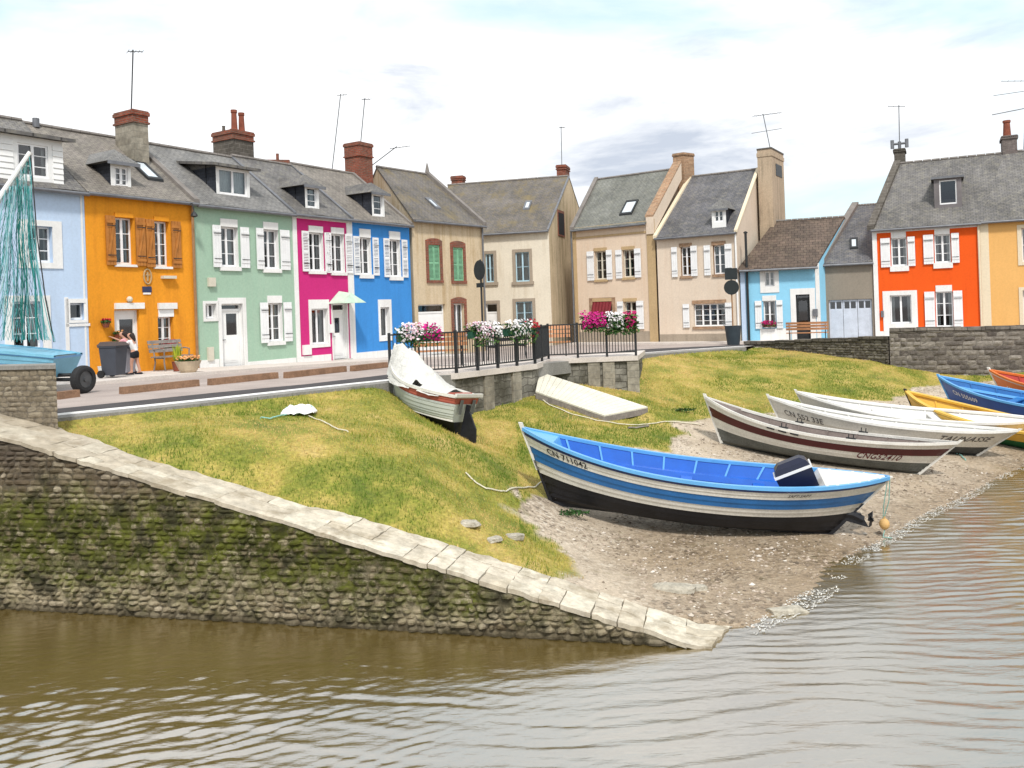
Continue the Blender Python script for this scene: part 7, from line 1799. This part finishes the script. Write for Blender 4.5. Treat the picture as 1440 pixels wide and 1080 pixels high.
c1 = atY(620, 515, 23.2); bench('park_bench', 'black iron bench with warm slats behind the first flower trough, its back to the river', (c1.x, c1.y, ZF), math.radians(8) + math.pi, 1.45, group=g_)
c1 = atY(713, 505, 25.3); bench('park_bench', 'black iron bench half hidden by the white petunias', (c1.x, c1.y, ZF), math.radians(35) + math.pi, 1.3, 'iron', group=g_)
c1 = atY(774, 500, 26.3); bench('park_bench', 'black iron bench with warm slats in the gap between the flower troughs', (c1.x, c1.y, ZF), math.radians(-4), 1.25, group=g_)
yaw_row = math.atan2(rowd.y, rowd.x)
c1 = hit_street(231, 525) + rown * .42; bench('garden_bench', 'grey slatted bench under the ground floor window of the orange house', (c1.x, c1.y, float(zst(c1.x, c1.y)) + .09), yaw_row, 1.15, 'timber_grey', 'timber_grey')
c1 = hit_street(1136, 481) ; c1 = c1 + CO.F.n * .2; bench('timber_bench', 'varnished plank bench in front of the pale blue cottage door', (c1.x, c1.y, float(zst(c1.x, c1.y))), math.atan2(CO.F.u.y, CO.F.u.x) + math.pi, 1.8, 'timber_warm', 'iron', arms=False)

# ------------------------------------------------------------------ bins, pots, planters by the orange house
def on_pave(px, py):
    p = hit_street(px, py, .09)
    return p
def bin_(label, px, py, yaw, h, m, lidm, w=.48):
    p = on_pave(px, py); t = thing('wheelie_bin', label, 'bin', tuple(p), yaw, 'wheelie bins by the orange house')
    a = w / 2; mb = MB(); mb.hexa([(-a * .78, -a * .78, .06), (a * .78, -a * .78, .06), (a * .78, a * .86, .06), (-a * .78, a * .86, .06), (-a, -a, h - .1), (a, -a, h - .1), (a, a * 1.1, h - .1), (-a, a * 1.1, h - .1)])
    mb.box((-a - .02, -a - .02, h - .13), (2 * a + .04, 0, 0), (0, 2.1 * a + .04, 0), (0, 0, .04)); mb.build('body', M[m], t, local=True)
    mb = MB(); mb.hexa([(-a - .03, -a - .05, h - .09), (a + .03, -a - .05, h - .09), (a + .03, a * 1.1 + .04, h - .09), (-a - .03, a * 1.1 + .04, h - .09), (-a + .04, -a + .02, h), (a - .04, -a + .02, h), (a - .04, a, h + .02), (-a + .04, a, h + .02)]); mb.tube([(-a * .8, a * 1.1 + .07, h - .06), (a * .8, a * 1.1 + .07, h - .06)], .018, 6); mb.build('lid', M[lidm], t, local=True)
    for sx in (-1, 1): mb = MB(); mb.tube([(sx * (a * .8), a * .95, .10), (sx * (a * .8 + .06), a * .95, .10)], .10, 14); mb.build('wheel', M['rubber'], t, local=True)
    return t
M['bin_dark'] = paint('dark_grey_bin_plastic', (0.055, 0.06, 0.075), .5, .1, 4, .3); M['bin_lid'] = paint('bin_lid_plastic', (0.075, 0.055, 0.05), .5, .1, 4); M['bin_pale'] = paint('pale_grey_bin_plastic', (0.30, 0.30, 0.34), .5, .1, 4, .3)
bin_('dark grey wheelie bin with a brown lid left of the orange house door', 161, 530.5, yaw_row + .35, .92, 'bin_dark', 'bin_lid')
bin_('pale grey wheelie bin between the dark bin and the two girls', 178, 526.5, yaw_row + .2, .82, 'bin_pale', 'bin_dark', .40)
M['enamel'] = paint('white_enamel', (0.75, 0.75, 0.73), .3, .05, 5)
p = on_pave(149, 530); mb = MB(); mb.lathe([(.11, p.z), (.15, p.z + .26), (.16, p.z + .28), (.14, p.z + .27), (.10, p.z + .03)], p.x - .12, p.y + .15, 16); tag(mb.build('bucket', M['enamel']), 'white bucket on the pavement beside the dark wheelie bin', 'bucket')
M['planter'] = paint('weathered_stone_bowl', (0.52, 0.42, 0.30), .9, .2, 5, .2, .4)
def plant_tufts(t, c, spec, seed):
    r = random.Random(seed); lf = MB()
    for i in range(260): a = r.random() * 6.28; q = r.random() ** .5 * spec['r']; leaf_quad(lf, c + Vector((q * math.cos(a), q * math.sin(a), r.random() * spec['h'] * (1.1 - q / spec['r'] * .6))), .04, r, r.random())
    lf.build('foliage', M['leaf'], t); fm = MB()
    for i in range(spec['n']): a = r.random() * 6.28; q = r.random() ** .5 * spec['r'] * 1.05; petal(fm, c + Vector((q * math.cos(a), q * math.sin(a), spec['h'] * r.uniform(.5, 1.1))), .03, r, r.random(), Vector((0, -.5, 1)))
    fm.build('flowers', M['pet_' + spec['c']], t)
p = on_pave(265, 523.5); t = thing('stone_planter', 'round pale stone bowl of orange flowers beside the grey bench', 'planter', tuple(p))
mb = MB(); mb.lathe([(.20, p.z), (.24, p.z + .06), (.33, p.z + .26), (.36, p.z + .32), (.30, p.z + .30), (.05, p.z + .26)], p.x, p.y, 20); mb.build('bowl', M['planter'], t); plant_tufts(t, p + Vector((0, 0, .28)), dict(r=.30, h=.16, n=120, c='orange'), 4)
p = on_pave(256, 522) - rown * .2; t = thing('potted_plant', 'upright yellow green plant in a pot at the end of the grey bench', 'plant', tuple(p))
mb = MB(); mb.lathe([(.11, p.z), (.15, p.z + .26), (.165, p.z + .28), (.13, p.z + .27), (.02, p.z + .24)], p.x, p.y, 14); mb.build('pot', M['terracotta'], t)
r = random.Random(3); mb = MB()
for i in range(90):
    a = r.random() * 6.28; q = r.random() * .15; b0 = p + Vector((.06 * math.cos(a), .06 * math.sin(a), .26)); tp_ = p + Vector((q * math.cos(a) * 1.3, q * math.sin(a) * 1.3, .40 + .42 * r.random())); w_ = Vector((-math.sin(a), math.cos(a), 0)) * .022; m_ = b0.lerp(tp_, .5)
    mb.face([b0, m_ - w_, tp_, m_ + w_], 0, None, r.random())
M['lime'] = tinted('lime_leaves', [(0, (.16, .26, .02)), (1, (.50, .52, .04))], .6); mb.build('foliage', M['lime'], t)
def wall_pot(px, py, label, col_, n=60):
    q = OR.F.cast(px, py); c = OR.F.pt(q[0], q[1], .14); t = thing('wall_pot', label, 'flower pot', tuple(c), 0, 'pots hung on the orange house wall')
    mb = MB(); mb.lathe([(.07, c.z - .14), (.11, c.z), (.12, c.z + .02), (.09, c.z + .01), (.02, c.z - .02)], c.x, c.y, 12); k0 = OR.F.pt(q[0], q[1] - .02, 0); mb.tube([k0, c + Vector((0, 0, -.01))], .012, 5); mb.build('pot', M['terracotta'], t); plant_tufts(t, c, dict(r=.13, h=.10, n=n, c=col_), int(px))
wall_pot(145, 454, 'terracotta pot of red flowers high on the orange wall by the pale blue house', 'red'); wall_pot(162, 470, 'terracotta pot bracketed beside the orange house door, upper of two', 'orange', 20); wall_pot(161, 480, 'terracotta pot bracketed beside the orange house door, lower of two', 'orange', 14)
def sill_box(H, x0, x1, yb, label, col_, seed):
    q0, q1 = H.F.cast(x0, yb), H.F.cast(x1, yb); flower_box(label, H.F.pt(q0[0], 0, .02), H.F.pt(q1[0], 0, .02), [(0, 1, col_)], q0[1], H.F.n, seed, hang=.1, rise=.14, boxh=.12, boxm='terracotta', nleaf=150, nfl=120, spread=.10, group='flower boxes on window sills', fs=.035)
sill_box(OR, 224, 243, 491, 'red flower box on the ground floor window sill of the orange house', 'red', 41); sill_box(CO, 1073, 1091.5, 460, 'crimson flower box on the window sill of the pale blue cottage', 'crimson', 42)

# ------------------------------------------------------------------ road signs (seen from the back), pot, hydrant
M['signback'] = paint('dark_sign_back', (0.022, 0.028, 0.03), .6, .15, 5, .25); M['potgrey'] = paint('slate_grey_planter', (0.035, 0.048, 0.058), .6, .15, 4, .3)
p = atY(679, 470, 26.8); z0 = float(zst(p.x, p.y)); t = thing('road_sign', 'round road sign seen from behind on a thin post, above the pale pink petunias', 'sign', (p.x, p.y, z0), 0, 'road signs seen from behind')
mb = MB(); mb.tube([(p.x, p.y, z0), (p.x, p.y, atY(674, 365, 26.8).z)], .03, 8); mb.build('post', M['iron'], t)
zc = atY(674, 380, 26.8).z; ax = Vector((.82, .57, 0)).normalized(); mb = MB(); mb.tube([Vector((p.x, p.y, zc)) - ax * .035, Vector((p.x, p.y, zc)) - ax * .055], .315, 28); mb.build('sign_plate', M['signback'], t)
zc = atY(675, 401, 26.8).z; sd = Vector((-ax.y, ax.x, 0)); mb = MB(); mb.box(Vector((p.x, p.y, zc - .07)) - sd * .2 - ax * .05, sd * .4, ax * .02, (0, 0, .14)); mb.build('sign_plate', M['signback'], t)
p = hit_street(1031.5, 485); z0 = p.z; t = thing('planter_pot', 'tall slate grey tapered planter carrying a sign post at the road edge', 'planter', tuple(p))
mb = MB(); mb.lathe([(.27, z0), (.36, z0 + .82), (.37, z0 + .86), (.33, z0 + .86), (.31, z0 + .80)], p.x, p.y, 22); mb.build('pot', M['potgrey'], t)
mb = MB(); mb.lathe([(.30, z0 + .78), (.31, z0 + .81)], p.x, p.y, 18); mb.build('soil', M['timber_grey'], t)
t = thing('road_sign', 'round and square road signs seen from behind, standing in the slate grey planter', 'sign', (p.x, p.y, z0 + .8), 0, 'road signs seen from behind')
zt = atY(1033, 377, p.y).z; mb = MB(); mb.tube([(p.x, p.y, z0 + .7), (p.x, p.y, zt)], .032, 8); mb.build('post', M['brown'], t)
zc = atY(1033.5, 404, p.y).z; vw = Vector((.28, .96, 0)).normalized(); mb = MB(); mb.tube([Vector((p.x, p.y, zc)) + vw * -.04, Vector((p.x, p.y, zc)) + vw * -.06], .33, 28); mb.build('sign_plate', M['signback'], t)
z1_ = atY(1033.5, 393, p.y).z; sd = Vector((vw.y, -vw.x, 0)); mb = MB(); mb.box(Vector((p.x, p.y, z1_)) - sd * .27 - vw * .06, sd * .54, vw * .02, (0, 0, zt - z1_)); mb.build('sign_plate', M['signback'], t)
M['hydred'] = paint('red_hydrant_paint', (0.62, 0.02, 0.02), .4, .1, 5, .4)
p = hit_street(1078.5, 480); p = p + CO.F.n * .15; z0 = float(zst(p.x, p.y)); t = thing('fire_hydrant', 'red fire hydrant in front of the pale blue cottage', 'hydrant', (p.x, p.y, z0))
mb = MB(); mb.lathe([(.15, z0), (.15, z0 + .06), (.10, z0 + .08), (.10, z0 + .40), (.14, z0 + .42), (.14, z0 + .50), (.11, z0 + .58), (.03, z0 + .62)], p.x, p.y, 16); mb.build('body', M['hydred'], t)
for sx in (-1, 1): mb = MB(); mb.tube([(p.x + sx * .09, p.y, z0 + .34), (p.x + sx * .18, p.y, z0 + .34)], .055, 10); mb.build('outlet', M['hydred'], t)

# ------------------------------------------------------------------ buoy, ropes, drift on the beach
M['buoy'] = paint('faded_orange_buoy', (0.58, 0.36, 0.14), .6, .15, 6)
tip = H1.root.matrix_basis @ H1.P(0, 1, 1, 0.01); g = on_land(1242, 757); bc = atY(1239, 737, g.y + .05); bc.x = max(bc.x, tip.x - .02)
t = thing('buoy', 'faded orange buoy hanging on a line from the stern of the blue striped boat', 'buoy', tuple(bc)); mb = MB(); mb.ball(bc, .085, 16, 10, sq=(1, 1, 1.15)); mb.tube([bc + Vector((0, 0, .08)), bc + Vector((0, 0, .13))], .02, 8); mb.build('float', M['buoy'], t)
mb = MB(); mb.tube([tip, tip.lerp(bc, .5) + Vector((.03, 0, 0)), bc + Vector((0, 0, .12))], .008, 5); mb.tube([tip + Vector((-.02, .03, 0)), tip.lerp(bc, .6) + Vector((-.05, 0, 0)), bc + Vector((-.02, 0, .1))], .008, 5); mb.tube([bc + Vector((0, 0, -.09)), g + Vector((0, 0, .02)), g + Vector((.12, -.06, .015))], .009, 5); mb.build('line', M['rope_teal'], t)
def land_rope(name, label, pxs, m, rad=.012, sub=8, cat='rope'):
    pts = [on_land(*q, .015) for q in pxs]; out = []
    for i in range(len(pts) - 1):
        for k in range(sub): p = pts[i].lerp(pts[i + 1], k / sub); p = p + Vector((.03 * mnoise.noise(Vector((i * 3 + k * .3, 1, 5))), .03 * mnoise.noise(Vector((i * 3 + k * .3, 7, 2))), 0)); p.z = land_top(p.x, p.y) + .03; out.append(p)
    out.append(pts[-1]); mb = MB(); mb.tube(out, rad, 5); return tag(mb.build(name, M[m]), label, cat)
land_rope('rope', 'long pale rope lying on the grass from the gangway towards the maroon banded boat', [(752, 556), (772, 569), (805, 583), (840, 593), (885, 598), (935, 594), (985, 598)], 'rope', .016)
land_rope('rope', 'pale rope looping over the mud to the bow of the blue striped boat', [(655, 668), (668, 680), (684, 690), (712, 694), (748, 688), (766, 676)], 'rope', .014)
land_rope('rope', 'yellowish rope running from the white plastic sheet down the bank', [(428, 583), (440, 590), (458, 598), (476, 606), (490, 609)], 'rope', .012)
land_rope('rope', 'teal rope trailing on the grass from the white plastic sheet', [(408, 583), (395, 588), (380, 592), (366, 590)], 'rope_teal', .012)
land_rope('rope', 'teal mooring rope coiled on the sand at the stern of the maroon boat', [(1338, 634), (1346, 640), (1352, 633), (1344, 630), (1350, 641), (1358, 648)], 'rope_teal', .014)
land_rope('driftwood', 'dark stick lying where the bank meets the beach below the gangway', [(884, 603), (900, 602), (912, 600)], 'timber_grey', .03, cat='driftwood')
for (px_1, lab) in (((957, 578), 'tuft of dark weed on the bank above the maroon boat'), ((795, 724), 'dark weed clump on the beach beside the bow of the blue striped boat')):
    c = on_land(*px_1); r = random.Random(int(c.x * 100)); mb = MB()
    for i in range(160): a = r.random() * 6.28; q = r.random() ** .6 * .28; leaf_quad(mb, c + Vector((q * math.cos(a) * 1.5, q * math.sin(a) * .6, .01 + .05 * r.random())), .04, r, r.random() * .5)
    tag(mb.build('weed_clump', M['leaf']), lab, 'seaweed')
c = on_land(421, 583); mb = MB(); nu, nv = 12, 8; G_ = []
for i in range(nu + 1):
    row = []
    for j in range(nv + 1):
        u, v = i / nu - .5, j / nv - .5; ed = max(abs(u), abs(v)) * 2; x = u * .56; y = v * .42; z = .17 + .05 * mnoise.noise(Vector((u * 4, v * 4, 3))) + .03 * mnoise.noise(Vector((u * 11, v * 9, 5))) - (.13 + .03 * mnoise.noise(Vector((u * 7, v * 7, 1)))) * max(0, ed - .7) / .3
        row.append(c + Vector((x + .05 * u, y, z)))
    G_.append(row)
for i in range(nu):
    for j in range(nv): mb.face([G_[i][j], G_[i + 1][j], G_[i + 1][j + 1], G_[i][j + 1]])
t = thing('plastic_sheet', 'crumpled white plastic sheet over a coil of rope on the grass bank', 'sheet', tuple(c)); mb.build('sheet', M['white'], t, weld=True)
mb = MB(); r = random.Random(8)
for k in range(7):
    a0 = r.random() * 6.28; mb.tube([c + Vector((math.cos(a0 + q * .5) * (.12 + .02 * k), math.sin(a0 + q * .5) * (.10 + .01 * k), .03 + .018 * k + .01 * math.sin(q * 2))) for q in range(13)], .014, 5)
mb.build('rope_coil', M['rope_teal'], t)

# ------------------------------------------------------------------ the two girls at the bins
M['skin'] = paint('skin', (0.50, 0.27, 0.19), .55, .05, 6); M['hair'] = paint('dark_brown_hair', (0.025, 0.014, 0.012), .6, .2, 12); M['shirt'] = paint('white_cotton', (0.72, 0.70, 0.69), .9, .05, 6); M['shorts'] = paint('black_cotton', (0.012, 0.012, 0.016), .9, .1, 6); M['denim'] = paint('blue_denim', (0.03, 0.055, 0.22), .9, .12, 6); M['pinkcloth'] = paint('pink_cotton', (0.62, 0.30, 0.33), .9, .05, 6)
def skin(name, joints, edges, m, parent=None, root=0, levels=2):
    me = bpy.data.meshes.new(name); me.from_pydata([j[:3] for j in joints], edges, []); o = bpy.data.objects.new(name, me); col.objects.link(o)
    md = o.modifiers.new('skin', 'SKIN'); md.use_smooth_shade = True; sd = o.modifiers.new('sub', 'SUBSURF'); sd.levels = levels; sd.render_levels = levels
    for i, j in enumerate(joints): me.skin_vertices[0].data[i].radius = (j[3], j[4] if len(j) > 4 else j[3]); me.skin_vertices[0].data[i].use_root = (i == root)
    dg = bpy.context.evaluated_depsgraph_get(); nm = bpy.data.meshes.new_from_object(o.evaluated_get(dg)); nm.name = name
    bpy.data.objects.remove(o); bpy.data.meshes.remove(me); nm.materials.clear(); nm.materials.append(M[m]); nm.polygons.foreach_set("use_smooth", [True] * len(nm.polygons))
    o = bpy.data.objects.new(name, nm); col.objects.link(o); o.parent = parent; return o
def girl(label, loc, yaw, h, lean, reach, shirt, short, hair_len, step=.08):
    t = thing('person', label, 'person', loc, yaw, 'girls by the wheelie bins'); k = h / 1.25
    J = lambda *a: tuple(q * k for q in a); cl, sl = math.cos(lean), math.sin(lean)
    T = lambda x, y, z: (x * cl + (z - .62) * sl, y, .62 + (z - .62) * cl - x * sl)          # lean from the hips
    jt = []; ed = []
    def add(p, r, par=None, r2=None):
        jt.append(J(*p, r, r2 if r2 else r)); 
        if par is not None: ed.append((par, len(jt) - 1))
        return len(jt) - 1
    pel = add((0, 0, .62), .085, None, .105); wai = add(T(0, 0, .75), .070, pel, .088); che = add(T(.01, 0, .90), .078, wai, .105); nk = add(T(.01, 0, 1.0), .036, che); hb_ = add(T(.025, 0, 1.06), .060, nk); hd_ = add(T(.03, 0, 1.13), .082, hb_, .075); ht = add(T(.015, 0, 1.20), .062, hd_)
    nose = add(T(.118, 0, 1.105), .010, hd_)
    hands = []
    for sg in (-1, 1):
        hp = add((.01, sg * .075, .56), .070, pel); kn = add((.03 + step * sg * .5, sg * .08, .33), .047, hp); an = add((-.01 + step * sg, sg * .08, .07), .028, kn); heel = add((-.03 + step * sg, sg * .08, .03), .026, an); toe = add((.12 + step * sg, sg * .09, .022), .024, an)
        sh_ = add(T(.01, sg * .13, .95), .042, che); x, y, z = reach[0 if sg < 0 else 1]; S0 = T(.01, sg * .13, .95)
        el_ = add(((S0[0] + x) / 2 + .0, (S0[1] + y) / 2 + sg * .06, (S0[2] + z) / 2 - .06), .029, sh_); wr_ = add((x, y, z), .020, el_); d = Vector((x, y, z)) - Vector(jt[el_][:3]) / k; d.normalize()
        pm_ = add((x + d.x * .045, y + d.y * .045, z + d.z * .045), .024, wr_, .014)
        for fi in range(4): o_ = (fi - 1.5) * .014; f1_ = add((x + d.x * .085 , y + o_, z + d.z * .085 - .004), .0068, pm_); add((x + d.x * (.11 + .008 * (1.5 - abs(fi - 1.5))), y + o_ * 1.1, z + d.z * .11 - .022), .006, f1_)
        th_ = add((x + d.x * .045 , y - sg * .034, z + d.z * .045 + .004), .0075, pm_); add((x + d.x * .07, y - sg * .040, z + d.z * .07 - .006), .0065, th_)
    skin('body', jt, ed, 'skin', t, pel)
    S = [J(*T(0, 0, .66), .092, .112), J(*T(0, 0, .76), .082, .10), J(*T(.01, 0, .90), .088, .115), J(*T(.01, 0, .965), .055)]; E = [(0, 1), (1, 2), (2, 3)]
    for sg in (-1, 1): x, y, z = reach[0 if sg < 0 else 1]; S0 = T(.01, sg * .13, .95); i = len(S); S += [J(*S0, .052), J(S0[0] * .72 + x * .28, S0[1] * .72 + y * .28 + sg * .03, S0[2] * .72 + z * .28 - .03, .043)]; E += [(2, i), (i, i + 1)]
    skin('shirt', S, E, shirt, t, 1)
    S = [J(*T(0, 0, .69), .09, .11), J(0, 0, .61, .098, .115)]; E = [(0, 1)]
    for sg in (-1, 1): i = len(S); S += [J(.01, sg * .078, .55, .082), J(.02 + step * sg * .25, sg * .082, .43, .07)]; E += [(1, i), (i, i + 1)]
    skin('shorts', S, E, short, t, 1)
    S = [J(*T(.0, 0, 1.165), .088, .082), J(*T(-.035, 0, 1.12), .082, .080), J(*T(-.065, 0, 1.05 - hair_len * .3), .055, .06), J(*T(-.075, 0, 1.03 - hair_len), .03, .035)]; skin('hair', S, [(0, 1), (1, 2), (2, 3)], 'hair', t, 0)
    for sg in (-1, 1):
        mb = MB(); q = T(.10, sg * .032, 1.135); mb.ball([a * k for a in q], .011 * k, 8, 5); mb.build('eye', M['hair'], t, local=True)
        mb = MB(); x_ = (.04 + step * sg) * k; mb.hexa([(x_ - .10, sg * .085 * k - .035, 0), (x_ + .12, sg * .085 * k - .035, 0), (x_ + .12, sg * .085 * k + .035, 0), (x_ - .10, sg * .085 * k + .035, 0), (x_ - .09, sg * .085 * k - .028, .05), (x_ + .09, sg * .085 * k - .028, .04), (x_ + .09, sg * .085 * k + .028, .04), (x_ - .09, sg * .085 * k + .028, .05)]); mb.build('shoe', M['shorts'], t, local=True)
    return t
p = on_pave(191, 526.5); girl('girl in white top and black shorts standing at the pale grey bin', tuple(p), math.radians(170), 1.22, .22, ((.36, -.10, .84), (.38, .12, .82)), 'shirt', 'shorts', .10)
p = on_pave(184.0, 525.0); girl('girl in pink top and blue shorts leaning over the bins behind the other girl', tuple(p), math.radians(186), 1.30, .34, ((.50, -.14, 1.0), (.42, .12, .88)), 'pinkcloth', 'denim', .06)
